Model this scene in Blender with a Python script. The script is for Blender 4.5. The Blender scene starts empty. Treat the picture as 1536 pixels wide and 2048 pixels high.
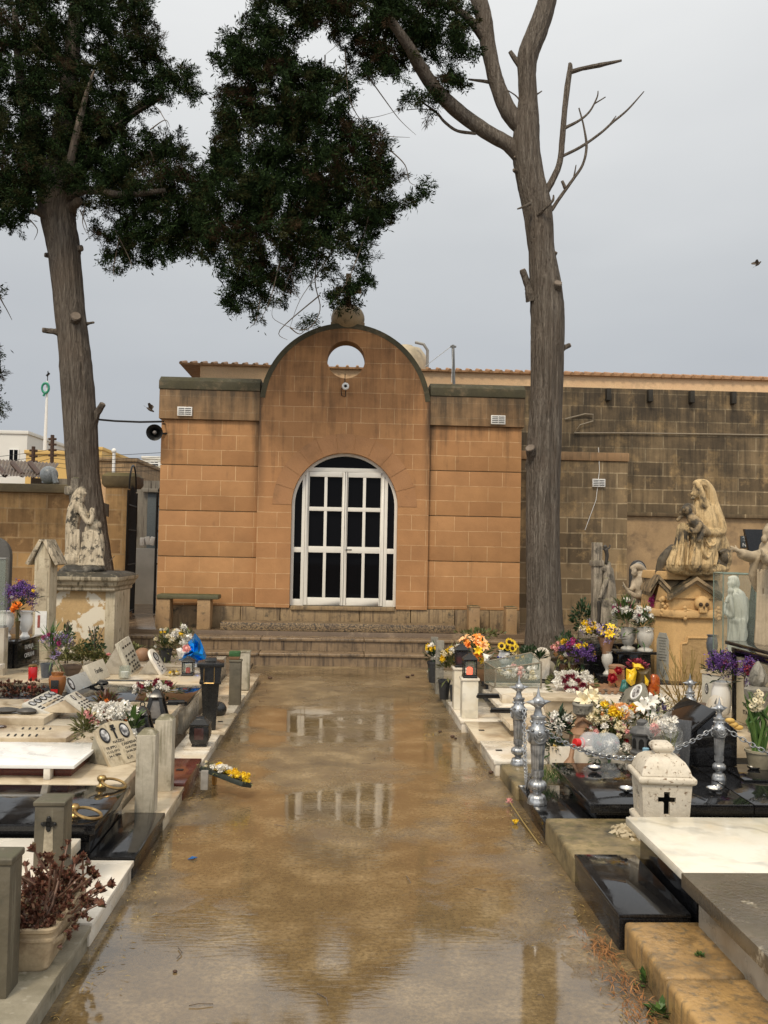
import bpy, bmesh, math, random
import numpy as np
from mathutils import Vector, Matrix
rnd = random.Random(7)
R = math.radians
sc = bpy.context.scene
COL = sc.collection
# ------------------------------------------------------------------ camera
H = 1.75                                   # eye height
LENS = 32.0
F = LENS / 36.0 * 2048
YAW, PITCH, ROLL = R(2.41), R(2.19), R(1.1)
cam_d = bpy.data.cameras.new('camera')
cam_d.sensor_fit = 'VERTICAL'; cam_d.sensor_height = 36.0; cam_d.lens = LENS
cam_d.clip_start = 0.05; cam_d.clip_end = 3000
cam = bpy.data.objects.new('camera', cam_d); COL.objects.link(cam)
CM = Matrix.Rotation(-YAW, 3, 'Z') @ Matrix.Rotation(math.pi/2 + PITCH, 3, 'X') @ Matrix.Rotation(ROLL, 3, 'Z')
cam.matrix_world = Matrix.Translation((0, 0, H)) @ CM.to_4x4()
sc.camera = cam
# ------------------------------------------------------------------ sky, sun, exposure
SUN_EL, SUN_AZ = R(52), R(205)             # behind the camera, a little to the left, through thick cloud
w = bpy.data.worlds.new('World'); sc.world = w; w.use_nodes = True
wt = w.node_tree; wt.nodes.clear()
def wn(t): return wt.nodes.new(t)
sky = wn('ShaderNodeTexSky'); sky.sky_type = 'NISHITA'; sky.sun_disc = False
sky.sun_elevation = SUN_EL; sky.sun_rotation = SUN_AZ
tc = wn('ShaderNodeTexCoord'); sx = wn('ShaderNodeSeparateXYZ')
wt.links.new(tc.outputs['Generated'], sx.inputs[0])
cr = wn('ShaderNodeValToRGB'); e = cr.color_ramp.elements
e[0].position = 0.0; e[0].color = (.385, .402, .432, 1)
e[1].position = 1.0; e[1].color = (1.04, .99, .90, 1)
for p, c in ((.07, (.405, .424, .455)), (.18, (.455, .475, .50)), (.30, (.54, .558, .572)), (.50, (.76, .768, .765))):
    k = e.new(p); k.color = (*c, 1)
nz = wn('ShaderNodeTexNoise'); nz.inputs['Scale'].default_value = 2.2; nz.inputs['Detail'].default_value = 4
mp = wn('ShaderNodeMapping'); mp.inputs['Scale'].default_value = (1, 1, 3)
wt.links.new(tc.outputs['Generated'], mp.inputs[0]); wt.links.new(mp.outputs[0], nz.inputs['Vector'])
ma = wn('ShaderNodeMath'); ma.operation = 'MULTIPLY_ADD'; ma.inputs[1].default_value = .20; ma.inputs[2].default_value = -.10
wt.links.new(nz.outputs['Fac'], ma.inputs[0])
ad = wn('ShaderNodeMath'); ad.operation = 'ADD'
wt.links.new(sx.outputs['Z'], ad.inputs[0]); wt.links.new(ma.outputs[0], ad.inputs[1]); wt.links.new(ad.outputs[0], cr.inputs['Fac'])
bk = wn('ShaderNodeMapRange'); bk.inputs['From Min'].default_value = .3; bk.inputs['From Max'].default_value = -.7
bk.inputs['To Min'].default_value = 10.; bk.inputs['To Max'].default_value = 16.   # unseen sky behind the camera is brightened to light the upright faces
wt.links.new(sx.outputs['Y'], bk.inputs['Value'])
vs = wn('ShaderNodeVectorMath'); vs.operation = 'SCALE'
wt.links.new(cr.outputs['Color'], vs.inputs[0]); wt.links.new(bk.outputs[0], vs.inputs['Scale'])
mx = wn('ShaderNodeMix'); mx.data_type = 'RGBA'; mx.inputs['Factor'].default_value = .95
wt.links.new(sky.outputs[0], mx.inputs['A']); wt.links.new(vs.outputs[0], mx.inputs['B'])
bg = wn('ShaderNodeBackground'); bg.inputs['Strength'].default_value = .1
wo = wn('ShaderNodeOutputWorld')
wt.links.new(mx.outputs['Result'], bg.inputs['Color']); wt.links.new(bg.outputs[0], wo.inputs['Surface'])
sun_d = bpy.data.lights.new('sun', 'SUN'); sun_d.energy = 2.0; sun_d.angle = R(12); sun_d.color = (1, .86, .66)
sun = bpy.data.objects.new('sun', sun_d); COL.objects.link(sun)
sdir = Vector((math.sin(SUN_AZ)*math.cos(SUN_EL), math.cos(SUN_AZ)*math.cos(SUN_EL), math.sin(SUN_EL)))
sun.rotation_euler = sdir.to_track_quat('Z', 'Y').to_euler()
sc.view_settings.view_transform = 'Standard'; sc.view_settings.look = 'None'
sc.view_settings.exposure = 0.16; sc.view_settings.gamma = 1.0
# ------------------------------------------------------------------ measuring: where a photo point lies in the place
def ray(px, py): return CM @ Vector(((px-768)/F, -(py-1024)/F, -1))
def G(px, py, z=0.0):
    d = ray(px, py); return Vector((0, 0, H)) + d*((z-H)/d.z)
def V(px, py, Y):
    d = ray(px, py); return Vector((0, 0, H)) + d*(Y/d.y)
def S(n, Y): return n*Y/F                   # photo pixels -> metres at distance Y
# ------------------------------------------------------------------ mesh builder
class MB:
    def __init__(s): s.v = []; s.f = []
    def add(s, vs, fs):
        b = len(s.v); s.v += [tuple(v) for v in vs]; s.f += [tuple(i+b for i in f) for f in fs]; return s
    def box(s, x0, x1, y0, y1, z0, z1):
        return s.add([(x, y, z) for z in (z0, z1) for x, y in ((x0, y0), (x1, y0), (x1, y1), (x0, y1))],
                     [(3, 2, 1, 0), (4, 5, 6, 7), (0, 1, 5, 4), (1, 2, 6, 5), (2, 3, 7, 6), (3, 0, 4, 7)])
    def cb(s, c, d, rot=None):
        m = len(s.v); s.box(-d[0]/2, d[0]/2, -d[1]/2, d[1]/2, -d[2]/2, d[2]/2)
        M = Matrix.Translation(c) @ (rot.to_4x4() if rot else Matrix.Identity(4)); return s.xf(M, m)
    def xf(s, M, a=0):
        for i in range(a, len(s.v)): s.v[i] = tuple(M @ Vector(s.v[i]))
        return s
    def lathe(s, prof, n=24, c=(0, 0, 0), sx=1, sy=1, flute=0, nf=12, ph=0):
        vs = []; fs = []; m = len(prof)
        for r, z in prof:
            for k in range(n):
                a = 2*math.pi*k/n + ph; q = r*(1+flute*math.cos(nf*a)) if flute else r
                vs.append((c[0]+sx*q*math.cos(a), c[1]+sy*q*math.sin(a), c[2]+z))
        for j in range(m-1):
            for k in range(n):
                fs.append((j*n+k, j*n+(k+1) % n, (j+1)*n+(k+1) % n, (j+1)*n+k))
        if prof[0][0] > 1e-5: fs.append(tuple(range(n-1, -1, -1)))
        if prof[-1][0] > 1e-5: fs.append(tuple((m-1)*n+k for k in range(n)))
        return s.add(vs, fs)
    def sqlathe(s, prof, c=(0, 0, 0), rz=0, ax=1, ay=1):            # square in plan; r = half side
        m = len(s.v); s.lathe([(r*math.sqrt(2), z) for r, z in prof], 4, (0, 0, 0), ax, ay, ph=math.pi/4)
        return s.xf(Matrix.Translation(c) @ Matrix.Rotation(rz, 4, 'Z'), m)
    def ball(s, c, r, nu=16, nv=10):
        if not hasattr(r, '__len__'): r = (r, r, r)
        p = [(math.sin(math.pi*j/nv), -math.cos(math.pi*j/nv)) for j in range(nv+1)]
        m = len(s.v); s.lathe(p, nu); return s.xf(Matrix.Translation(c) @ Matrix.Diagonal((*r, 1)), m)
    def tube(s, pts, rad, n=8, bump=0, seed=0, cap=True):
        pts = [Vector(p) for p in pts]; k = len(pts)
        if not hasattr(rad, '__len__'): rad = [rad]*k
        rr = random.Random(seed); ridge = [rr.uniform(-1, 1) for _ in range(n)]
        t0 = (pts[1]-pts[0]).normalized(); u = t0.orthogonal().normalized(); vs = []; fs = []
        for i, p in enumerate(pts):
            t = (pts[min(i+1, k-1)]-pts[max(i-1, 0)]).normalized()
            u = (u - t*u.dot(t)).normalized(); b = t.cross(u)
            for j in range(n):
                a = 2*math.pi*j/n; q = rad[i]*(1+bump*(ridge[j]+.5*rr.uniform(-1, 1)))
                vs.append(p+u*(q*math.cos(a))+b*(q*math.sin(a)))
        for i in range(k-1):
            for j in range(n): fs.append((i*n+j, i*n+(j+1) % n, (i+1)*n+(j+1) % n, (i+1)*n+j))
        if cap: fs += [tuple(range(n-1, -1, -1)), tuple((k-1)*n+j for j in range(n))]
        return s.add(vs, fs)
    def prism(s, poly, M, d):                                       # polygon in the frame's xy plane, thickness d along +z
        m = len(s.v); n = len(poly)
        s.add([(x, y, 0) for x, y in poly]+[(x, y, d) for x, y in poly],
              [tuple(range(n-1, -1, -1)), tuple(range(n, 2*n))]+[(i, (i+1) % n, n+(i+1) % n, n+i) for i in range(n)])
        return s.xf(M, m)
    def torus(s, M, R0, r, n=24, k=8, arc=2*math.pi, sx=1):
        cl = arc > 6.28; q = n if cl else n+1
        vs = []; fs = []
        for i in range(q):
            a = arc*i/n
            for j in range(k):
                b = 2*math.pi*j/k; vs.append(M @ Vector((sx*(R0+r*math.cos(b))*math.cos(a), (R0+r*math.cos(b))*math.sin(a), r*math.sin(b))))
        for i in range(n):
            i2 = (i+1) % q
            for j in range(k): fs.append((i*k+j, i2*k+j, i2*k+(j+1) % k, i*k+(j+1) % k))
        return s.add(vs, fs)
    def text(s, t, size, M, depth=.003, align='CENTER'):
        cu = bpy.data.curves.new('t', 'FONT'); cu.body = t; cu.size = size; cu.extrude = depth/2; cu.align_x = align; cu.resolution_u = 2
        o = bpy.data.objects.new('t', cu); me = bpy.data.meshes.new_from_object(o)
        s.add([M @ v.co for v in me.vertices], [tuple(p.vertices) for p in me.polygons])
        bpy.data.objects.remove(o); bpy.data.curves.remove(cu); bpy.data.meshes.remove(me); return s
    def build(s, name, mat, parent=None, bev=0, smooth=True, loc=None, sub=0, seg=2, ang=38):
        off = Vector(loc) if loc is not None else (wloc(parent) if parent else Vector((0, 0, 0)))
        me = bpy.data.meshes.new(name)
        me.from_pydata([tuple(Vector(v)-off) for v in s.v], [], s.f)
        bm = bmesh.new(); bm.from_mesh(me)
        if bev:
            bmesh.ops.remove_doubles(bm, verts=bm.verts, dist=1e-5)
            ed = [q for q in bm.edges if len(q.link_faces) == 2 and q.calc_face_angle(0) > R(30)]
            bmesh.ops.bevel(bm, geom=ed, offset=bev, segments=seg, affect='EDGES', profile=.6, clamp_overlap=True)
        bmesh.ops.recalc_face_normals(bm, faces=bm.faces)
        bm.to_mesh(me); bm.free()
        me.materials.append(mat)
        if smooth:
            me.polygons.foreach_set('use_smooth', [True]*len(me.polygons)); me.set_sharp_from_angle(angle=R(ang))
        o = bpy.data.objects.new(name, me); COL.objects.link(o)
        if parent: o.parent = parent
        elif loc is not None: o.location = loc
        return o
def wloc(o):
    p = Vector((0, 0, 0))
    while o: p += o.location; o = o.parent
    return p
def tag(o, label, cat, group=None):
    o['label'] = label; o['category'] = cat
    if group: o['group'] = group
    return o
def thing(name, label, cat, loc=(0, 0, 0), group=None):
    o = bpy.data.objects.new(name, None); COL.objects.link(o); o.location = loc; o.empty_display_size = .1
    return tag(o, label, cat, group)
def struct(o): o['kind'] = 'structure'; return o
def dup(o, loc, rz=0, label=None, sc_=1.0, parent=None):
    c = o.copy(); COL.objects.link(c)
    if parent: c.parent = parent
    else:
        c.location = loc; c.rotation_euler = (0, 0, rz); c.scale = (sc_,)*3
        if label: c['label'] = label
    for ch in list(o.children): dup(ch, None, parent=c)
    return c
def frame(o, x, y):
    x = Vector(x).normalized(); y = Vector(y); y = (y-x*y.dot(x)).normalized(); z = x.cross(y); o = Vector(o)
    return Matrix(((x.x, y.x, z.x, o.x), (x.y, y.y, z.y, o.y), (x.z, y.z, z.z, o.z), (0, 0, 0, 1)))
def arc_pts(cx, cy, r, a0, a1, n): return [(cx+r*math.cos(a0+(a1-a0)*i/n), cy+r*math.sin(a0+(a1-a0)*i/n)) for i in range(n+1)]
# ------------------------------------------------------------------ materials
class NT:
    def __init__(s, name):
        s.m = bpy.data.materials.new(name); s.m.use_nodes = True; s.t = s.m.node_tree
        s.b = s.t.nodes['Principled BSDF']; s.o = s.t.nodes['Material Output']; s._c = None
    def n(s, t, **k):
        q = s.t.nodes.new(t)
        for a, v in k.items(): setattr(q, a, v)
        return q
    def l(s, a, b): s.t.links.new(a, b)
    def co(s):
        if not s._c:
            tc = s.n('ShaderNodeTexCoord'); oi = s.n('ShaderNodeObjectInfo'); ad = s.n('ShaderNodeVectorMath', operation='ADD')
            sc_ = s.n('ShaderNodeVectorMath', operation='SCALE'); sc_.inputs[0].default_value = (13, 7, 0); s.l(oi.outputs['Random'], sc_.inputs['Scale'])
            s.l(tc.outputs['Object'], ad.inputs[0]); s.l(sc_.outputs[0], ad.inputs[1]); s._c = ad.outputs[0]
        return s._c
    def map(s, scale, co=None, rot=(0, 0, 0)):
        q = s.n('ShaderNodeMapping'); q.inputs['Scale'].default_value = scale; q.inputs['Rotation'].default_value = rot
        s.l(co or s.co(), q.inputs[0]); return q.outputs[0]
    def noise(s, scale, detail=5, rough=.55, co=None, dist=0):
        q = s.n('ShaderNodeTexNoise'); q.inputs['Scale'].default_value = scale; q.inputs['Detail'].default_value = detail
        q.inputs['Roughness'].default_value = rough; q.inputs['Distortion'].default_value = dist
        s.l(co or s.co(), q.inputs['Vector']); return q.outputs['Fac']
    def ramp(s, fac, stops):
        q = s.n('ShaderNodeValToRGB'); e = q.color_ramp.elements
        while len(e) < len(stops): e.new(.5)
        for k, (p, c) in zip(e, stops):
            k.position = p; k.color = (*c, 1) if hasattr(c, '__len__') else (c, c, c, 1)
        s.l(fac, q.inputs[0]); return q.outputs[0]
    def rng(s, v, a, b, c=0, d=1):
        q = s.n('ShaderNodeMapRange'); q.clamp = True
        for i, x in zip(('From Min', 'From Max', 'To Min', 'To Max'), (a, b, c, d)): q.inputs[i].default_value = x
        s.l(v, q.inputs['Value']); return q.outputs[0]
    def mix(s, f, a, b, mode='MIX'):
        q = s.n('ShaderNodeMix', data_type='RGBA', blend_type=mode)
        for i, x in (('Factor', f), ('A', a), ('B', b)):
            if hasattr(x, 'links') or hasattr(x, 'is_linked'): s.l(x, q.inputs[i])
            elif i == 'Factor': q.inputs[i].default_value = x
            else: q.inputs[i].default_value = (*x, 1)
        return q.outputs['Result']
    def math(s, op, a, b=0, c=0):
        q = s.n('ShaderNodeMath', operation=op)
        for i, x in enumerate((a, b, c)):
            if hasattr(x, 'is_linked'): s.l(x, q.inputs[i])
            else: q.inputs[i].default_value = x
        return q.outputs[0]
    def bump(s, h, strength, dist=.02, prev=None):
        q = s.n('ShaderNodeBump'); q.inputs['Strength'].default_value = strength; q.inputs['Distance'].default_value = dist
        s.l(h, q.inputs['Height'])
        if prev: s.l(prev, q.inputs['Normal'])
        return q.outputs[0]
    def set(s, **k):
        for a, v in k.items():
            i = s.b.inputs[a.replace('_', ' ')]
            if hasattr(v, 'is_linked'): s.l(v, i)
            elif hasattr(v, '__len__') and len(v) == 3: i.default_value = (*v, 1)
            else: i.default_value = v
        return s
    def up(s):
        g = s.n('ShaderNodeNewGeometry'); q = s.n('ShaderNodeSeparateXYZ'); s.l(g.outputs['Normal'], q.inputs[0]); return q.outputs['Z']
def stone(name, a, b, scale=6, rough=(.5, .8), bmp=.3, bscale=40, spot=None, spotscale=9, spotlo=.55, spothi=.7, moss=None, mosslo=.45, streak=None, strk=(.5, .68), spec=.5, stretch=(1, 1, 1), drape=0):
    n = NT(name); c = n.map(stretch)
    col = n.ramp(n.noise(scale, 6, .6, c), [(.3, a), (.7, b)])
    fine = n.noise(bscale, 4, .6, c)
    col = n.mix(n.rng(fine, .35, .65, .0, .35), col, tuple(.6*x for x in a))
    if spot: col = n.mix(n.rng(n.noise(spotscale, 6, .65, c), spotlo, spothi), col, spot)
    if streak:
        sv = n.noise(1, 5, .6, n.map((26, 26, 1.6))); col = n.mix(n.rng(sv, *strk), col, streak)
    if moss:
        mm = n.math('MULTIPLY', n.rng(n.up(), .3, .8), n.rng(n.noise(14, 5, .7), mosslo, mosslo+.2)); col = n.mix(mm, col, moss)
    nb = n.bump(fine, bmp, .01)
    if drape:
        dv = n.noise(1, 3, .5, n.map((24, 24, 3.2)), .6); nb = n.bump(dv, drape, .035, nb); col = n.mix(n.rng(dv, .36, .5, .55, 0), col, tuple(.35*x for x in b))
    n.set(Base_Color=col, Roughness=n.rng(n.noise(scale*.7, 3), .3, .7, *rough), Normal=nb, Specular_IOR_Level=spec)
    return n.m
def marble(name, a, vein, scale=5, rough=.25, veinlo=.0, stain=None, warp=3., wet=True):
    n = NT(name); w_ = n.noise(scale*.6, 5, .6)
    q = n.n('ShaderNodeTexWave', wave_type='BANDS', bands_direction='DIAGONAL'); q.inputs['Scale'].default_value = scale*.35
    q.inputs['Distortion'].default_value = 9*warp/3; q.inputs['Detail'].default_value = 4; q.inputs['Detail Scale'].default_value = 1.6; n.l(n.co(), q.inputs['Vector'])
    v = n.math('MULTIPLY', n.rng(q.outputs['Fac'], .72, 1., veinlo, 1), n.rng(w_, .4, .7))
    col = n.mix(v, a, vein)
    if stain: col = n.mix(n.rng(n.noise(2.6, 6, .65), .45, .72), col, stain)
    col = n.mix(n.rng(n.noise(60, 3), .6, .8, 0, .25), col, tuple(.75*x for x in a))
    n.set(Base_Color=col, Roughness=n.rng(n.noise(4, 4), .38, .62, rough*.35 if wet else rough*.8, rough*1.5), Normal=n.bump(n.noise(22, 3), .04, .01))
    return n.m
def granite(name, a, b, rough=.05, scale=220):
    n = NT(name); q = n.n('ShaderNodeTexVoronoi'); q.inputs['Scale'].default_value = scale; n.l(n.co(), q.inputs['Vector'])
    col = n.mix(n.rng(q.outputs['Color'], .55, .95), a, b)
    dirt = n.noise(5, 5, .6); col = n.mix(n.rng(dirt, .55, .8, 0, .16), col, (.09, .08, .065))
    n.set(Base_Color=col, Roughness=n.rng(n.noise(7, 5, .6), .42, .7, rough, rough+.16), Normal=n.bump(n.noise(9, 3), .025, .01), IOR=1.46)
    return n.m
def plain(name, a, rough=.5, metal=0., var=.25, scale=30, bmp=.1, **k):
    n = NT(name); b = tuple(x*(1-var) for x in a)
    f = n.noise(scale, 4)
    n.set(Base_Color=n.ramp(f, [(.35, b), (.65, a)]), Roughness=n.rng(f, .3, .7, rough*.8, min(1, rough*1.2)), Metallic=metal, Normal=n.bump(f, bmp, .005), **k)
    return n.m
def leafm(name, a, b, rough=.6, c=None, var=8., trans=.0):
    n = NT(name); g = n.n('ShaderNodeNewGeometry')
    col = n.ramp(g.outputs['Random Per Island'], [(.1, a), (.9, b)] if not c else [(.1, a), (.8, b), (.97, c)])
    n.set(Base_Color=col, Roughness=rough, Specular_IOR_Level=.5 if rough < .8 else .12)
    return n.m
def blocks(name, a, b, mortar, bw, bh, mort, stain, stz, moss=(.02, .03, .01), rough=.75, patch=None, off=(0, 0), stainlo=.42, streakfac=.8, hzw=.28, edge=0):
    """coursed stone: u = x + y, v = z; stain, and on the chapel painted shade too, grows towards height stz[1]"""
    n = NT(name); tc = n.n('ShaderNodeTexCoord'); sp = n.n('ShaderNodeSeparateXYZ'); n.l(tc.outputs['Object'], sp.inputs[0])
    cb = n.n('ShaderNodeCombineXYZ'); wob = n.noise(3, 2, .5, tc.outputs['Object'])
    u = n.math('ADD', n.math('ADD', sp.outputs['X'], sp.outputs['Y']), off[0]); v = n.math('ADD', n.math('ADD', sp.outputs['Z'], off[1]), n.math('ADD', n.math('MULTIPLY_ADD', wob, .016, -.008), n.math('MULTIPLY_ADD', n.noise(16, 4, .6, tc.outputs['Object']), .010, -.005)))
    n.l(u, cb.inputs[0]); n.l(v, cb.inputs[1])
    q = n.n('ShaderNodeTexBrick'); q.offset = .43; q.offset_frequency = 2; n.l(cb.outputs[0], q.inputs['Vector'])
    for i, x in (('Scale', 1), ('Mortar Size', mort), ('Mortar Smooth', .3), ('Bias', 0), ('Brick Width', bw), ('Row Height', bh)): q.inputs[i].default_value = x
    q.inputs['Color1'].default_value = (*a, 1); q.inputs['Color2'].default_value = (*b, 1); q.inputs['Mortar'].default_value = (*[.5*(i+j) for i, j in zip(a, b)], 1)
    O = tc.outputs['Object']; col = n.mix(n.math('MULTIPLY', q.outputs['Fac'], n.rng(n.noise(5, 5, .65, O), .34, .58, .30, 1)), q.outputs['Color'], mortar)
    col = n.mix(n.rng(n.noise(2.3, 6, .62, O), .35, .7, 0, .45), col, tuple(.62*x for x in b))
    if patch: col = n.mix(n.rng(n.noise(1.7, 6, .7, O), .52, .62, 0, .8), col, patch)
    strk = n.noise(1, 6, .65, n.map((9, 9, .7), O)); big = n.noise(1.6, 6, .65, O)
    hz = n.rng(sp.outputs['Z'], stz[0], stz[1])  # height darkening: real stain, plus the chapel front's upper shade put into the colour
    m = n.math('MULTIPLY', n.rng(n.math('MULTIPLY_ADD', hz, hzw, n.math('MULTIPLY_ADD', strk, .5, n.math('MULTIPLY', big, .5))), stainlo+.13, stainlo+.36), streakfac)
    col = n.mix(m, col, stain)
    if edge:                                                       # water runs down beside the projecting bay
        ev = n.rng(n.math('ABSOLUTE', n.math('SUBTRACT', n.math('ABSOLUTE', sp.outputs['X']), edge)), .13, .0)
        ev = n.math('MULTIPLY', n.math('MULTIPLY', ev, n.rng(sp.outputs['Z'], 1.5, 3.4)), n.rng(n.noise(1, 5, .6, n.map((14, 14, 2), O)), .3, .5)); col = n.mix(ev, col, stain)
    mm = n.math('MULTIPLY', n.rng(n.up(), .2, .7), n.rng(n.noise(6, 5, .7, O), .36, .5)); col = n.mix(mm, col, moss)
    fine = n.noise(60, 4, .65, O)
    nb = n.bump(q.outputs['Fac'], .35, .006); nb = n.bump(fine, .3, .006, nb); nb = n.bump(n.noise(11, 4, .6, O), .35, .012, nb)
    n.set(Base_Color=col, Roughness=rough, Normal=nb, Specular_IOR_Level=.3)
    return n.m
# ================================================================== materials of the place
LIME = blocks('orange_limestone', (.475, .252, .108), (.40, .203, .086), (.68, .46, .25), .53, .24, .005, (.045, .033, .022), (2.2, 4.2), off=(.1, -.14), stainlo=.47, hzw=.30, edge=1.35)
LIMEB = blocks('bay_limestone', (.465, .242, .104), (.39, .195, .083), (.66, .44, .24), .53, .24, .005, (.05, .033, .022), (1.5, 5.2), off=(.33, -.14), stainlo=.47, hzw=.22, edge=1.35)
CORN = blocks('cornice_stone', (.38, .24, .125), (.30, .18, .09), (.42, .3, .18), .53, .24, .005, (.03, .028, .022), (3.2, 4.5), moss=(.040, .038, .014), off=(.2, -.02), stainlo=.33, hzw=.40)
DARKW = blocks('dark_wall_stone', (.31, .22, .12), (.13, .092, .052), (.46, .36, .22), .62, .27, .013, (.030, .024, .017), (0, 5.5), patch=(.42, .285, .135), stainlo=.42, streakfac=.85)
LEFTW = blocks('left_wall_stone', (.56, .35, .15), (.26, .15, .065), (.50, .35, .19), .50, .27, .016, (.05, .035, .02), (0, 5), patch=(.52, .33, .15), moss=(.13, .105, .03), stainlo=.44, streakfac=.8)
PLAST = stone('yellow_plaster', (.46, .31, .16), (.32, .21, .105), 2.5, bmp=.25, spot=(.17, .115, .065), spotscale=3, spotlo=.5, spothi=.72)
SALMON = stone('salmon_render', (.82, .56, .32), (.74, .48, .27), 3, bmp=.1, spot=(.56, .38, .22), spotscale=4)
TILE = stone('roof_tile', (.44, .25, .12), (.32, .165, .075), 14, bmp=.2)
CAPM = stone('mossy_cap_stone', (.085, .075, .04), (.05, .045, .026), 5, (.7, .9), .5, 40, spot=(.16, .12, .07), spotscale=4, spotlo=.55, spothi=.7, moss=(.046, .041, .015), mosslo=.38)
FINM = stone('finial_stone', (.36, .26, .14), (.25, .18, .10), 5, spot=(.07, .058, .035), spotscale=5)
PLINTH = stone('plinth_stone', (.36, .25, .13), (.22, .15, .08), 5, spot=(.06, .05, .035), moss=(.06, .06, .02), streak=(.12, .08, .045))
YLIME = stone('yellow_limestone', (.52, .32, .12), (.27, .165, .068), 4., (.15, .65), .6, 30, spot=(.045, .036, .022), spotscale=3.6, spotlo=.46, spothi=.66, streak=(.16, .12, .07))
MLIME = stone('mossy_limestone', (.32, .24, .12), (.16, .125, .065), 5, (.2, .6), .5, 30, spot=(.045, .04, .024), spotscale=4, spotlo=.46, spothi=.66, moss=(.10, .09, .03), mosslo=.5)
STEP = stone('step_concrete', (.30, .21, .125), (.15, .105, .062), 3.2, (.1, .55), .35, 40, spot=(.05, .04, .03), spotscale=3, streak=(.07, .05, .035))
def _pebble():
    n = NT('pebble_concrete'); q = n.n('ShaderNodeTexVoronoi'); q.inputs['Scale'].default_value = 42; n.l(n.co(), q.inputs['Vector'])
    col = n.mix(n.rng(q.outputs['Color'], .2, .9), (.38, .27, .15), (.19, .13, .07)); col = n.mix(n.rng(q.outputs['Distance'], .3, .75), col, (.05, .04, .03))
    col = n.mix(n.rng(n.noise(2, 4), .5, .7, 0, .7), col, (.08, .055, .04))
    n.set(Base_Color=col, Roughness=.45, Normal=n.bump(q.outputs['Distance'], -.8, .02)); return n.m
PEBB = _pebble()
def _path():
    n = NT('wet_path'); O = n.n('ShaderNodeTexCoord').outputs['Object']; sp = n.n('ShaderNodeSeparateXYZ'); n.l(O, sp.inputs[0])
    big = n.noise(.75, 4, .55, O, .3); mid = n.noise(3.2, 6, .62, O); fine = n.noise(45, 5, .7, O); grit = n.noise(170, 2, .6, O)
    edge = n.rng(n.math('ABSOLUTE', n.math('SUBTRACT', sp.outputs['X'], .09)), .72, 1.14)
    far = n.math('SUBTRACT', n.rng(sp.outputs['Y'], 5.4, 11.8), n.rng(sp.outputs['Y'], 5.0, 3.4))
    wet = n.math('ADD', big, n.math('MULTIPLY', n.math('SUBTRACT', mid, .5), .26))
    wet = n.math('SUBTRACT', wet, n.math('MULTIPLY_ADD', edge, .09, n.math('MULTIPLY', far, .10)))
    pud = n.rng(wet, .355, .475)
    col = n.ramp(mid, [(.28, (.115, .075, .034)), (.5, (.245, .168, .076)), (.70, (.46, .335, .175))])
    col = n.mix(n.rng(fine, .38, .62, 0, .65), col, (.062, .046, .029))
    col = n.mix(n.rng(grit, .58, .70, 0, .6), col, (.38, .31, .21))
    col = n.mix(n.math('MULTIPLY', n.rng(n.noise(1.1, 5, .6, O), .5, .7), .5), col, (.17, .11, .055))
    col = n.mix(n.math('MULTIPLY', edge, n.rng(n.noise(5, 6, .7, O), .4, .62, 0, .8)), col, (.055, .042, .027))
    col = n.mix(n.math('MULTIPLY', pud, .35), col, (.105, .070, .030))
    rip = n.noise(1, 3, .5, n.map((7, 30, 1), O), 1.2); rip2 = n.noise(1, 4, .55, n.map((30, 75, 1), O), .8)
    calm = n.rng(n.noise(.9, 3, .5, n.map((1, 1, 1), O)), .38, .62, .10, 1)
    rip = n.math('MULTIPLY', n.math('MULTIPLY_ADD', rip, .8, n.math('MULTIPLY', rip2, .16)), calm)
    hf = n.math('MULTIPLY', n.math('MULTIPLY_ADD', fine, .7, n.math('MULTIPLY', grit, .4)), n.rng(pud, 0, 1, 1, .015))
    rip = n.math('MULTIPLY', rip, n.rng(sp.outputs['Y'], 2.9, 5.6, .07, .85)); nb = n.bump(rip, .19, .012); nb = n.bump(hf, .4, .010, nb)
    n.set(Base_Color=col, Roughness=n.rng(pud, 0, 1, .34, .008), Normal=nb, IOR=1.95, Specular_IOR_Level=.5); return n.m
PATH = _path()
SOIL = stone('soil', (.17, .12, .07), (.07, .052, .034), 3, (.5, .95), .8, 60, spot=(.28, .22, .14), spotscale=60, spotlo=.62, spothi=.7)
WETPAVE = stone('wet_paving', (.20, .14, .09), (.12, .085, .055), 2, (.04, .3), .12, 50, spot=(.3, .22, .14), spotscale=3)
ALU = plain('cream_aluminium', (.76, .73, .66), .35, 0, .05, 8, .02)
DGLASS = NT('unlit_room_glass').set(Base_Color=(.004, .004, .005), Roughness=.03, IOR=1.45, Specular_IOR_Level=.09).m  # opaque black: the dark of the unlit inside is put into the pane colour
BLACKM = plain('black_metal', (.018, .018, .018), .4, .4, .4, 30, .15)
WHITEP = plain('white_paint', (.78, .77, .74), .4, 0, .1)
GREYP = plain('grey_paint', (.27, .27, .26), .5, 0, .25, 3)
IRON = plain('rusted_iron', (.10, .055, .035), .6, .3, .5, 30)
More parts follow.
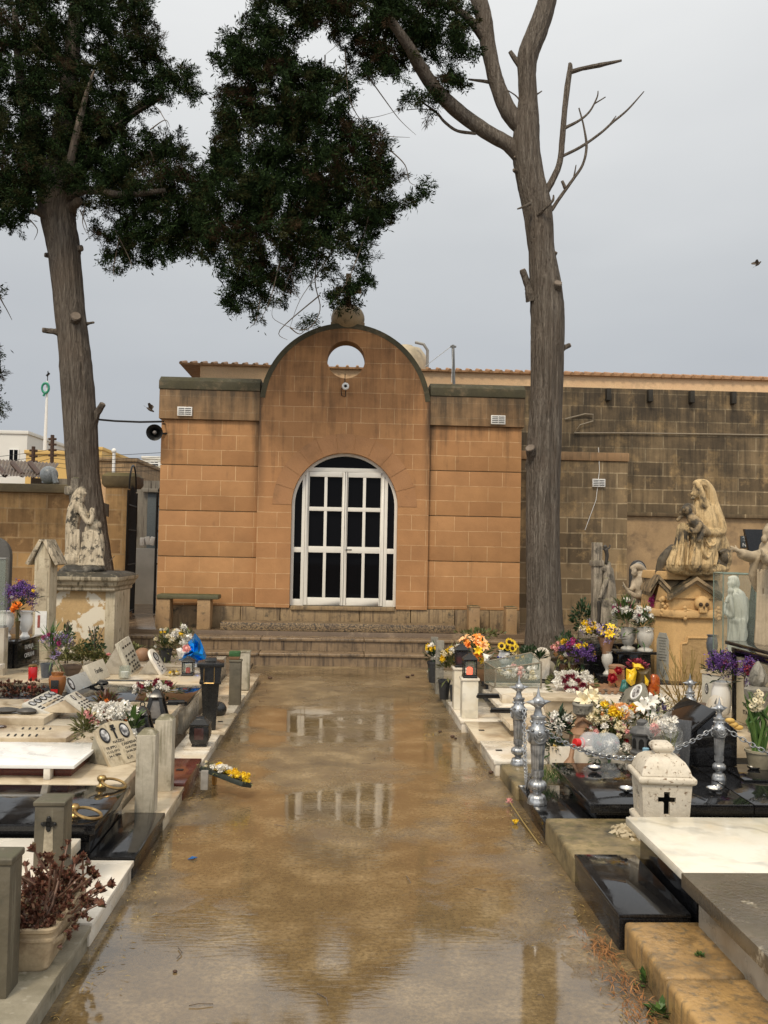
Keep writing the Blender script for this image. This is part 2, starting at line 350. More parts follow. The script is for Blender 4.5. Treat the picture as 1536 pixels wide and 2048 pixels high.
def _bark():
    n = NT('cypress_bark'); tc = n.n('ShaderNodeTexCoord').outputs['Object']
    c = n.map((23, 23, 1.2), tc); a = n.noise(1, 7, .66, c, 1.6); f = n.noise(1, 5, .65, n.map((95, 95, 5), tc), .8); big = n.noise(1.3, 4, .6, tc)
    col = n.ramp(a, [(.32, (.042, .036, .030)), (.44, (.165, .139, .114)), (.58, (.275, .24, .20)), (.75, (.41, .37, .315))])
    col = n.mix(n.rng(f, .36, .62, 0, .6), col, (.105, .082, .063)); col = n.mix(n.rng(big, .45, .7, 0, .4), col, (.17, .128, .095))
    pale = n.noise(1, 4, .7, n.map((44, 44, 2.6), tc)); col = n.mix(n.rng(pale, .66, .71, 0, .75), col, (.42, .39, .33))
    nb = n.bump(a, 1., .09); nb = n.bump(f, .7, .03, nb)
    n.set(Base_Color=col, Roughness=.85, Normal=nb, Specular_IOR_Level=.2); return n.m
BARK = _bark()
CUTW = stone('cut_wood', (.21, .165, .125), (.12, .09, .065), 14, bmp=.8)
TWIG = plain('dead_twig', (.15, .115, .085), .85, 0, .4, 40)
CYP = leafm('cypress_green', (.006, .015, .005), (.024, .044, .012), .9)
CYP2 = leafm('cypress_dry_green', (.016, .018, .007), (.045, .047, .015), .9)
CYPD = leafm('cypress_dead_spray', (.030, .020, .011), (.058, .036, .018), .9)
# ================================================================== ground
struct(MB().add([(-400, -60, -.03), (400, -60, -.03), (400, 900, -.03), (-400, 900, -.03)], [(0, 1, 2, 3)]).build('ground', SOIL))
mb = MB()
for i in range(24): pass
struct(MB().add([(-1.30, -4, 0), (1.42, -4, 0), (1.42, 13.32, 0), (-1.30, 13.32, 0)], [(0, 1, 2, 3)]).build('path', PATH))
# grave fields either side: wet soil a little above the path
struct(MB().box(-9, -1.30, -4, 13.60, -.02, .035).build('grave_field_soil', SOIL))
struct(MB().box(1.42, 9, -4, 13.60, -.02, .035).build('grave_field_soil', SOIL))
# ------------------------------------------------------------------ terrace and steps
YF = 14.40
for y0, z0, z1 in ((13.32, -.01, .185), (13.64, .1851, .372)):
    struct(MB().box(-3.35, 2.95, y0, y0+.34, z0, z1-.046).build('step_riser', STEP))
    for x0, x1 in ((-3.35, -1.22), (-1.214, .31), (.316, 1.66), (1.666, 2.95)): struct(MB().box(x0, x1, y0-.025, y0+.34, z1-.0455, z1+rnd.uniform(-.003, .003)).build('step_tread', STEP, bev=.012, seg=3))
struct(MB().box(-8.5, 8, 13.94, 40, -.02, .44).build('terrace', WETPAVE, bev=.01))
t = struct(MB().box(-1.87, 1.72, 13.95, 14.36, .44, .565).build('doorstep', PEBB, bev=.02))
# ------------------------------------------------------------------ chapel
BX0, BX1, BC, BR = -1.39, 1.31, -.04, 1.35
WX0, WX1 = -2.93, 2.79
def curve_solid(splines, M, depth):
    cu = bpy.data.curves.new('c', 'CURVE'); cu.dimensions = '2D'; cu.fill_mode = 'BOTH'; cu.extrude = depth/2
    for pts in splines:
        sp = cu.splines.new('POLY'); sp.points.add(len(pts)-1)
        for p, q in zip(sp.points, pts): p.co = (q[0], q[1], 0, 1)
        sp.use_cyclic_u = True
    o = bpy.data.objects.new('c', cu); me = bpy.data.meshes.new_from_object(o)
    out = ([M @ v.co for v in me.vertices], [tuple(p.vertices) for p in me.polygons])
    bpy.data.objects.remove(o); bpy.data.curves.remove(cu); bpy.data.meshes.remove(me); return out
chapel = thing('chapel', 'small orange limestone chapel with round arched glass door and a round hole in its gable', 'chapel', (BC, YF, .44))
# wings in rusticated bands
wing = MB()
for x0, x1 in ((WX0, BX0), (BX1, WX1)):
    wing.box(x0+.012, x1, YF+.05, 18.2, .74, 3.72)
wing.build('wall', LIME, chapel)
for x0, x1 in ((WX0, BX0), (BX1, WX1)):
    for z0, z1 in ((.78, 1.535), (1.547, 2.255), (2.267, 2.975), (2.987, 3.695)):
        MB().box(x0, x1+.004 if x1 == BX0 else x1, YF+.02, YF+.055, z0, z1).build('wall_band', LIME, chapel, bev=.005)
for x0, x1 in ((WX0-.035, BX0), (BX1, WX1+.035)):
    m = MB(); m.box(x0, x1, YF-.03, 18.2, 3.70, 4.165); m.build('cornice', CORN, chapel, bev=.008)
    m = MB(); a, b = x0-.01*(x0 < 0), x1+.01*(x1 > 2)
    m.add([(a, YF-.045, 4.168), (b, YF-.045, 4.168), (b, 18.2, 4.168), (a, 18.2, 4.168), (a, YF-.045, 4.30), (b, YF-.045, 4.30), (b, 18.2, 4.38), (a, 18.2, 4.38), (a, YF+.09, 4.385), (b, YF+.09, 4.385)],
          [(3, 2, 1, 0), (0, 1, 5, 4), (4, 5, 9, 8), (8, 9, 6, 7), (1, 2, 6, 9, 5), (0, 4, 8, 7, 3), (2, 3, 7, 6)])
    m.build('coping', CAPM, chapel, bev=.01)
MB().box(BX0-.3, BX1+.3, YF+.28, 18.1, 3.9, 4.33).build('roof', CORN, chapel)
# bay with arch head, door opening, oculus
zs, zc = 3.93, 3.93
out = [(BX0, .77), (BX0, zs)] + [(BC+BR*math.cos(a), zs+BR*math.sin(a)) for a in np.linspace(math.pi, 0, 49)] + [(BX1, zs), (BX1, .77)]
DX0, DX1, DZ = -.855, .82, 2.385; DC = (DX0+DX1)/2; DR = (DX1-DX0)/2
door_arch = [(DC+DR*math.cos(a), DZ+DR*math.sin(a)) for a in np.linspace(0, math.pi, 41)]
out = out[:-1] + [(BX1, .77), (DX1, .77)] + door_arch + [(DX0, .77)]
hole = arc_pts(-.045, 4.705, .30, 0, 2*math.pi, 40)[:-1]
XZ = Matrix(((1, 0, 0, 0), (0, 0, -1, YF+.12), (0, 1, 0, 0), (0, 0, 0, 1)))
MB().add(*curve_solid([out, hole], XZ, .34)).build('gable_bay', LIMEB, chapel, ang=30)
cop = [(BC+(BR+.006)*math.cos(a), zs+(BR+.006)*math.sin(a)) for a in np.linspace(math.radians(174), math.radians(6), 45)]
cin = [(BC+(BR-.075)*math.cos(a), zs+(BR-.075)*math.sin(a)) for a in np.linspace(math.radians(6), math.radians(174), 45)]
MB().add(*curve_solid([cop+cin], XZ @ Matrix.Translation((0, 0, 0)), .352)).build('arch_coping', CAPM, chapel, ang=30)
# voussoirs: joints as the ring, stones a hair proud of it
MORT = stone('lime_mortar', (.48, .28, .13), (.42, .23, .10), 9)
ring = MB(); ro = DR+.30
a0 = np.linspace(0, math.pi, 61)
ring.add(*curve_solid([[(DC+(ro+.004)*math.cos(a), DZ+(ro+.004)*math.sin(a)) for a in a0]+[(DC+(DR+.001)*math.cos(a), DZ+(DR+.001)*math.sin(a)) for a in a0[::-1]]], Matrix.Translation((0, YF-.051, 0)) @ XZ @ Matrix.Translation((0, 0, 0)) @ Matrix.Translation((0, 0, -.12+.12)), .003))
ring.xf(Matrix.Translation((0, -.1205, 0))); ring.build('arch_joint', MORT, chapel, smooth=False)
VOUS = stone('voussoir_stone', (.415, .21, .09), (.35, .172, .074), 3, (.65, .85), .25, 60, spot=(.27, .14, .06), spotscale=3)
n = 11; m = MB()
for i in range(n):
    b0, b1 = math.pi*i/n+.004, math.pi*(i+1)/n-.004; aa = np.linspace(b0, b1, 7)
    m.add(*curve_solid([[(DC+ro*math.cos(a), DZ+ro*math.sin(a)) for a in aa]+[(DC+DR*math.cos(a), DZ+DR*math.sin(a)) for a in aa[::-1]]], XZ, .003))
m.xf(Matrix.Translation((0, -.175, 0))); m.build('arch_stones', VOUS, chapel, smooth=False)
pl = MB()
for x0, x1 in ((WX0, -2.2), (-2.19, -1.62), (-1.61, -1.0), (-.99, .25), (.26, 1.05), (1.06, 1.75), (1.76, 2.3), (2.31, WX1)): pl.box(x0, x1, YF-.025, 16, .43, .772)
pl.build('plinth', PLINTH, chapel, bev=.008)
MB().box(DX0+.02, DX1-.02, YF-.06, YF+.3, .74, .80).build('door_sill', PLINTH, chapel, bev=.008)
# door
YD = YF+.10
fr = MB(); th = .06
def barx(x0, x1, z0, z1, y0=0, d=.05): fr.box(x0, x1, YD-d/2+y0, YD+d/2+y0, z0, z1)
def az(x): return DZ+math.sqrt(max(0, DR*DR-(x-DC)**2))
ain = [(DC+(DR-.045)*math.cos(a), DZ+(DR-.045)*math.sin(a)) for a in np.linspace(0, math.pi, 41)]
fr.add(*curve_solid([[(DX1, .80)]+door_arch+[(DX0, .80), (DX0+.045, .80)]+ain[::-1]+[(DX1-.045, .80)]], Matrix(((1, 0, 0, 0), (0, 0, -1, YD), (0, 1, 0, 0), (0, 0, 0, 1))), .06))
JX0, JX1, JT = -.645, .615, 2.93
barx(JX0-.05, JX0, .80, az(JX0-.05)-.03); barx(JX1, JX1+.05, .80, az(JX1+.05)-.03); barx(JX0-.05, JX1+.05, JT, JT+.06, -.004)
for a, b in ((DX0+.03, JX0-.05), (JX1+.05, DX1-.03)):
    barx(a, b, .80, .90, .003); barx(a, b, 1.64, 1.72, .003)
fr.build('door_frame', ALU, chapel, bev=.006)
gl = MB().add(*curve_solid([[(DX1-.02, .82)]+[(DC+(DR-.02)*math.cos(a), DZ+(DR-.02)*math.sin(a)) for a in np.linspace(0, math.pi, 41)]+[(DX0+.02, .82)]], Matrix(((1, 0, 0, 0), (0, 0, -1, YD+.03), (0, 1, 0, 0), (0, 0, 0, 1))), .01))
gl.build('glass', DGLASS, chapel, smooth=False)
mid = (JX0+JX1)/2
for x0, x1, hs in ((JX0+.004, mid-.003, 0), (mid+.003, JX1-.004, 1)):
    fr = MB(); s_, s2 = (.044, .060) if hs else (.060, .044)
    barx(x0, x0+s_, .81, JT-.004, -.012); barx(x1-s2, x1, .81, JT-.004, -.012)
    for z0, z1 in ((.81, .93), (1.64, 1.74), (2.30, 2.365), (JT-.085, JT-.004)): barx(x0+s_, x1-s2, z0, z1, -.012)
    xm = (x0+s_+x1-s2)/2; barx(xm-.024, xm+.024, .93, JT-.085, -.010)
    d = fr.build('door', ALU, chapel, bev=.006)
    if hs:
        hb = MB(); hb.tube([(x0+.03, YD-.03, 1.69), (x0+.03, YD-.085, 1.69), (x0+.12, YD-.085, 1.69)], .010, 8); hb.lathe([(.02, 0), (.02, .012), (0, .012)], 12)
        hb.xf(Matrix.Identity(4)); hb.build('handle', BLACKM, d)
# finial, cross, lamp, vents
f = MB(); f.box(-.30, .24, YF-.02, YF+.26, 5.255, 5.31)
f.ball((-.03, YF+.12, 5.40), (.27, .27, .24), 24, 16); f.build('finial', FINM, chapel)
c = MB(); zt = V(697, 562, YF).z
c.box(-.075, .015, YF+.075, YF+.165, 5.60, zt+.15); c.box(-.24, .18, YF+.078, YF+.162, zt-.16, zt-.07); c.build('cross', FINM, chapel, bev=.012)
lp = MB(); lz = V(691, 774, YF-.1)
Mx = Matrix.Translation((lz.x, YF-.05, lz.z)) @ Matrix.Rotation(R(90), 4, 'X')
lp.lathe([(.028, 0), (.03, .05), (.055, .07), (.058, .13), (.05, .14), (.026, .142), (.02, .12), (0, .12)], 20); lp.xf(Mx)
l = lp.build('security_lamp', WHITEP, chapel)
b = MB(); b.ball((0, 0, .125), .024, 12, 8); b.xf(Mx); b.build('lens', BLACKM, l)
cb = MB(); cb.tube([(lz.x-.01, YF-.062, lz.z+.22), (lz.x-.012, YF-.062, lz.z+.05), (lz.x-.07, YF-.062, lz.z-.03), (lz.x-.06, YF-.062, lz.z-.13), (lz.x, YF-.062, lz.z-.15), (lz.x+.005, YF-.062, lz.z-.04)], .006, 6); cb.build('cable', BLACKM, chapel)
def vent(px, py, Y, wd, parent):
    p = V(px, py, Y); v = MB(); v.box(p.x-wd, p.x+wd, Y-.03, Y+.02, p.z-wd*.62, p.z+wd*.62); o = v.build('vent', WHITEP, parent, bev=.004)
    sl = MB()
    for i in range(4):
        for a, b in ((-.85, -.05), (.05, .85)): sl.box(p.x+wd*a, p.x+wd*b, Y-.036, Y-.0305, p.z+wd*(-.42+.26*i), p.z+wd*(-.34+.26*i))
    sl.build('slots', BLACKM, o)
vent(370, 823, YF-.03, .115, chapel); vent(996, 840, YF-.03, .115, chapel)
# ------------------------------------------------------------------ benches
BENCH = stone('bench_stone', (.42, .27, .13), (.30, .19, .10), 5, bmp=.3, spot=(.09, .07, .045), moss=(.05, .055, .02), mosslo=.3)
b = thing('stone_bench', 'stone bench with mossy seat slab against the chapel wall', 'bench', (-2.37, 14.15, .44))
MB().box(-2.84, -1.91, 13.98, 14.32, .90, .965).build('seat', stone('mossy_seat', (.13, .12, .06), (.09, .085, .045), 6, moss=(.05, .06, .02), mosslo=.3, bmp=.4), b, bev=.012)
for x in (-2.74, -2.13): MB().box(x-.1, x+.1, 14.0, 14.28, .44, .90).build('leg', BENCH, b, bev=.01)
for px, lb in ((947, 'short square stone post by the chapel plinth, left one of the pair without a seat'), (1021, 'short square stone post beside the tree trunk, right one of the pair without a seat')):
    p = V(px, 1240, 14.1); m = MB(); m.box(p.x-.085, p.x+.085, 14.0, 14.25, .43, .44+.40); m.box(p.x-.092, p.x+.092, 13.993, 14.257, .84, .862)
    tag(m.build('bench_post', BENCH, bev=.01, loc=(p.x, 14.1, .44)), lb, 'stone post', 'posts of the missing bench')
# ------------------------------------------------------------------ long building behind, on the right
YB = 17.6
p0 = V(400, 745, YB); p1 = V(1600, 790, YB); zt = V(1250, 745, YB).z-.085; zw = V(1250, 777, YB).z
bb = thing('long_building', 'long dark stone building with salmon band and tiled eave behind the chapel', 'building', (4, YB, 0))
MB().box(2.0, 14, YB, YB+6, -.02, zw).build('wall', DARKW, bb, bev=.01)
MB().box(p0.x, 14, YB+.02, YB+6, zw-.1, zt).build('upper_wall', SALMON, bb)
rf = MB(); rf.add([(p0.x-.38, YB-.05, zt+.0), (14, YB-.05, zt+.0), (14, YB+6, zt+.0), (p0.x-.38, YB+6, zt+.0), (p0.x-.38, YB-.05, zt+.035), (14, YB-.05, zt+.035), (14, YB+6, zt+1.0), (p0.x-.38, YB+6, zt+1.0)], [(3, 2, 1, 0), (0, 1, 5, 4), (4, 5, 6, 7), (1, 2, 6, 5), (0, 4, 7, 3), (2, 3, 7, 6)])
r_ = rf.build('roof', TILE, bb)
tl = MB(); x = p0.x-.36
while x < 13.8:
    tl.tube([(x, YB-.075, zt+.022), (x, YB+.5, zt+.155)], [.034, .032], 8); x += .20
tl.build('tile_row', TILE, r_)
zl = V(1400, 1032, YB).z
MB().box(2.9, 14, YB-.10, YB+.02, zl-.03, zl+.05).build('string_course', DARKW, bb, bev=.012)
MB().box(3.9, 14, YB-.03, YB+.02, .3, zl-.034).build('lower_plaster', PLAST, bb)
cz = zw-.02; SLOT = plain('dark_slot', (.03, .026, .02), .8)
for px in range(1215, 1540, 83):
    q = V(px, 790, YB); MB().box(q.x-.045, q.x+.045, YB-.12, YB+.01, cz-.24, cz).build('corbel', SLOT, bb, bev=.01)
q0 = V(1120, 905, 16.0); q1 = V(1255, 1000, 16.0)
bt = thing('stone_buttress', 'square dark stone annexe with mossy cap beside the long building', 'annexe', (3.9, 16.3, .44))
MB().box(2.95, q1.x, 16.0, 17.55, .40, q0.z-.14).build('wall', DARKW, bt, bev=.01)
MB().box(2.95, q1.x+.02, 15.97, 17.55, q0.z-.137, q0.z+.02).build('cap', CORN, bt, bev=.02)
vent(1197, 966, 15.985, .115, bt)
bt2 = MB(); bt2.tube([V(1197, 895, 15.99), V(1199, 940, 15.99), V(1192, 1000, 15.985), V(1170, 1060, 15.985)], .006, 6)
tag(bt2.build('loose_wire', WHITEP, loc=V(1197, 900, 15.98)), 'pale loose wire hanging down over the vent of the stone annexe', 'wire')
wr = MB(); wr.tube([V(1130, 838, YB-.03), V(1170, 828, YB-.04), V(1186, 829, YB-.06), V(1186, 842, YB-.06), V(1160, 850, YB-.05), V(1148, 866, YB-.04), V(1250, 866, YB-.03), V(1400, 868, YB-.03), V(1540, 870, YB-.03)], .014, 6)
tag(wr.build('wall_cable', plain('old_cable', (.30, .25, .18), .7), loc=V(1186, 840, YB-.05)), 'pale looped cable running along the dark stone wall', 'cable')
# roof tank, roof pole
tk = thing('water_tank', 'beige rounded water tank on the roof behind the chapel gable', 'water tank', V(815, 740, 18.2))
q = V(813, 737, 18.2); m = MB(); m.lathe([(.44, 0), (.45, .25), (.43, .42), (.33, .56), (.16, .60), (.15, .63), (0, .635)], 24, q+Vector((0, .5, -.06))); m.build('body', plain('tank_beige', (.55, .47, .33), .6, 0, .3, 6), tk)
m = MB(); m.tube([q+Vector((.18, .1, .56)), q+Vector((.34, .0, .50)), q+Vector((.42, 0, .38)), q+Vector((.42, 0, -.05))], .03, 8); m.build('pipe', GREYP, tk)
rp = thing('roof_pole', 'thin grey pole with guy wires on the roof edge', 'pole', V(906, 770, 16.9))
q = V(906, 690, 16.9); m = MB(); m.tube([V(908, 775, 16.9), q], .028, 8); m.tube([q+Vector((-.05, 0, -.03)), q+Vector((.06, 0, -.03))], .02, 6); m.build('mast', GREYP, rp)
m = MB(); m.tube([q, V(850, 733, 17)], .006, 5); m.tube([q, V(903, 765, 16.7)], .006, 5); m.build('guy_wire', WHITEP, rp)
# ------------------------------------------------------------------ left: walls, gate, street, far houses
lw = thing('boundary_wall', 'stained limestone boundary wall with mossy coping left of the tree', 'wall', (-6, 17, .44))
a = V(130, 980, 17.0); zt_ = V(60, 968, 17).z
MB().box(-12, a.x+.25, 17.0, 17.35, .3, zt_-.16).build('wall', LEFTW, lw)
m = MB(); m.box(-12, a.x+.30, 16.9, 17.45, zt_-.157, zt_); m.build('coping', stone('mossy_coping', (.20, .15, .075), (.12, .095, .05), 5, bmp=.5, moss=(.15, .12, .03), mosslo=.32), lw, bev=.02)
c0, c1 = V(214, 980, 16.8), V(268, 980, 16.8); zc_ = V(240, 944, 16.8).z
gp = thing('gate_pillar', 'limestone gate pillar with mossy cap beside the iron gate', 'pillar', (c0.x, 16.8, .44))
MB().box(c0.x-.02, c1.x-.06, 16.8, 17.25, .4, zc_-.28).build('shaft', LEFTW, gp, bev=.01)
m = MB(); m.sqlathe([(.27, 0), (.31, .06), (.31, .20), (.24, .27), (0, .28)], ((c0.x+c1.x)/2-.02, 17.05, zc_-.278)); m.build('cap', bpy.data.materials['mossy_coping'], gp)
MB().box(c0.x-.45, c0.x-.10, 17.1, 17.5, .4, V(200, 958, 17).z).build('orange_pier', SALMON, gp)
def gate(name, lab, pts, zb, zt):
    g = thing(name, lab, 'gate', (pts[0][0], pts[0][1], zb)); a, b = Vector((*pts[0], 0)), Vector((*pts[1], 0)); L = (b-a).length; n = max(3, int(L/.11))
    m = MB()
    for z in (zb+.08, zb+.9, zb+1.5, zt-.25): m.tube([a+Vector((0, 0, z)), b+Vector((0, 0, z))], .016, 6)
    for q in (a, b): m.tube([q+Vector((0, 0, zb)), q+Vector((0, 0, zt))], .024, 6)
    m.build('frame', BLACKM, g); m = MB()
    for i in range(1, n):
        q = a.lerp(b, i/n); h = zt-.05+.18*math.sin(math.pi*i/n); m.tube([q+Vector((0, 0, zb+.05)), q+Vector((0, 0, h-.08)), q+Vector((0, 0, h))], [.011, .011, .002], 6)
    m.build('bars', BLACKM, g)
    m = MB(); m.torus(frame(a.lerp(b, .5)+Vector((0, 0, zt+.02)), (b-a), (0, 0, 1)), L*.42, .016, 16, 6, math.pi); m.build('top_scroll', BLACKM, g)
e0, e1 = V(266, 1190, 16.7), V(248, 1190, 15.6)
gate('iron_gate', 'black iron gate leaf standing open beside the pillar', ((e0.x, 16.75), (e1.x, 15.7)), .46, V(260, 985, 16.5).z)
e0, e1 = V(308, 1190, 16.7), V(325, 1190, 16.7)
gate('iron_gate', 'narrow black iron gate leaf against the chapel corner', ((e0.x, 16.75), (e1.x+.1, 16.75)), .46, V(310, 985, 16.7).z)
ys = 21.5
q0, q1 = V(150, 958, ys), V(330, 955, ys)
sh = thing('street_house', 'grey weathered concrete house with a blue grey door across the street', 'house', (q0.x, ys, .4))
MB().box(q0.x-1, q1.x+2.2, ys, ys+3, .3, q0.z).build('wall', stone('grey_concrete', (.30, .27, .22), (.20, .18, .15), 2, streak=(.08, .065, .05), spot=(.4, .34, .25), spotscale=1.5), sh)
d0, d1 = V(296, 985, ys), V(326, 1100, ys)
MB().box(d0.x, d1.x+.2, ys-.03, ys+.01, .4, d0.z).build('door', plain('door_bluegrey', (.10, .12, .13), .5), sh, bev=.01)
MB().box(d0.x-.12, d1.x+.35, ys-.12, ys-.031, d0.z+.002, d0.z+.09).build('lintel', bpy.data.materials['grey_concrete'], sh, bev=.01)
q0, q1 = V(262, 1096, 19.5), V(312, 1200, 19.5)
tag(MB().box(q0.x-.3, q1.x+.4, 19.5, 19.58, .43, q0.z).build('grey_barrier', plain('barrier_grey', (.46, .45, .42), .5, 0, .2, 3), bev=.01, loc=(q0.x, 19.5, .44)), 'low grey painted barrier behind the gate opening', 'barrier')
m = MB()
for px, py in ((285, 1086), (296, 1084), (305, 1085)):
    q = V(px, py, 19.54); m.cb(q+Vector((0, 0, .03)), (.10, .1, .17+.03*rnd.random()), Matrix.Rotation(rnd.uniform(-.3, .3), 3, 'Y'))
tag(m.build('white_rubble', WHITEP, bev=.02, loc=V(296, 1095, 19.5)), 'white plaster lumps lying on top of the grey barrier', 'rubble')
def house(name, lab, x0, x1, y1, Y, mat, win=(), depth=6, para=None):
    a, b = V(x0, y1, Y), V(x1, y1, Y); h = thing(name, lab, 'house', ((a.x+b.x)/2, Y, 0))
    MB().box(a.x, b.x, Y, Y+depth, -.02, a.z).build('wall', mat, h)
    MB().box(a.x-.06, b.x+.06, Y-.06, Y+depth, a.z+.002, a.z+.16).build('parapet', para or mat, h, bev=.02)
    for wx0, wy0, wx1, wy1 in win:
        p, q = V(wx0, wy0, Y), V(wx1, wy1, Y); f_ = MB().box(p.x, q.x, Y-.05, Y+.01, q.z, p.z).build('window', WHITEP, h)
        k = (q.x-p.x)
        g = MB(); g.box(p.x+.1*k, p.x+.46*k, Y-.06, Y-.052, q.z+.08*k, p.z-.08*k); g.box(p.x+.54*k, p.x+.9*k, Y-.06, Y-.052, q.z+.08*k, p.z-.08*k); g.build('pane', DGLASS, f_)
house('white_house', 'tall white flat roofed house at the far left', -60, 55, 866, 42, plain('house_white', (.68, .67, .63), .8, 0, .08, 1), ((18, 898, 37, 940),))
house('yellow_house', 'yellow house with low flat roof beyond the boundary wall', 52, 150, 908, 36, stone('house_yellow', (.68, .45, .15), (.62, .40, .13), 1, bmp=.1), ())
house('cream_tower', 'cream roof block just right of the tree trunk', 190, 204, 900, 46, bpy.data.materials['house_yellow'], ())
house('stone_house', 'low brown stone house right of the tree trunk', 193, 272, 922, 38, blocks('far_stone', (.42, .29, .16), (.33, .22, .12), (.2, .14, .08), .6, .3, .02, (.1, .07, .04), (0, 9)), ())
house('modern_house', 'white modern house with terrace railing by the chapel corner', 268, 345, 938, 44, plain('house_cream', (.70, .64, .48), .8, 0, .1, 1), ((285, 925, 320, 934),))
house('white_penthouse', 'white roof room behind the terrace of the modern house', 285, 330, 918, 50, bpy.data.materials['house_white'], ((300, 922, 318, 930),))
q = V(90, 900, 40); fp = thing('flag_pole', 'tall white flag pole with a green ring near its top', 'flag pole', (q.x, 40, 0))
m = MB(); m.tube([(q.x-.05, 40, 0), V(90, 890, 40), V(95, 762, 40)], [.09, .08, .045], 8); m.build('pole', WHITEP, fp)
c = V(91, 776, 39.9); m = MB(); m.torus(frame(c, (1, 0, 0), (.15, 0, 1)), .21, .06, 20, 8, sx=.72); m.tube([c+Vector((-.03, 0, -.24)), c+Vector((-.08, 0, -.36))], .05, 6); m.build('ring', plain('green_plastic', (.02, .26, .16), .5), fp)
m = MB(); m.tube([V(95, 762, 40), V(96, 742, 40)], .02, 5); m.tube([V(93, 752, 40), V(99, 746, 40)], .05, 5); m.build('wind_vane', BLACKM, fp)
q = V(228, 955, 30); lp_ = thing('street_lamp', 'slim white street lamp behind the stone house', 'street lamp', (q.x, 30, 0))
m = MB(); m.tube([(q.x, 30, 0), V(228, 905, 30)], [.06, .05], 8); m.build('pole', WHITEP, lp_); m = MB(); m.ball(V(228, 902, 30), (.08, .08, .09)); m.build('lamp', WHITEP, lp_)
for i, (px, y0, lab) in enumerate(((67, 893, 'short dark utility post standing before the yellow house'), (105, 870, 'rust red utility post taller than its neighbour, left of the trunk'))):
    q = V(px, 960, 24); pt = thing('utility_post', lab, 'post', (q.x, 24, 0), 'utility posts beyond the wall')
    m = MB(); m.tube([(q.x, 24, .4), V(px, y0, 24)], .05, 8); m.build('post', IRON, pt)
    m = MB()
    for k in range(4):
        z = V(px, y0+8+11*k, 24); m.tube([z-Vector((.1, 0, 0)), z+Vector((.1, 0, 0))], .03, 6)
    m.build('insulators', IRON, pt)
for k in range(5):
    m = MB(); m.tube([V(-10, 914+10*k, 24), V(67, 905+11*k, 24), V(105, 898+9*k, 24), V(200, 912+8*k, 24), V(330, 905+9*k, 24)], .008, 4)
    tag(m.build('overhead_wire', BLACKM, loc=V(67, 905+11*k, 24)), 'thin black overhead wire strung between the utility posts', 'wire', 'wires strung between the utility posts')
sr = thing('corrugated_roof', 'rusty corrugated lean to roof above the boundary wall', 'shed roof', V(50, 950, 20))
m = MB(); n = 22; a, b, c_, d_ = V(-40, 948, 19.5), V(95, 958, 19.5), V(-40, 918, 23), V(118, 928, 23)
vs = []
for i in range(n*2+1):
    t_ = i/(n*2); o_ = Vector((0, 0, .035*(i % 2))); vs += [a.lerp(b, t_)+o_, c_.lerp(d_, t_)+o_]
m.add(vs, [(2*i, 2*i+2, 2*i+3, 2*i+1) for i in range(n*2)]); m.build('sheet', stone('rusty_sheet', (.20, .15, .11), (.10, .08, .065), 2, spot=(.3, .27, .24), spotscale=2), sr, smooth=False)
m = MB()
for px in (10, 45, 80): m.tube([V(px, 950, 20), V(px-20, 926, 21)], .06, 6)
m.build('rafters', IRON, sr)
tr = thing('tarpaulin_bundle', 'grey plastic covered bundle on top of the boundary wall', 'bundle', V(98, 962, 17.2))
m = MB(); m.ball(V(98, 950, 17.2), (.17, .15, .17), 14, 10); m.tube([V(88, 966, 17.2), V(94, 945, 17.2), V(106, 945, 17.1), V(112, 966, 17.1)], .05, 8); m.build('cover', plain('grey_plastic', (.33, .36, .38), .3), tr)
# loudspeaker and cable to the tree
q = V(309, 865, 14.2); ls = thing('horn_loudspeaker', 'round black horn loudspeaker on the chapel corner', 'loudspeaker', q)
m = MB(); m.lathe([(.03, -.22), (.04, -.12), (.08, -.05), (.125, .0), (.128, .01), (.12, .005), (.07, -.05), (.035, -.1), (0, -.1)], 24)
Mh = Matrix.Translation(q) @ Matrix.Rotation(R(96), 4, 'X') @ Matrix.Rotation(R(8), 4, 'Y'); m.xf(Mh); m.build('horn', BLACKM, ls)
m = MB(); m.ball((0, 0, -.04), (.032, .032, .04), 12, 8); m.xf(Mh); m.build('driver', plain('horn_grey', (.22, .2, .19), .5), ls)
m = MB(); m.tube([q+Vector((.03, .15, 0)), q+Vector((.16, .24, .02))], .015, 6); m.tube([q+Vector((.10, .1, .15)), q+Vector((.12, .3, .18)), q+Vector((.17, .3, .18))], .012, 6); m.build('bracket', BLACKM, ls)
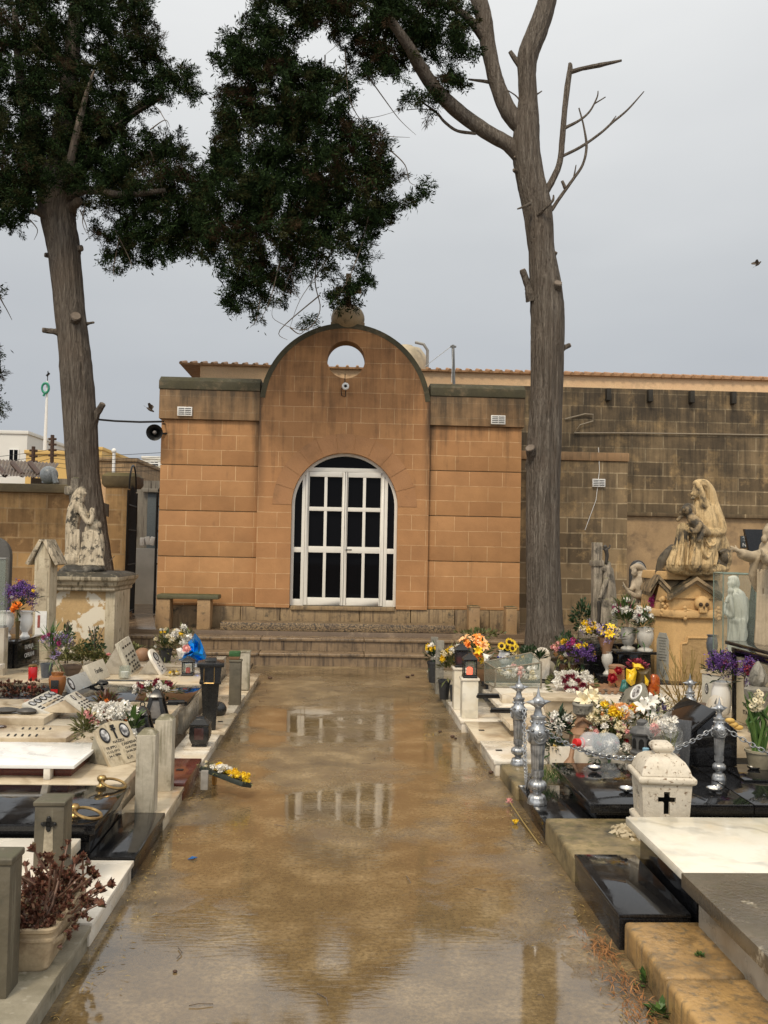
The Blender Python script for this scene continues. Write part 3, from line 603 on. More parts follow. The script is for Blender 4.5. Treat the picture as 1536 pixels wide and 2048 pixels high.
# ------------------------------------------------------------------ trees
def taper(px_pts, Y, dy=0):
    pts, rad = [], []
    for i, p in enumerate(px_pts):
        y = Y + (p[3] if len(p) > 3 else 0); pts.append(V(p[0], p[1], y)); rad.append(S(p[2]/2, y))
    # resample with Catmull-Rom so that the outline stays smooth
    P, Q = [], []
    for i in range(len(pts)-1):
        a, b, c, d = pts[max(i-1, 0)], pts[i], pts[i+1], pts[min(i+2, len(pts)-1)]
        for k in range(5):
            t = k/5; P.append(.5*((2*b)+(c-a)*t+(2*a-5*b+4*c-d)*t*t+(3*b-a-3*c+d)*t**3)); Q.append(rad[i]+(rad[i+1]-rad[i])*t)
    return P+[pts[-1]], Q+[rad[-1]]
def limb(m, px_pts, Y, n=10, bump=.07, seed=0):
    P, Q = taper(px_pts, Y); m.tube(P, Q, n, bump, seed); return m
def blades(name, C, D, Lw, Wd, mat, parent):
    """many small flat leaf blades: bases C, directions D (numpy), one diamond each"""
    nb = len(C); rs = np.random.RandomState(len(C))
    L = Lw*rs.uniform(.6, 1.3, (nb, 1)); W = Wd*rs.uniform(.7, 1.3, (nb, 1))
    D = D/np.maximum(1e-6, np.linalg.norm(D, axis=1, keepdims=True)); A = rs.normal(size=(nb, 3)); Sd = np.cross(D, A); Sd /= np.maximum(1e-6, np.linalg.norm(Sd, axis=1, keepdims=True))
    v = np.empty((nb, 4, 3)); v[:, 0] = C; v[:, 1] = C+D*L*.55+Sd*W; v[:, 2] = C+D*L; v[:, 3] = C+D*L*.55-Sd*W
    off = np.array(wloc(parent)) if parent else np.zeros(3)
    me = bpy.data.meshes.new(name); me.vertices.add(nb*4); me.loops.add(nb*4); me.polygons.add(nb)
    me.vertices.foreach_set('co', (v.reshape(-1, 3)-off).ravel().astype('f4')); me.loops.foreach_set('vertex_index', np.arange(nb*4, dtype='i4'))
    me.polygons.foreach_set('loop_start', np.arange(0, nb*4, 4, dtype='i4'))
    me.update(calc_edges=True); me.materials.append(mat)
    o = bpy.data.objects.new(name, me); COL.objects.link(o); o.parent = parent; return o
def crown(blobs, Y, dY, seed, per=16, dens=190., rc=.19):
    """blobs in photo px (x, y, rx, ry[, density]) at distance Y, spread +-dY in depth -> clump centres, then sprays round each"""
    rs = np.random.RandomState(seed); C = []
    for b in blobs:
        x, y, rx, ry = b[:4]; k = b[4] if len(b) > 4 else 1.
        n = max(2, int(math.pi*rx*ry/dens*k))
        a = rs.uniform(0, 2*math.pi, n); r = rs.uniform(0, 1, n)**.5; d = rs.uniform(-1, 1, n)*np.sqrt(np.maximum(0.05, 1-r*r))
        for i in range(n):
            yy = Y+d[i]*dY*min(1, max(rx, ry)/70); C.append(V(x+rx*r[i]*math.cos(a[i]), y+ry*r[i]*math.sin(a[i]), yy))
    C = np.array([tuple(c) for c in C]); n = len(C)
    size = rs.uniform(.55, 1.25, (n, 1))*rc
    ax = rs.normal(size=(n, 3))*np.array([1, 1, .75])+np.array([0, 0, -.15]); ax /= np.linalg.norm(ax, axis=1, keepdims=True)
    cc = np.repeat(C, per, 0); ss = np.repeat(size, per, 0); aa = np.repeat(ax, per, 0)
    k = rs.uniform(-.5, 1, (n*per, 1)); wdt = (1-.75*np.abs(k))
    Q = cc+aa*ss*k*1.15+rs.normal(size=(n*per, 3))*ss*.26*wdt; D = aa*1.1+rs.normal(size=(n*per, 3))*.55
    patch = .5+.5*np.sin(C[:, 0]*2.3+seed)*np.cos(C[:, 2]*2.9+seed*.7); kk = .62*rs.uniform(0, 1, n)+.38*patch; kk = np.argsort(np.argsort(kk))/n
    return Q, D, np.repeat(kk, per), C, ax
def tree_crown(parent, blobs, Y, dY, seed, per=16, dens=190., brown=.10):
    Q, D, k, C, ax = crown(blobs, Y, dY, seed, per, dens); rs = np.random.RandomState(seed+1)
    a = k < .56; b = (k >= .56) & (k < 1-brown); c = k >= 1-brown
    # one crown of green sprays, with drier and dead brown sprays in it and broad sprays in its depth
    o = blades('crown', Q[a], D[a], .058, .0052, CYP, parent)
    blades('dry_foliage', Q[b], D[b], .058, .0052, CYP2, o)
    blades('dead_foliage', Q[c], D[c], .08, .004, CYPD, o)
    J = np.concatenate([C+rs.normal(size=C.shape)*.055 for _ in range(34)]); blades('inner_foliage', J, rs.normal(size=J.shape), .085, .0105, CYP, o)
    return o
def twigs(parent, specs, Y, name='dead_twig', mat=None, w0=3.0, seed=0):
    rr = random.Random(seed)
    for s_ in specs:
        m = MB(); limb(m, [(x, y, w0*(1-.8*i/(len(s_)-1)), (0 if i == 0 else rr.uniform(-.15, .15))) for i, (x, y) in enumerate(s_)], Y, 5, 0); m.build(name, mat or TWIG, parent)
def stub(parent, x0, y0, x1, y1, w, Y, dy=-.15):
    m = MB(); limb(m, [(x0, y0, w*2.0), (x0+(x1-x0)*.3, y0+(y1-y0)*.3, w*1.35, dy*.3), ((x0+x1)/2, (y0+y1)/2, w, dy*.5), (x1, y1, w*.88, dy)], Y, 12, .13, int(x0)); o = m.build('branch_stub', BARK, parent)
    a, b = V(x0, y0, Y), V(x1, y1, Y+dy); d = (b-a).normalized(); c = MB(); c.lathe([(S(w*.40, Y), 0), (S(w*.36, Y), .012), (0, .014)], 12)
    c.xf(Matrix.Translation(b) @ d.to_track_quat('Z', 'Y').to_matrix().to_4x4()); c.build('cut_face', CUTW, o)
# right-hand tree
YR = 13.35
tr1 = thing('cypress_tree', 'tall cypress with bare grey trunk leaning over the right hand graves', 'cypress', V(1092, 1290, YR))
m = MB()
limb(m, [(1093, 1310, 100), (1091, 1285, 82), (1089, 1230, 70), (1086, 1100, 66), (1086, 1000, 66), (1088, 900, 68), (1093, 800, 63), (1095, 700, 66), (1095, 620, 68), (1090, 560, 62), (1083, 500, 52), (1075, 420, 59), (1062, 360, 57), (1052, 300, 57), (1054, 250, 50), (1056, 200, 38), (1054, 150, 36), (1056, 110, 42), (1075, 60, 42), (1092, 10, 38), (1100, -40, 36), (1098, -120, 30)], YR, 56, .045, 3)
limb(m, [(1050, 262, 34), (1018, 225, 36), (996, 175, 32), (984, 130, 30), (975, 85, 32), (968, 40, 34), (955, -10, 34), (940, -70, 28)], YR, 18, .06, 5)
limb(m, [(1042, 310, 40), (1015, 288, 30), (970, 262, 30), (915, 222, 30), (872, 180, 28, -.2), (838, 130, 26, -.4), (815, 90, 22, -.6), (780, 40, 18, -.8)], YR, 16, .06, 6)
limb(m, [(975, 85, 26), (940, 40, 18, -.1), (900, 12, 13, -.2), (850, 2, 9, -.3)], YR, 10, .06, 7)
m.build('trunk', BARK, tr1, ang=80)
for s_ in ([(1088, 388, 15), (1105, 360, 13), (1119, 325, 12), (1124, 280, 12), (1128, 230, 11), (1134, 175, 12), (1140, 136, 10), (1139, 126, 6)], [(1138, 145, 11), (1165, 137, 9), (1200, 130, 10), (1243, 121, 5)],
           [(1126, 312, 6), (1165, 292, 6), (1203, 265, 5), (1225, 245, 5), (1255, 220, 4), (1288, 183, 2)], [(1128, 257, 7), (1160, 240, 5), (1180, 222, 4), (1194, 195, 3), (1196, 182, 2)], [(1190, 207, 3), (1211, 194, 2)],
           [(1103, 420, 9), (1122, 392, 8), (1145, 360, 7), (1165, 330, 6), (1173, 295, 6), (1168, 255, 4), (1158, 216, 3)], [(1130, 376, 8), (1124, 362, 6)], [(1148, 352, 4), (1152, 330, 2)], [(1215, 255, 4), (1232, 232, 2)], [(1075, 430, 7, -.2), (1095, 412, 6, -.3), (1106, 400, 6, -.3), (1107, 390, 3, -.3)], [(1060, 408, 8, -.25), (1046, 414, 5, -.35), (1035, 418, 3, -.4)],
           [(1000, 170, 7), (975, 164, 8), (938, 159, 4)], [(952, 267, 7), (915, 262, 6), (890, 245, 6), (872, 225, 5), (838, 200, 3)], [(875, 222, 3), (840, 218, 2), (812, 220, 1.5)], [(1042, 205, 4), (1030, 190, 3), (1000, 172, 2)], [(1020, 103, 9), (1035, 125, 12), (1045, 140, 10)], [(1072, 190, 4), (1084, 182, 2)]):
    m = MB(); limb(m, s_, YR, 7, .1, len(s_)); m.build('dead_branch', BARK, tr1)
stub(tr1, 1066, 600, 1045, 540, 15, YR, -.10); stub(tr1, 1106, 600, 1116, 566, 20, YR, -.24); stub(tr1, 1118, 700, 1140, 690, 10, YR, -.05); stub(tr1, 1072, 930, 1060, 896, 24, YR, -.22)
stub(tr1, 1040, 350, 1028, 340, 8, YR, -.1); stub(tr1, 1046, 330, 1030, 314, 6, YR, -.1); stub(tr1, 1100, 525, 1112, 505, 8, YR, -.08)
B1 = [(560, 30, 80, 55), (650, -15, 90, 50), (735, 20, 90, 62), (810, 10, 80, 44), (880, 66, 62, 40), (925, 100, 30, 24, .8), (900, 172, 40, 26, .8), (850, 200, 36, 24, .7), (790, 112, 56, 54, .85), (840, 84, 50, 40, .9), (735, 110, 40, 44, .8), (900, 20, 46, 24, .7),
      (468, 122, 42, 26), (515, 100, 70, 55), (560, 180, 95, 65), (450, 205, 24, 34), (480, 230, 45, 30), (445, 285, 32, 28), (530, 270, 85, 55), (640, 190, 75, 55), (650, 290, 95, 65), (725, 300, 50, 48, .9), (440, 345, 40, 30),
      (500, 350, 90, 56), (600, 380, 110, 66), (700, 390, 80, 55), (755, 345, 34, 30), (775, 395, 26, 26), (842, 378, 12, 16, 1.4), (826, 398, 10, 12, 1.2), (752, 440, 36, 34, .8), (470, 430, 76, 50), (560, 460, 100, 52), (660, 465, 85, 42, .85), (735, 500, 28, 30, .6),
      (440, 490, 50, 36), (500, 540, 60, 44), (545, 580, 30, 34, .8), (480, 596, 32, 28), (508, 626, 14, 18, .9), (460, 612, 14, 14, .8), (640, 540, 46, 26, .5), (705, 556, 36, 30, .5), (690, 600, 28, 20, .9), (662, 580, 14, 14, .6), (618, 640, 14, 9, .6), (728, 545, 16, 18, .7), (590, 515, 40, 34, .6), (575, 550, 14, 24, .6)]
tree_crown(tr1, B1, YR-.2, .85, 11, 190, 195, .10)
twigs(tr1, [[(700, 330), (640, 420), (600, 500), (575, 560), (560, 610)], [(700, 380), (680, 470), (640, 540), (600, 600), (580, 655)], [(740, 420), (720, 500), (690, 570), (660, 610)], [(640, 470), (630, 560), (640, 620), (610, 660), (550, 640), (545, 615)], [(580, 655), (600, 668), (618, 650)],
            [(780, 300), (810, 330), (820, 365), (845, 372)], [(560, 520), (540, 600), (515, 650)], [(600, 480), (585, 560), (600, 600)], [(690, 100), (700, 200), (740, 260), (790, 280)], [(720, 130), (770, 200), (800, 240), (832, 270)], [(650, 110), (655, 160), (700, 230), (745, 235), (800, 220)], [(640, 590), (560, 660), (575, 680)],
            [(660, 40), (690, 70), (650, 110)], [(520, 600), (512, 640), (500, 655)], [(720, 250), (760, 270), (820, 275)]], YR-.35, seed=3)
# left-hand tree
YL = 15.2
tr2 = thing('cypress_tree', 'cypress with leaning grey trunk and stub branches behind the angel pedestal', 'cypress', V(205, 1255, YL))
m = MB()
limb(m, [(214, 1275, 84), (204, 1230, 68), (196, 1150, 62), (180, 1050, 64), (167, 950, 62), (161, 850, 65), (154, 760, 64), (148, 690, 60), (138, 600, 58), (128, 500, 62), (117, 440, 66), (112, 390, 72), (120, 330, 52), (130, 250, 42), (140, 150, 34), (150, 40, 26), (158, -90, 18)], YL, 56, .045, 9)
limb(m, [(112, 420, 44), (90, 350, 30), (60, 260, 24), (40, 150, 18), (30, 20, 12)], YL, 12, .06, 4); limb(m, [(125, 380, 40), (190, 300, 26), (260, 230, 18), (330, 190, 10)], YL, 12, .06, 8)
limb(m, [(120, 400, 36), (170, 380, 18, -.3), (250, 390, 14, -.5), (330, 380, 9, -.6)], YL, 10, .06, 2)
m.build('trunk', BARK, tr2, ang=80)
m = MB(); limb(m, [(138, 330, 18, -.5), (155, 260, 16, -.6), (165, 215, 12, -.6), (178, 170, 8, -.6), (190, 138, 3, -.6)], YL, 9, .12, 4); m.build('dead_branch', CUTW, tr2)
stub(tr2, 118, 448, 72, 420, 18, YL, -.25); stub(tr2, 100, 430, 52, 422, 10, YL, -.1); stub(tr2, 135, 420, 158, 402, 19, YL, -.3); stub(tr2, 128, 665, 86, 660, 12, YL, -.15); stub(tr2, 184, 842, 206, 808, 13, YL, -.1)
stub(tr2, 150, 655, 152, 632, 24, YL, -.27); stub(tr2, 150, 500, 162, 496, 14, YL, -.1); stub(tr2, 106, 512, 90, 510, 10, YL, -.05); stub(tr2, 170, 648, 187, 645, 5, YL, -.05)
B2 = [(40, 30, 90, 70), (120, 20, 70, 55), (220, 10, 70, 45), (270, 20, 36, 40), (290, 80, 34, 36), (240, 90, 50, 45), (140, 90, 50, 40, .7), (40, 130, 90, 60), (110, 160, 80, 55), (210, 150, 60, 50), (290, 140, 30, 40), (345, 145, 36, 24), (368, 160, 26, 16), (375, 188, 20, 20), (330, 180, 40, 28, .8),
      (30, 230, 70, 60), (120, 240, 90, 55), (215, 230, 60, 50), (270, 215, 36, 30, .6), (40, 330, 80, 60), (130, 320, 90, 50), (220, 300, 70, 50), (290, 300, 50, 40, .7), (355, 290, 28, 26), (330, 320, 50, 34), (380, 350, 40, 26),
      (20, 400, 44, 50), (50, 370, 60, 40), (200, 370, 70, 45), (280, 370, 70, 45), (350, 390, 60, 45), (400, 420, 50, 60), (310, 440, 70, 50), (245, 430, 50, 45, .7), (275, 500, 34, 36), (240, 480, 24, 36, .7), (330, 490, 50, 35), (390, 490, 40, 36), (228, 545, 8, 14), (300, 525, 16, 10), (200, 455, 20, 12), (205, 510, 14, 18), (218, 500, 10, 22, .8), (10, 440, 26, 20)]
tree_crown(tr2, B2, YL-.1, 1.0, 21, 190, 185, .07)
twigs(tr2, [[(60, 440), (75, 460), (68, 480)], [(160, 420), (172, 450), (180, 480)], [(170, 410), (165, 445), (175, 470)], [(230, 250), (300, 210), (330, 240), (335, 260)], [(250, 300), (260, 350), (245, 400)], [(270, 330), (280, 400), (270, 440)], [(300, 300), (320, 360), (330, 420)], [(230, 460), (260, 520), (262, 538)], [(60, 80), (110, 120), (180, 130)], [(240, 470), (228, 530), (228, 550)], [(300, 260), (330, 240), (340, 255)]], YL-.4, seed=8)
# a third cypress just outside the frame reaches in at the left edge
tr3 = thing('cypress_tree', 'cypress almost wholly outside the frame, only twig ends showing at the left edge', 'cypress', V(-150, 1255, 15.6))
m = MB(); limb(m, [(-150, 1275, 80), (-150, 1000, 60), (-150, 700, 54), (-148, 300, 40), (-140, -100, 24)], 15.6, 20, .06, 5); limb(m, [(-148, 760, 20), (-100, 720, 14), (-50, 720, 9), (-5, 740, 4)], 15.6, 8, .05, 1); limb(m, [(-148, 600, 20), (-80, 560, 10), (-20, 570, 5), (8, 610, 2), (24, 640, 1)], 15.6, 8, .05, 1); m.build('trunk', BARK, tr3)
tree_crown(tr3, [(-80, 500, 60, 60), (-120, 350, 90, 90), (-60, 700, 50, 60), (-12, 590, 14, 34), (-4, 705, 8, 14), (-10, 790, 16, 50), (-60, 800, 40, 50)], 15.6, .7, 31, 120, 240, .1)
# birds and the cable
for px, py, s_, rot, lb in ((300, 819, .11, .5, 'small brown bird in flight left of the chapel'), (1516, 528, .10, -.7, 'small dark bird in flight high at the right edge')):
    q = V(px, py, 14.0); b = thing('flying_bird', lb, 'bird', q); m = MB(); M = Matrix.Translation(q) @ Matrix.Rotation(rot, 4, 'Y')
    m.lathe([(0, -.6), (.10, -.45), (.2, -.1), (.19, .2), (.12, .42), (.11, .55), (.03, .66), (0, .7)], 10); m.xf(Matrix.Rotation(R(90), 4, 'Y'))
    for sd in (-1, 1):
        a = len(m.v); m.add([(.25, .1*sd, .1), (-.25, .1*sd, .08), (-.55, .55*sd, .55), (-.3, .9*sd, .75), (.12, .6*sd, .6), (.25, .1*sd, .14), (-.25, .1*sd, .12), (-.55, .55*sd, .58), (-.3, .9*sd, .77), (.12, .6*sd, .63)], [(0, 1, 2, 3, 4), (9, 8, 7, 6, 5), (0, 4, 9, 5), (4, 3, 8, 9), (3, 2, 7, 8), (2, 1, 6, 7)])
    m.add([(-.5, -.06, 0), (-.5, .06, 0), (-1.0, .16, .03), (-1.0, -.16, .03), (-.5, -.06, .03), (-.5, .06, .03), (-1.0, .16, .05), (-1.0, -.16, .05)], [(0, 1, 2, 3), (7, 6, 5, 4), (0, 4, 5, 1), (2, 6, 7, 3), (1, 5, 6, 2), (3, 7, 4, 0)])
    m.xf(M @ Matrix.Diagonal((s_, s_, s_, 1))); m.build('body', plain('bird_brown', (.07, .05, .035), .7), b)
m = MB(); m.tube([V(196, 839, 15.0), V(230, 842, 14.8), V(280, 844, 14.6), V(328, 843, 14.42)], .016, 6)
tag(m.build('slack_cable', BLACKM, loc=V(196, 839, 15.0)), 'thick black cable strung from the tree trunk to the chapel', 'cable')
# ================================================================== materials of the graves
MW = marble('white_marble', (.74, .69, .60), (.42, .39, .34), 5, .22, stain=(.55, .44, .29))
MWB = marble('veined_white_marble', (.72, .68, .58), (.36, .35, .31), 4.5, .16, stain=(.60, .52, .37), warp=4)
MPL = marble('clean_white_marble', (.82, .81, .78), (.55, .55, .54), 5, .3)
MC = marble('cream_marble', (.58, .49, .355), (.32, .25, .165), 4, .18, stain=(.30, .22, .135))
MG = marble('grey_marble', (.42, .38, .31), (.22, .20, .165), 5, .25, stain=(.26, .21, .145))
MGS = stone('weathered_grey_marble', (.35, .315, .24), (.19, .17, .12), 6, (.35, .7), .3, 40, spot=(.10, .095, .06), spotscale=7, streak=(.40, .37, .30), strk=(.6, .75))
POSTM = stone('stained_post_marble', (.52, .47, .375), (.32, .285, .21), 5, (.35, .65), .2, 40, spot=(.13, .115, .075), spotscale=5, spotlo=.54, spothi=.7, streak=(.19, .17, .115), strk=(.54, .68), moss=(.14, .125, .07), mosslo=.3)
POSTD = stone('dark_post_stone', (.135, .115, .078), (.075, .064, .043), 6, (.4, .7), .3, 40, spot=(.055, .05, .033), spotscale=6, streak=(.24, .22, .16), strk=(.6, .75), moss=(.09, .085, .05), mosslo=.35)
GB = granite('black_granite', (.006, .006, .007), (.022, .022, .023), .035)
GR = granite('red_granite', (.13, .035, .022), (.055, .015, .012), .10)
GY = granite('dark_grey_granite', (.05, .052, .056), (.10, .10, .105), .12)
CONC = stone('rough_concrete', (.30, .28, .235), (.14, .13, .105), 9, bmp=.8, bscale=30, spot=(.05, .048, .038), spotscale=16)
TERRA = stone('pale_terracotta', (.52, .41, .26), (.38, .28, .17), 6, (.5, .8), .3, 60, spot=(.20, .14, .08), spotscale=6, spotlo=.52, spothi=.72)
TERRB = stone('terracotta', (.36, .20, .11), (.22, .12, .065), 6, (.45, .8), .2, 60, spot=(.09, .07, .05), spotscale=5)
INK = plain('black_lettering', (.015, .014, .013), .5)
LEADW = plain('white_lettering', (.66, .65, .62), .5)
BRASS = NT('brass'); BRASS.set(Base_Color=BRASS.ramp(BRASS.noise(14, 4), [(.35, (.30, .18, .07)), (.65, (.52, .36, .15))]), Metallic=.9, Roughness=.32); BRASS = BRASS.m
SILV = NT('silver_paint'); SILV.set(Base_Color=SILV.ramp(SILV.noise(20, 5), [(.3, (.16, .165, .17)), (.6, (.46, .47, .48))]), Metallic=.75, Roughness=.30, Normal=SILV.bump(SILV.noise(40, 4), .15, .004)); SILV = SILV.m
CHROME = NT('tin_dish').set(Base_Color=(.62, .62, .62), Metallic=1., Roughness=.18).m
BPL = plain('black_lantern_metal', (.012, .012, .012), .28, 0, .3, 40, .1)
PHOTO = NT('portrait_photo'); PHOTO.set(Base_Color=PHOTO.ramp(PHOTO.noise(28, 3, .5), [(.35, (.05, .05, .055)), (.5, (.30, .29, .28)), (.62, (.62, .62, .62))]), Roughness=.2); PHOTO = PHOTO.m
def _glass(name, col, rough=.03, alpha=.25, ior=1.45):
    n = NT(name); n.set(Base_Color=col, Roughness=rough, IOR=ior, Alpha=alpha, Specular_IOR_Level=.6); return n.m
GLASS = _glass('case_glass', (.30, .36, .31), .03, .22)
CLEARP = _glass('clear_plastic', (.78, .83, .88), .06, .30)
WRAPP = NT('clear_wrap'); WRAPP.set(Base_Color=(.72, .72, .68), Roughness=.12, Alpha=WRAPP.rng(WRAPP.noise(22, 4, .6), .35, .65, .03, .26), Normal=WRAPP.bump(WRAPP.noise(26, 4), .9, .02)); WRAPP = WRAPP.m
REDG = NT('red_candle_glass').set(Base_Color=(.42, .008, .01), Roughness=.12).m
FLAME = NT('candle_glow'); FLAME.set(Base_Color=(.8, .1, .06), Emission_Color=(1, .12, .05), Emission_Strength=1.6); FLAME = FLAME.m
AMBER = NT('amber_glass').set(Base_Color=(.26, .10, .03), Roughness=.15).m
BLUEF = NT('blue_foil'); BLUEF.set(Base_Color=(.0, .20, .62), Metallic=.65, Roughness=.22); BLUEF = BLUEF.m
YPAP = plain('yellow_wrap', (.85, .55, .02), .35, 0, .15); OPAP = plain('olive_wrap', (.09, .06, .02), .35, 0, .3)
REDP = plain('red_plastic', (.65, .02, .02), .3, 0, .1)
CERW = NT('white_ceramic').set(Base_Color=(.76, .75, .72), Roughness=.18).m
CERG = stone('grey_white_marble_vase', (.56, .54, .49), (.46, .44, .39), 7, (.25, .5), .1, 60)
PLD = plain('dark_plastic_pot', (.03, .032, .035), .45, 0, .3); PLB = plain('slate_blue_vase', (.10, .115, .135), .35, 0, .3); PLBR = plain('brown_pot', (.12, .08, .055), .6)
S_ORANGE = stone('ochre_limestone_carving', (.62, .40, .175), (.50, .31, .13), 5, (.6, .85), .35, 60, spot=(.13, .085, .045), spotscale=5, spotlo=.56, spothi=.72)
S_PIETA = stone('weathered_carving', (.66, .48, .25), (.50, .35, .17), 5, (.6, .85), .3, 60, spot=(.05, .042, .03), spotscale=3.2, spotlo=.54, spothi=.64, moss=(.09, .085, .03), mosslo=.5, drape=1.)
S_PALE = stone('lichened_white_carving', (.62, .53, .39), (.44, .36, .25), 7, (.6, .85), .4, 50, spot=(.06, .052, .038), spotscale=11, spotlo=.52, spothi=.60, moss=(.08, .07, .045), mosslo=.36, drape=1.)
S_GREY = stone('grey_weathered_carving', (.40, .34, .26), (.26, .22, .165), 6, (.6, .85), .35, 50, spot=(.06, .052, .04), spotscale=5, spotlo=.52, spothi=.66, moss=(.13, .13, .035), mosslo=.38, streak=(.12, .10, .075), drape=1.)
S_MARB = stone('white_marble_figure', (.66, .68, .60), (.56, .58, .50), 4, (.35, .5), .08, 60, drape=.5)
S_SPECK = stone('speckled_white_stone', (.66, .60, .50), (.52, .46, .36), 6, (.6, .85), .4, 50, spot=(.16, .10, .055), spotscale=40, spotlo=.58, spothi=.66)
PEEL = stone('peeling_plaster', (.50, .34, .16), (.40, .265, .12), 3, (.6, .85), .3, 40, spot=(.68, .62, .50), spotscale=2.4, spotlo=.50, spothi=.525)
PCORN = stone('pedestal_cornice', (.46, .40, .29), (.34, .28, .19), 6, bmp=.5, spot=(.10, .08, .05), spotscale=7, moss=(.035, .03, .02), mosslo=.25, streak=(.09, .075, .045))
LEAF = leafm('leaf_green', (.03, .075, .015), (.09, .16, .035), .5); LEAFD = leafm('dark_leaf', (.012, .035, .012), (.035, .075, .022), .5); LEAFO = leafm('olive_leaf', (.07, .085, .02), (.17, .16, .05), .6)
LEAFR = leafm('succulent_brown', (.085, .03, .02), (.23, .10, .065), .4, (.17, .15, .08)); STEMB = plain('succulent_stem', (.16, .085, .055), .6); STRAW = leafm('dry_stem', (.20, .13, .05), (.33, .25, .10), .8)
def pet(name, a, b): return leafm(name, a, b, .6)
P = dict(white=pet('white_petal', (.70, .66, .58), (.85, .83, .78)), cream=pet('cream_petal', (.66, .56, .34), (.82, .74, .54)), yellow=pet('yellow_petal', (.72, .42, .01), (.88, .66, .03)), pink=pet('pink_petal', (.62, .24, .24), (.78, .44, .40)),
         purple=pet('purple_petal', (.055, .02, .13), (.17, .075, .30)), lilac=pet('lilac_petal', (.22, .16, .34), (.42, .34, .50)), maroon=pet('maroon_petal', (.14, .012, .025), (.30, .03, .06)), red=pet('red_petal', (.22, .004, .010), (.38, .012, .02)),
         orange=pet('orange_petal', (.75, .16, .015), (.88, .32, .04)), peach=pet('peach_petal', (.78, .38, .14), (.88, .54, .26)), magenta=pet('magenta_petal', (.30, .02, .12), (.48, .06, .22)))
# ================================================================== flowers
def petal(m, c, d, up, L, W, curl=.25):
    d = d.normalized(); s_ = d.cross(up)
    s_ = s_.normalized() if s_.length > 1e-4 else d.orthogonal().normalized(); nn = s_.cross(d)
    m.add([c, c+d*L*.5+s_*W+nn*L*curl*.4, c+d*L*.95+nn*L*curl*.1, c+d*L*.5-s_*W+nn*L*curl*.4], [(0, 1, 2, 3)])
def rv(): return Vector((rnd.gauss(0, 1), rnd.gauss(0, 1), rnd.gauss(0, 1))).normalized()
def mum(m, c, r, n=34, nz=(0, 0, 1)):
    z = Vector(nz)
    for i in range(n):
        d = rv()
        if d.dot(z) < -.35: d = -d
        petal(m, c+d*r*.25, d+z*.25, rv(), r*rnd.uniform(.7, .95), r*.2)
    m.ball(c, r*.55, 8, 6)
def daisy(m, c, r, nz, n=12):
    z = Vector(nz).normalized(); u = z.orthogonal().normalized(); v = z.cross(u)
    for k in range(n):
        a = 2*math.pi*k/n+rnd.uniform(-.1, .1); d = u*math.cos(a)+v*math.sin(a)
        petal(m, c+d*r*.25, d+z*.2, z, r*.8, r*.2)
def lily(m, c, r, nz):
    z = Vector(nz).normalized(); u = z.orthogonal().normalized(); v = z.cross(u)
    for k in range(6):
        a = math.pi*k/3+rnd.uniform(-.1, .1); d = u*math.cos(a)+v*math.sin(a); s_ = z.cross(d); w_ = r*.24
        pts = [c-z*r*.5, c+d*r*.22+s_*w_*.8, c+d*r*.22-s_*w_*.8, c+d*r*.62+z*r*.38+s_*w_, c+d*r*.62+z*r*.38-s_*w_, c+d*r*1.02+z*r*.30]
        m.add(pts, [(0, 1, 2), (1, 3, 4, 2), (3, 5, 4)])
def rose(m, c, r, nz=(0, 0, 1)):
    z = Vector(nz).normalized(); u = z.orthogonal().normalized(); v = z.cross(u); m.ball(c, r*.45, 10, 7)
    for k in range(16):
        a = k*2.4; q = r*(.28+.5*k/16); d = u*math.cos(a)+v*math.sin(a); petal(m, c+d*q*.35-z*r*.3, z*(1.1-.8*k/16)+d*(.3+k/16), d, r*(1.05-.25*k/16), r*.42, -.3)
def spray(m, c, r, n, L, W, flat=1.):
    for i in range(n):
        d = rv(); d.z *= flat; p = c+Vector((d.x, d.y, d.z))*r*rnd.uniform(.3, 1); petal(m, p, rv()+Vector((0, 0, .3)), rv(), L*rnd.uniform(.7, 1.3), W)
def leafy(m, c, r, n, L, W, up=.6, out=1.):
    for i in range(n):
        d = rv(); d.z = abs(d.z)*up; p = c+d*r*rnd.uniform(.1, .8); petal(m, p, d*out+Vector((0, 0, .25))+rv()*.35, Vector((0, 0, 1)), L*rnd.uniform(.6, 1.25), W)
BLM = {}
def bloom(kind, colr, p, s_, nz, parent):
    """one flower head, a part of its bunch; heads of a kind share three meshes"""
    k = (kind, colr, rnd.randrange(3))
    if k not in BLM:
        m = MB(); O = Vector((0, 0, 0)); Z = (0, 0, 1)
        if kind == 'mum': mum(m, O, 1., 42, Z)
        elif kind == 'daisy': daisy(m, O, 1., Z, 16); daisy(m, O+Vector((0, 0, .05)), .85, Z, 14)
        elif kind == 'lily': lily(m, O, 1., Z)
        else: rose(m, O, 1., Z)
        o = m.build(colr+'_bloom', P[colr]); BLM[k] = o.data; bpy.data.objects.remove(o)
    o = bpy.data.objects.new(colr+'_bloom', BLM[k]); COL.objects.link(o); o.parent = parent; o.location = Vector(p)-wloc(parent)
    o.rotation_euler = (Vector(nz).normalized().to_track_quat('Z', 'Y').to_matrix() @ Matrix.Rotation(rnd.uniform(0, 6.28), 3, 'Z')).to_euler(); o.scale = (s_,)*3; return o
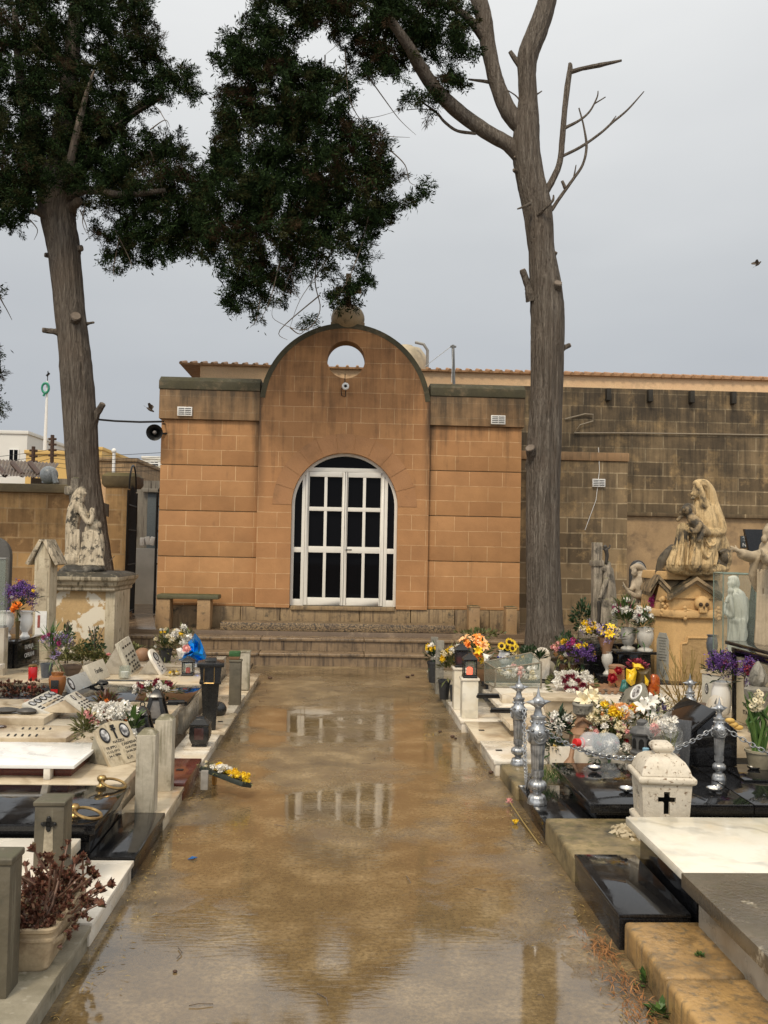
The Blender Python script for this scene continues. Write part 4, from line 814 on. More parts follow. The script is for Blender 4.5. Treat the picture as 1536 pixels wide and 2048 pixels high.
def bouquet(label, c, rx, rz, blooms, leaves=(('leaf', LEAFD, 60),), ll=.10, lw=.014, ry=None, stem=None, group=None, name='bouquet', cat='flowers', base=None, jit=1.):
    """c: centre of the flower mass; blooms: (kind, colour, count, size)"""
    c = Vector(c); ry = ry or rx; t = thing(name, label, cat, base or (c.x, c.y, c.z-rz), group)
    for kind, colr, n, sz in blooms:
        m = MB()
        for i in range(n):
            d = rv(); d.z = abs(d.z) if rnd.random() < .8 else d.z; d.y = -abs(d.y) if rnd.random() < .35 else d.y
            q = rnd.uniform(.62, 1.)*jit; p = c+Vector((d.x*rx*q, d.y*ry*q, d.z*rz*q)); nz_ = (d+Vector((0, -.35, .35))).normalized(); s_ = sz*rnd.uniform(.8, 1.2)
            if kind == 'statice': spray(m, p, s_, 26, .016, .007)
            else: bloom(kind, colr, p, s_, nz_, t)
        if m.v: m.build(colr+'_sprays', P[colr], t)
    for nm, mt, n in leaves:
        m = MB(); a = Vector((c.x, c.y, c.z-rz*.5))
        for i in range(int(n*1.9)):
            d = rv(); d.z = abs(d.z) if rnd.random() < .75 else d.z; p = a+Vector((d.x*rx*1.0, d.y*ry*.9, d.z*rz*1.25))*rnd.uniform(.15, 1); petal(m, p, d+Vector((0, 0, .15))+rv()*.5, Vector((0, 0, 1)), ll*rnd.uniform(.6, 1.2), lw)
        if stem:
            for i in range(7):
                d = rv(); m.tube([Vector(stem)+Vector((d.x, d.y, 0))*.015, c+Vector((d.x*rx*.5, d.y*ry*.5, abs(d.z)*rz*.3))], .003, 4)
        m.build('foliage', mt, t)
    return t
# ================================================================== grave furniture builders
def slab(name, x0, x1, y0, y1, z0, z1, mat, parent, bev=.006, gap=.004): return MB().box(x0, x1, y0+gap, y1-gap, z0, z1).build(name, mat, parent, bev=bev)
def oval(parent, M, u, v, a, b, fm=None, pm_=None, d=.004):
    Q = M @ Matrix.Translation((u, v, d)); m = MB(); m.torus(Q @ Matrix.Diagonal((a, b, 1, 1)), 1.0, .16, 24, 6)
    for i in range(len(m.v)): pass
    m2 = MB(); m2.torus(Matrix.Identity(4), 1.0, .16, 24, 6); m2.v = [tuple(Q @ Vector((x*a, y*b, z*min(a, b)*.7))) for x, y, z in m2.v]
    o = m2.build('portrait_frame', fm or BLACKM, parent)
    k = MB(); k.prism([(a*math.cos(t), b*math.sin(t)) for t in np.linspace(0, 2*math.pi, 25)[:-1]], Q @ Matrix.Translation((0, 0, -.003)), .004); k.build('portrait', pm_ or PHOTO, o)
def tablet(name, label, cat, bs, be, ts, te, z0, mat, th=.03, back=0., bmat=None, shape='rect', bev=.003, group=None):
    """inscribed stone from its four photo corners: bottom start/end, top start/end of the reading direction; returns (thing, face frame, w, h)"""
    A = G(*bs, z0); B = G(*be, z0); xh = (B-A).normalized(); O = Vector((0, 0, H))
    def sq(p, q): dd = ray(*p); return O+dd*((q-O).dot(xh)/dd.dot(xh))          # top corner squarely above its bottom corner
    C, D = sq(ts, A), sq(te, B)
    x = ((B-A)+(D-C))*.5; y = ((C-A)+(D-B))*.5; o = (A+B)*.5-x*.5; wd, h = x.length, y.length
    M = frame(o, x, y); t = thing(name, label, cat, ((A.x+B.x)/2, (A.y+B.y)/2, z0), group)
    if shape == 'arch': poly = [(0, 0), (wd, 0), (wd, h*.62)] + [(wd/2+wd/2*math.cos(a), h*.62+h*.38*math.sin(a)) for a in np.linspace(.12, math.pi-.12, 12)] + [(0, h*.62)]
    elif shape == 'bow': poly = [(0, 0), (wd, 0), (wd, h*.88)] + [(wd*(1-i/8), h*(.88+.12*math.sin(math.pi*i/8))) for i in range(1, 8)] + [(0, h*.88)]
    elif shape == 'gable': poly = [(0, 0), (wd, 0), (wd, h*.72), (wd*.5, h), (0, h*.72)]
    else: poly = [(0, 0), (wd, 0), (wd, h), (0, h)]
    MB().prism(poly, M @ Matrix.Translation((0, 0, -th)), th).build('stone', mat, t, bev=bev)
    if back:
        n = (M.to_3x3() @ Vector((0, 0, 1))); hx = Vector((n.x, n.y, 0)).normalized(); Q = M @ Matrix.Translation((0, 0, -th-.001)); k = {'rect': .92, 'bow': .86}.get(shape, .7)
        a, b, c, d = Q @ Vector((wd*.04, 0, 0)), Q @ Vector((wd*.96, 0, 0)), Q @ Vector((wd*.96, h*k, 0)), Q @ Vector((wd*.04, h*k, 0))
        e, f = Vector((d.x, d.y, z0))-hx*back, Vector((c.x, c.y, z0))-hx*back; a.z = b.z = z0
        MB().add([a, b, c, d, e, f], [(0, 1, 2, 3), (0, 3, 4), (1, 5, 2), (3, 2, 5, 4), (0, 4, 5, 1)]).build('wedge', bmat or mat, t, bev=.002)
    return t, M, wd, h
def letter(t, M, wd, h, lines, mat=None):
    m = MB()
    for s_, u, v, size in lines: m.text(s_, size*h, M @ Matrix.Translation((u*wd, v*h, .0008)), .003)
    m.build('lettering', mat or INK, t, smooth=False)
VASE = [(.62, 0), (.66, .05), (.5, .1), (.28, .17), (.26, .24), (.5, .34), (.82, .55), (.88, .72), (.72, .88), (.62, .93), (.78, .985), (.8, 1.0), (.66, .995), (.55, .93), (0, .9)]
URN = [(.7, 0), (.72, .06), (.4, .12), (.34, .2), (.6, .3), (.95, .55), (1.0, .75), (.88, .86), (.95, .93), (1.02, .97), (1.0, 1.), (.8, 1.), (.75, .92), (0, .9)]
POT = [(.66, 0), (.68, .02), (.92, .86), (1., .87), (1., .99), (.94, 1.), (.88, .96), (.86, .9), (0, .88)]
def lathed(name, label, cat, base, r, h, prof, mat, n=24, part='body', group=None, extra=None, flute=0, nf=12):
    t = thing(name, label, cat, base, group); MB().lathe([(a*r, b*h) for a, b in prof], n, base, flute=flute, nf=nf).build(part, mat, t, ang=50); return t
def lantern(name, label, base, wd, h, mat=BPL, pane=None, taper=1., group=None, glow=None, roof='hip'):
    """four-sided grave lantern: base tray, corner posts, panes, hipped lid with finial"""
    base = Vector(base); t = thing(name, label, 'lantern', base, group); r = wd/2; m = MB()
    m.sqlathe([(r*1.0, 0), (r*1.02, .02*h), (r*.96, .09*h), (r*.8, .10*h)], base); m.build('base', mat, t, bev=.002)
    b0, b1 = .09*h, .68*h; m = MB()
    for sx_, sy_ in ((-1, -1), (1, -1), (1, 1), (-1, 1)):
        m.tube([base+Vector((sx_*r*.86, sy_*r*.86, b0)), base+Vector((sx_*r*.86*taper, sy_*r*.86*taper, b1))], wd*(.06 if roof == 'hip' else .11), 4)
    for z, k in ((b0+.02*h, 1), (b1-.02*h, taper)):
        q = r*.86*k
        for a, b in (((-q, -q), (q, -q)), ((q, -q), (q, q)), ((q, q), (-q, q)), ((-q, q), (-q, -q))): m.tube([base+Vector((*a, z)), base+Vector((*b, z))], wd*(.05 if roof == 'hip' else .085), 4)
    m.build('frame', mat, t)
    m = MB(); m.sqlathe([(r*.82, b0+.01), (r*.82*taper, b1-.005)], base); m.build('panes', pane or GLASS, t, smooth=False)
    if glow: m = MB(); m.lathe([(r*.42, .0), (r*.42, .26*h), (r*.2, .3*h), (0, .3*h)], 14, base+Vector((0, 0, .1*h))); c = m.build('candle', glow, t)
    m = MB(); k = taper
    if roof == 'hip': m.sqlathe([(r*.95*k, b1), (r*1.06*k, b1+.02*h), (r*1.02*k, b1+.06*h), (r*.45*k, b1+.20*h), (r*.30, b1+.22*h), (r*.28, b1+.27*h), (0, b1+.28*h)], base)
    else: m.sqlathe([(r*1.2*k, b1), (r*1.3*k, b1+.03*h), (r*.5*k, b1+.22*h), (0, b1+.26*h)], base)
    l = m.build('lid', mat, t, bev=.002)
    m = MB(); m.torus(Matrix.Translation(base+Vector((0, 0, b1+.29*h))) @ Matrix.Rotation(R(90), 4, 'X'), wd*.10, wd*.025, 14, 6); m.build('ring', mat, l)
    return t
def statue(name, m, mat, parent, vox=.012, smooth=4):
    o = m.build(name, mat, parent, smooth=True)
    md = o.modifiers.new('r', 'REMESH'); md.mode = 'VOXEL'; md.voxel_size = vox; md.use_smooth_shade = True
    ms = o.modifiers.new('s', 'SMOOTH'); ms.iterations = smooth; ms.factor = .5
    dg = bpy.context.evaluated_depsgraph_get(); me = bpy.data.meshes.new_from_object(o.evaluated_get(dg)); old = o.data
    o.modifiers.clear(); o.data = me; bpy.data.meshes.remove(old); me.name = name
    if not me.materials: me.materials.append(mat)
    me.polygons.foreach_set('use_smooth', [True]*len(me.polygons)); return o
# ================================================================== graves left of the path
LX = -1.055
def ledge(t, x0, y0, y1, z, mat, side=1, xe=None, plate=True, th=.028, over=.012, stone_=None):
    xe = LX if xe is None else xe; a, b = (x0, xe) if side > 0 else (xe, x0); e = -over*side
    slab('ledge_top', a, b, y0, y1, z-th, z, mat, t); aa, bb_ = (a, b+e) if side > 0 else (a+e, b)
    slab('ledge_front', aa, bb_, y0+.006, y1-.006, -.01, z-th-.0005, stone_ or mat, t)
    if plate:
        c = (xe-side*.10); m = MB(); m.cb((c, (y0+y1)/2, z+.0025), (.05, .035, .005)); m.build('number_plate', BLACKM, t)
g1 = thing('grave', 'weathered grey marble grave edge nearest the camera under the succulent planter', 'grave', (-1.5, 3.5, 0), 'graves along the path')
ledge(g1, -2.4, 2.3, 4.03, .10, MGS, plate=False)
g2 = thing('grave', 'low white marble grave behind the planter with a stained edge slab', 'grave', (-1.6, 4.4, 0), 'graves along the path')
ledge(g2, -1.33, 4.04, 4.83, .105, MW, plate=False); slab('tomb_base', -4.2, -1.36, 4.08, 4.80, .0, .165, MG, g2); slab('tomb_slab', -4.2, -1.325, 4.06, 4.81, .166, .222, MW, g2, .006)
g3 = thing('grave', 'polished black granite grave with brass rings on the left of the path', 'grave', (-1.6, 5.2, 0), 'graves along the path')
ledge(g3, -1.30, 4.84, 5.64, .115, GB, plate=False); slab('tomb_base', -4.2, -1.305, 4.9, 5.60, .0, .222, GB, g3); slab('tomb_slab', -4.2, -1.268, 4.85, 5.64, .223, .275, GB, g3, .006)
for px, py, rz, lb in ((142, 1634, -.15, 'near'), (197, 1574, -.25, 'far')):
    q = G(px+6, py, .277); m = MB(); m.lathe([(.030, 0), (.032, .008), (.018, .016), (.016, .03), (.026, .042), (.028, .056), (.02, .068), (0, .072)], 18, q)
    hd = m.build('ring_boss', BRASS, g3, ang=60); m = MB(); Mr = Matrix.Translation(q+Vector((.075, -.004, .022))) @ Matrix.Rotation(rz, 4, 'Z') @ Matrix.Rotation(R(16), 4, 'Y'); m.torus(Mr, .070, .0085, 28, 8); m.build('ring', BRASS, hd)
g4 = thing('grave', 'cream marble grave with two tall stained posts on its edge slab', 'grave', (-1.7, 5.9, 0), 'graves along the path')
ledge(g4, -1.34, 5.65, 6.30, .10, MC, plate=False); slab('tomb_base', -4.4, -1.37, 5.70, 6.30, .0, .225, MC, g4); slab('tomb_slab', -4.4, -1.335, 5.67, 6.40, .226, .27, MC, g4, .005)
slab('raised_base', -4.4, -1.69, 5.86, 6.38, .271, .338, GR, g4); slab('white_plate', -4.4, -1.645, 5.76, 6.42, .339, .362, MPL, g4, .004)
q = G(130, 1528, .28)
for dx in (0, -.9): MB().box(q.x+dx-.02, q.x+dx+.02, 5.765, 5.84, .271, .338).build('plate_foot', MW, g4, bev=.004)
g5 = thing('grave', 'red granite edged grave with black plates lying on its cream slab', 'grave', (-1.8, 6.65, 0), 'graves along the path')
ledge(g5, -1.32, 6.31, 7.05, .115, GR, plate=True); slab('tomb_base', -4.6, -1.36, 6.44, 7.02, .0, .262, GB, g5); slab('tomb_slab', -4.6, -1.335, 6.43, 7.05, .263, .305, MC, g5, .004)
slab('upper_slab', -4.6, -1.95, 6.60, 7.06, .306, .35, MC, g5, .004)
m = MB(); m.box(-3.02, -2.87, 6.62, 7.02, .3505, .356); m.box(-3.05, -2.84, 6.72, 6.745, .3505, .357); m.build('cross_plate', GB, g5, bev=.002)
M5 = frame((-2.65, 6.62, .351), (0, 1, 0), (-1, 0, 0))
for u, v in ((.10, .02), (.34, -.02), (.1, .62)): oval(g5, M5, u, v-.05, .05, .075, IRON)
mm = MB()
for i in range(5):
    mm.cb((-2.38+.05*i, 6.68, .353), (.012, .07, .004), Matrix.Rotation(.2, 3, 'Z')); mm.cb((-2.36+.05*i, 6.92, .353), (.012, .06, .004), Matrix.Rotation(.2, 3, 'Z'))
mm.build('lettering', INK, g5)
mt = MB(); mt.text('FAMILJA', .085, frame((-1.42, 6.48, .306), (0, 1, 0), (-1, 0, 0)), .003, 'LEFT'); mt.build('lettering', INK, g5, smooth=False)
g6 = thing('grave', 'white marble edged grave carrying the small black lantern by the path', 'grave', (-1.7, 7.5, 0), 'graves along the path')
ledge(g6, -1.34, 7.06, 8.08, .085, MW); slab('tomb_base', -4.8, -1.44, 7.15, 8.2, .0, .285, MC, g6); slab('tomb_slab', -4.8, -1.40, 7.10, 8.24, .286, .33, MG, g6, .005)
slab('tan_end', -1.86, -1.405, 7.13, 8.21, .3305, .337, MC, g6, .002); slab('upper_slab', -4.8, -2.28, 7.14, 8.0, .331, .385, MC, g6, .005)
g7 = thing('grave', 'grave with a reflecting black slab under the upright black bin', 'grave', (-1.7, 8.6, 0), 'graves along the path')
ledge(g7, -1.36, 8.10, 9.02, .10, MC, xe=-1.02, over=.05); slab('tomb_base', -4.8, -1.42, 8.30, 9.2, .0, .295, MG, g7); slab('tomb_slab', -4.8, -1.38, 8.26, 9.24, .296, .333, GB, g7, .004)
g8 = thing('grave', 'cream marble grave with headstones and a candle near the chapel steps', 'grave', (-1.8, 9.8, 0), 'graves along the path')
ledge(g8, -1.36, 9.04, 10.1, .10, MG, stone_=MG); slab('tomb_base', -4.8, -1.46, 9.3, 10.5, .0, .292, MC, g8); slab('tomb_slab', -4.8, -1.42, 9.27, 10.55, .293, .335, MC, g8, .005)
m = MB(); m.box(-2.9, -1.75, 9.4, 9.46, .3355, .345); m.build('dark_strip', GY, g8)
g9 = thing('grave', 'farthest grave on the left with two thin posts at its edge', 'grave', (-1.8, 11, 0), 'graves along the path')
ledge(g9, -1.46, 10.12, 11.85, .09, MC); slab('tomb_slab', -4.2, -1.5, 10.6, 11.9, .0, .30, MG, g9, .006)
# posts
def post(label, x, y, z0, w_, h, mat, cap='hip', cross=False, grp='marble posts on the grave edges', d=None):
    t = thing('grave_post', label, 'post', (x, y, z0), grp); r = w_/2; d = d or w_; m = MB(); a = d/w_
    if cap == 'hip': m.sqlathe([(r, 0), (r, h*.93), (r*.97, h*.935), (r*.55, h*.985), (r*.2, h), (0, h)], (x, y, z0), 0, 1, a); m.build('shaft', mat, t, bev=.004)
    else:
        m.sqlathe([(r, 0), (r, h*.945)], (x, y, z0), 0, 1, a); m.build('shaft', mat, t, bev=.004)
        m = MB(); m.sqlathe([(r*1.05, h*.9455), (r*1.10, h*.955), (r*1.10, h*.99), (r*1.04, h)], (x, y, z0), 0, 1, a); m.build('cap', mat, t, bev=.003)
    if cross:
        m = MB(); yy = y-d/2-.002; cz = z0+h*.76
        for dx, dz in ((0, 0), (.016, 0), (-.016, 0), (0, .016), (0, -.016)):
            m.cb((x+dx, yy-.004, cz+dz), (.019, .012, .019))
        for dx, dz in ((.027, 0), (-.027, 0), (0, .027), (0, -.027)): m.ball((x+dx, yy-.004, cz+dz), (.010, .007, .010), 8, 6)
        m.build('iron_cross', BLACKM, t)
        m = MB(); m.add([(x-.018, yy+.0005, cz), (x+.018, yy+.0005, cz), (x+.022, yy+.0005, z0+h*.42), (x+.012, yy+.0005, z0+.01), (x-.008, yy+.0005, z0+.01), (x-.024, yy+.0005, z0+h*.45)], [(0, 1, 2, 3, 4, 5)]); m.build('rust_free_streak', plain('pale_streak', (.40, .345, .25), .6, 0, .3, 60), t)
    return t
p = G(14, 1990, .1); post('big dark grey post at the left edge beside the succulent planter', -1.245, 3.45, .10, .125, .50, POSTD, 'cap')
post('dark stone post with an iron cross, behind the succulent planter', -1.35, 4.42, .105, .135, .43, POSTD, 'cap', True)
post('pale stained square post in front of its twin, beside the tilted headstone', -1.185, 5.70, .10, .115, .51, POSTM)
post('pale stained square post behind its twin, next to the red granite edge', -1.18, 6.22, .10, .115, .50, POSTM, cross=False)
p = V(470, 1395, 9.5); post('far grey green post carrying the green flower block', p.x, 9.5, .10, .115, .46, POSTD, 'cap')
p = V(485, 1380, 10.5); post('slim pale post just behind the post with the green block', p.x+.02, 10.5, .10, .115, .44, POSTM, 'cap')
p = V(470, 1299, 9.5); t = thing('flower_block', 'small green flower foam block in a terracotta tray on top of the post', 'flower block', p)
MB().sqlathe([(.045, 0), (.055, .03)], (p.x, 9.5, .562)).build('tray', TERRB, t, bev=.003); m = MB(); m.box(p.x-.055, p.x+.055, 9.45, 9.55, .593, .645); m.build('foam', stone('green_foam', (.035, .12, .03), (.02, .07, .02), 30, bmp=.8), t, bev=.008)
m = MB(); m.cb((-1.50, 3.05, .05), (.5, .3, .16)); tag(m.build('kerb_block', stone('yellow_moss_stone', (.30, .23, .08), (.16, .125, .05), 8, bmp=.8, spot=(.06, .055, .03), spotscale=9), bev=.03, loc=(-1.5, 3.05, 0)), 'lumpy yellow mossy kerb stone in the bottom left corner', 'stone')
# planter with succulents
A = G(58, 1953, .10); pl_ = thing('planter', 'pale terracotta trough planter with rounded corners on the near grave edge', 'planter', (A.x, A.y+.25, .10))
pm_ = MB()
def rrect(hx, hy, r, z, n=5): return [(sx_*(hx-r)+r*math.cos(a), sy_*(hy-r)+r*math.sin(a), z) for sx_, sy_, a0 in ((1, 1, 0), (-1, 1, math.pi/2), (-1, -1, math.pi), (1, -1, 1.5*math.pi)) for a in [a0+math.pi/2*i/n for i in range(n+1)]]
rings = [rrect(.072, .235, .03, 0), rrect(.080, .243, .03, .012), rrect(.092, .258, .03, .118), rrect(.103, .268, .03, .122), rrect(.103, .268, .03, .130), rrect(.098, .263, .03, .135), rrect(.100, .266, .03, .150), rrect(.110, .276, .034, .158), rrect(.112, .278, .034, .170), rrect(.106, .272, .034, .176), rrect(.092, .258, .03, .172), rrect(.088, .254, .03, .14)]
n = len(rings[0]); vs = [p for r in rings for p in r]; fs = [(j*n+i, j*n+(i+1) % n, (j+1)*n+(i+1) % n, (j+1)*n+i) for j in range(len(rings)-1) for i in range(n)]
fs += [tuple(range(n-1, -1, -1)), tuple((len(rings)-1)*n+i for i in range(n))]; pm_.add(vs, fs); PC = Vector((A.x-.03, A.y+.275, .10)); pm_.xf(Matrix.Translation(PC) @ Matrix.Rotation(R(2), 4, 'Z')); pm_.build('trough', TERRA, pl_, ang=30)
for sd in (-1, 1):
    m = MB()
    for k in range(14):
        a = math.pi*k/13; m.ball(PC+Vector((-.098 if sd < 0 else .098, -.2+.4*k/13, .10-.035*math.sin(a))), (.008, .024, .012), 8, 6)
    m.build('garland', TERRA, pl_)
sc_t = thing('succulent', 'brown red succulent with woody stems and dry rosettes growing in the trough planter', 'plant', PC+Vector((0, 0, .14)))
m = MB(); lf = MB(); rr = random.Random(5)
def rosette(lf, c, d, r, n=14):
    d = d.normalized(); u = d.orthogonal().normalized(); v = d.cross(u)
    for k in range(n):
        a = k*2.4; q = .35+.65*k/n; s_ = u*math.cos(a)+v*math.sin(a); petal(lf, c+s_*r*.22*q, s_*q*.62+d*(1.25-q*.45), d, r*(.6+.4*q), r*.27, .6)
ends = [(70, 1702), (135, 1690), (125, 1720), (150, 1728), (166, 1715), (175, 1745), (186, 1752), (190, 1775), (198, 1785), (215, 1770), (195, 1810), (165, 1800), (100, 1722), (60, 1770), (110, 1740)]
for ex, ey in ends:
    yy = PC.y+rr.uniform(-.22, .16); e_ = V(ex, ey, yy); b_ = PC+Vector((rr.uniform(-.06, .06), rr.uniform(-.2, .15), .15)); md_ = b_.lerp(e_, .65)+Vector((rr.uniform(-.03, .03), rr.uniform(-.02, .02), -.035))
    P_ = [b_, b_.lerp(md_, .5)+Vector((rr.uniform(-.015, .015), 0, -.01)), md_, md_.lerp(e_, .55)+Vector((rr.uniform(-.008, .008), 0, .004)), e_]; m.tube(P_, [.006, .005, .0045, .004, .0035], 6)
    for k in (2, 3): rosette(lf, P_[k], rv(), .014, 6); rosette(lf, e_, (e_-md_)+Vector((0, -.2*abs((e_-md_).length), 0)), rr.uniform(.026, .040), 18)
for i in range(300):
    b_ = PC+Vector((rr.gauss(.01, .075), rr.uniform(-.27, .24), .15+abs(rr.gauss(0, .065)))); 
    rosette(lf, b_, Vector((rr.gauss(0, .5), rr.gauss(-.4, .5), rr.uniform(.2, 1))), rr.uniform(.018, .036), 11)
    if i % 9 == 0: m.tube([PC+Vector((rr.uniform(-.07, .07), rr.uniform(-.22, .2), .14)), b_], .006, 5)
for i in range(26):
    y_ = PC.y+rr.uniform(-.27, .2); rosette(lf, Vector((PC.x+.10+rr.uniform(0, .05), y_, .10+rr.uniform(.07, .19))), Vector((1, rr.gauss(0, .5), -.2)), rr.uniform(.02, .034), 10)
m.build('stems', STEMB, sc_t); lf.build('rosettes', LEAFR, sc_t)
# tilted family headstone on the cream grave, and the others behind it
t, M, wd, h = tablet('headstone', 'tilted marble headstone with two ovals and a slim cross before the twin posts', 'headstone', (229, 1535), (284, 1517), (175, 1455), (254, 1433), .273, stone('streaked_headstone', (.55, .47, .33), (.40, .33, .22), 4, (.25, .5), .15, 40, streak=(.24, .19, .12), strk=(.5, .7)), .025, .05, MGS, 'bow', group='headstones')
oval(t, M, wd*.20, h*.72, wd*.115, h*.155); oval(t, M, wd*.78, h*.72, wd*.115, h*.155)
m = MB(); Q = M @ Matrix.Translation((wd*.49, h*.74, .004)); m.cb((0, 0, 0), (.010, h*.30, .008)); m.cb((0, h*.07, 0), (.036, .012, .008)); m.cb((0, h*.14, 0), (.03, .018, .01)); m.xf(Q); m.build('cross', BLACKM, t)
letter(t, M, wd, h, [('NAZZU', .5, .50, .085), ('FILIPPU', .24, .40, .085), ('CARMENA', .76, .40, .085), ('11-12-1915', .24, .31, .075), ('13-8-1928', .76, .31, .075), ("24-1-2006", .24, .22, .075), ("24-04-2014", .76, .22, .075), ('R.I.P.', .62, .08, .085)])
WT = stone('tablet_marble', (.60, .57, .50), (.48, .45, .38), 5, (.2, .45), .1, 40, spot=(.34, .29, .21), spotscale=4)
def plates(t, M, wd, h, ovals, rows, cols):
    for u, v in ovals: oval(t, M, wd*u, h*v, wd*.075, h*.12, BLACKM)
    m = MB()
    for v in rows:
        for u in cols:
            if rnd.random() < .85: m.cb((0, 0, 0), (wd*.11, h*.055, .004), None).xf(M @ Matrix.Translation((wd*u, h*v, .002)), len(m.v)-8)
    m.build('lettering', INK, t)
t, M, wd, h = tablet('headstone', 'white marble tablet with five oval portraits lying tilted on the cream slab', 'headstone', (100, 1427), (146, 1402), (44, 1408), (98, 1380), .387, WT, .03, .0, group='headstones')
plates(t, M, wd, h, ((.14, .78), (.34, .78), (.54, .78), (.74, .78), (.92, .78)), (.50, .38, .24, .1), (.14, .34, .54, .74, .9)); MB().cb(M @ Vector((wd*.5, h*.6, -.06)), (.14, .3, .1)).build('rest', MC, t)
t, M, wd, h = tablet('headstone', 'narrow open book tablet with two portraits leaning beside the five portrait tablet', 'headstone', (177, 1427), (199, 1416), (133, 1391), (152, 1381), .387, WT, .03, .22, MC, group='headstones')
plates(t, M, wd, h, ((.27, .8), (.75, .8)), (.52, .4, .28, .16, .06), (.2, .45, .7, .9))
t, M, wd, h = tablet('headstone', 'plain pale grey tablet with one oval portrait near the amber lantern', 'headstone', (142, 1386), (186, 1371), (128, 1359), (170, 1341), .335, stone('pale_grey_tablet', (.46, .47, .45), (.40, .40, .38), 4, (.25, .5), .1), .03, .1, MG, group='headstones')
oval(t, M, wd*.17, h*.55, wd*.09, h*.36, BLACKM)
t, M, wd, h = tablet('headstone', 'small cream block headstone with bold black script lettering', 'headstone', (189, 1366), (221, 1353), (173, 1330), (206, 1316), .335, stone('cream_tablet', (.64, .58, .46), (.56, .50, .39), 4, (.25, .5), .1), .05, .12, MG, group='headstones')
letter(t, M, wd, h, [('Familja', .5, .40, .36)])
t, M, wd, h = tablet('headstone', 'tall steep grey headstone with rows of black name plates near the steps', 'headstone', (261, 1349), (285, 1335), (239, 1288), (257, 1269), .337, stone('name_stone', (.58, .54, .44), (.44, .40, .31), 5, (.3, .5), .15, 40, streak=(.3, .27, .2)), .04, .16, MG, group='headstones')
plates(t, M, wd, h, (), (.80, .55, .42, .30, .18, .08), (.2, .42, .62, .82)); 
t, M, wd, h = tablet('headstone', 'round topped white headstone with one long oval portrait near the steps', 'headstone', (323, 1349), (336, 1340), (297, 1303), (307, 1292), .337, MW, .03, .12, MG, 'arch', group='headstones')
oval(t, M, wd*.5, h*.66, wd*.22, h*.16, BLACKM); plates(t, M, wd, h, (), (.42, .32, .22, .12), (.3, .6))
# lanterns and candles on the left
for px, py, Y, hh, lb in ((283, 1480, 6.75, .27, 'nearer of two black pyramid lanterns behind the twin posts'), (312, 1452, 7.3, .28, 'farther of two black pyramid lanterns behind the twin posts')):
    q = V(px, py, Y); lantern('grave_lantern', lb, (q.x, Y, .307 if Y < 7.1 else .338), .17, hh, taper=.5, roof='py', group='black pyramid lanterns', pane=plain('smoked_pane', (.16, .15, .14), .12))
q = V(401, 1490, 7.55); t = thing('lantern_tile', 'white marble tile under the small black lantern on the path edge', 'tile', (q.x, 7.55, .086)); m = MB(); m.box(q.x-.12, q.x+.09, 7.45, 7.68, .086, .10); m.build('tile', MW, t, bev=.003)
lan = thing('grave_lantern', 'squat rounded black lantern standing on a white tile by the path', 'lantern', (q.x, 7.56, .1005)); b_ = (q.x-.005, 7.56, .1005); m = MB()
m.sqlathe([(.060, 0), (.062, .012), (.055, .016), (.064, .03), (.078, .07), (.080, .13), (.074, .165), (.079, .17), (.079, .182), (.066, .188), (.042, .215), (.036, .218), (.034, .236), (0, .24)], b_); m.build('body', BPL, lan, bev=.006)
m = MB(); m.box(b_[0]-.038, b_[0]+.038, b_[1]-.0835, b_[1]-.0795, .16, .255); m.build('pane', plain('smoky_pane', (.06, .03, .028), .15), lan, bev=.003)
q = V(416, 1470, 8.15); t = thing('black_bin', 'tall tapered black pedestal box with lid standing on the grave edge', 'bin', (q.x, 8.2, .10)); c = (q.x, 8.22, .10); hh = .62; m = MB()
m.sqlathe([(.055, 0), (.064, hh*.30), (.078, hh*.66), (.094, hh*.66), (.096, hh*.70), (.084, hh*.71), (.096, hh*.90)], c, .12); m.build('body', BPL, t, bev=.004)
m = MB(); m.sqlathe([(.112, hh*.902), (.118, hh*.915), (.118, hh*.955), (.10, hh*.965), (.05, hh*.985), (.045, hh*1.03), (0, hh*1.03)], c, .12); m.build('lid', BPL, t, bev=.004)
m = MB(); fz = c[2]+hh*.80
for a, b in (((-.045, -.075), (.045, -.075)), ((.045, -.075), (.045, .09)), ((.045, .09), (-.045, .09)), ((-.045, .09), (-.045, -.075))): m.tube([(c[0]+a[0], c[1]-.098, fz+a[1]), (c[0]+b[0], c[1]-.098, fz+b[1])], .004, 5)
m.build('gold_frame', BRASS, t)
q = V(436, 1413, 8.9); m = MB(); m.ball((q.x, 8.9, .155), (.085, .08, .075), 16, 12); m.ball((q.x-.03, 8.86, .20), (.05, .05, .04), 12, 8); tag(m.build('black_bag', BPL, loc=(q.x, 8.9, .10)), 'crumpled black plastic bag on the edge behind the bin', 'bag')
q = G(376, 1350, .337); lantern('grave_lantern', 'small black lantern with red candle in front of the blue foil bouquet', q, .125, .21, glow=REDG)
q = G(249, 1357, .337); t = lathed('candle_glass', 'clear glass jar with white candle beside the tall headstone', 'candle', q, .062, .13, [(.8, 0), (1, .1), (1.02, .6), (.86, .8), (.95, .97), (.95, 1), (.84, .98), (.8, .8), (.9, .6), (.85, .12), (0, .1)], GLASS); MB().lathe([(.042, .014), (.042, .07), (0, .072)], 14, q).build('candle', P['white'], t)
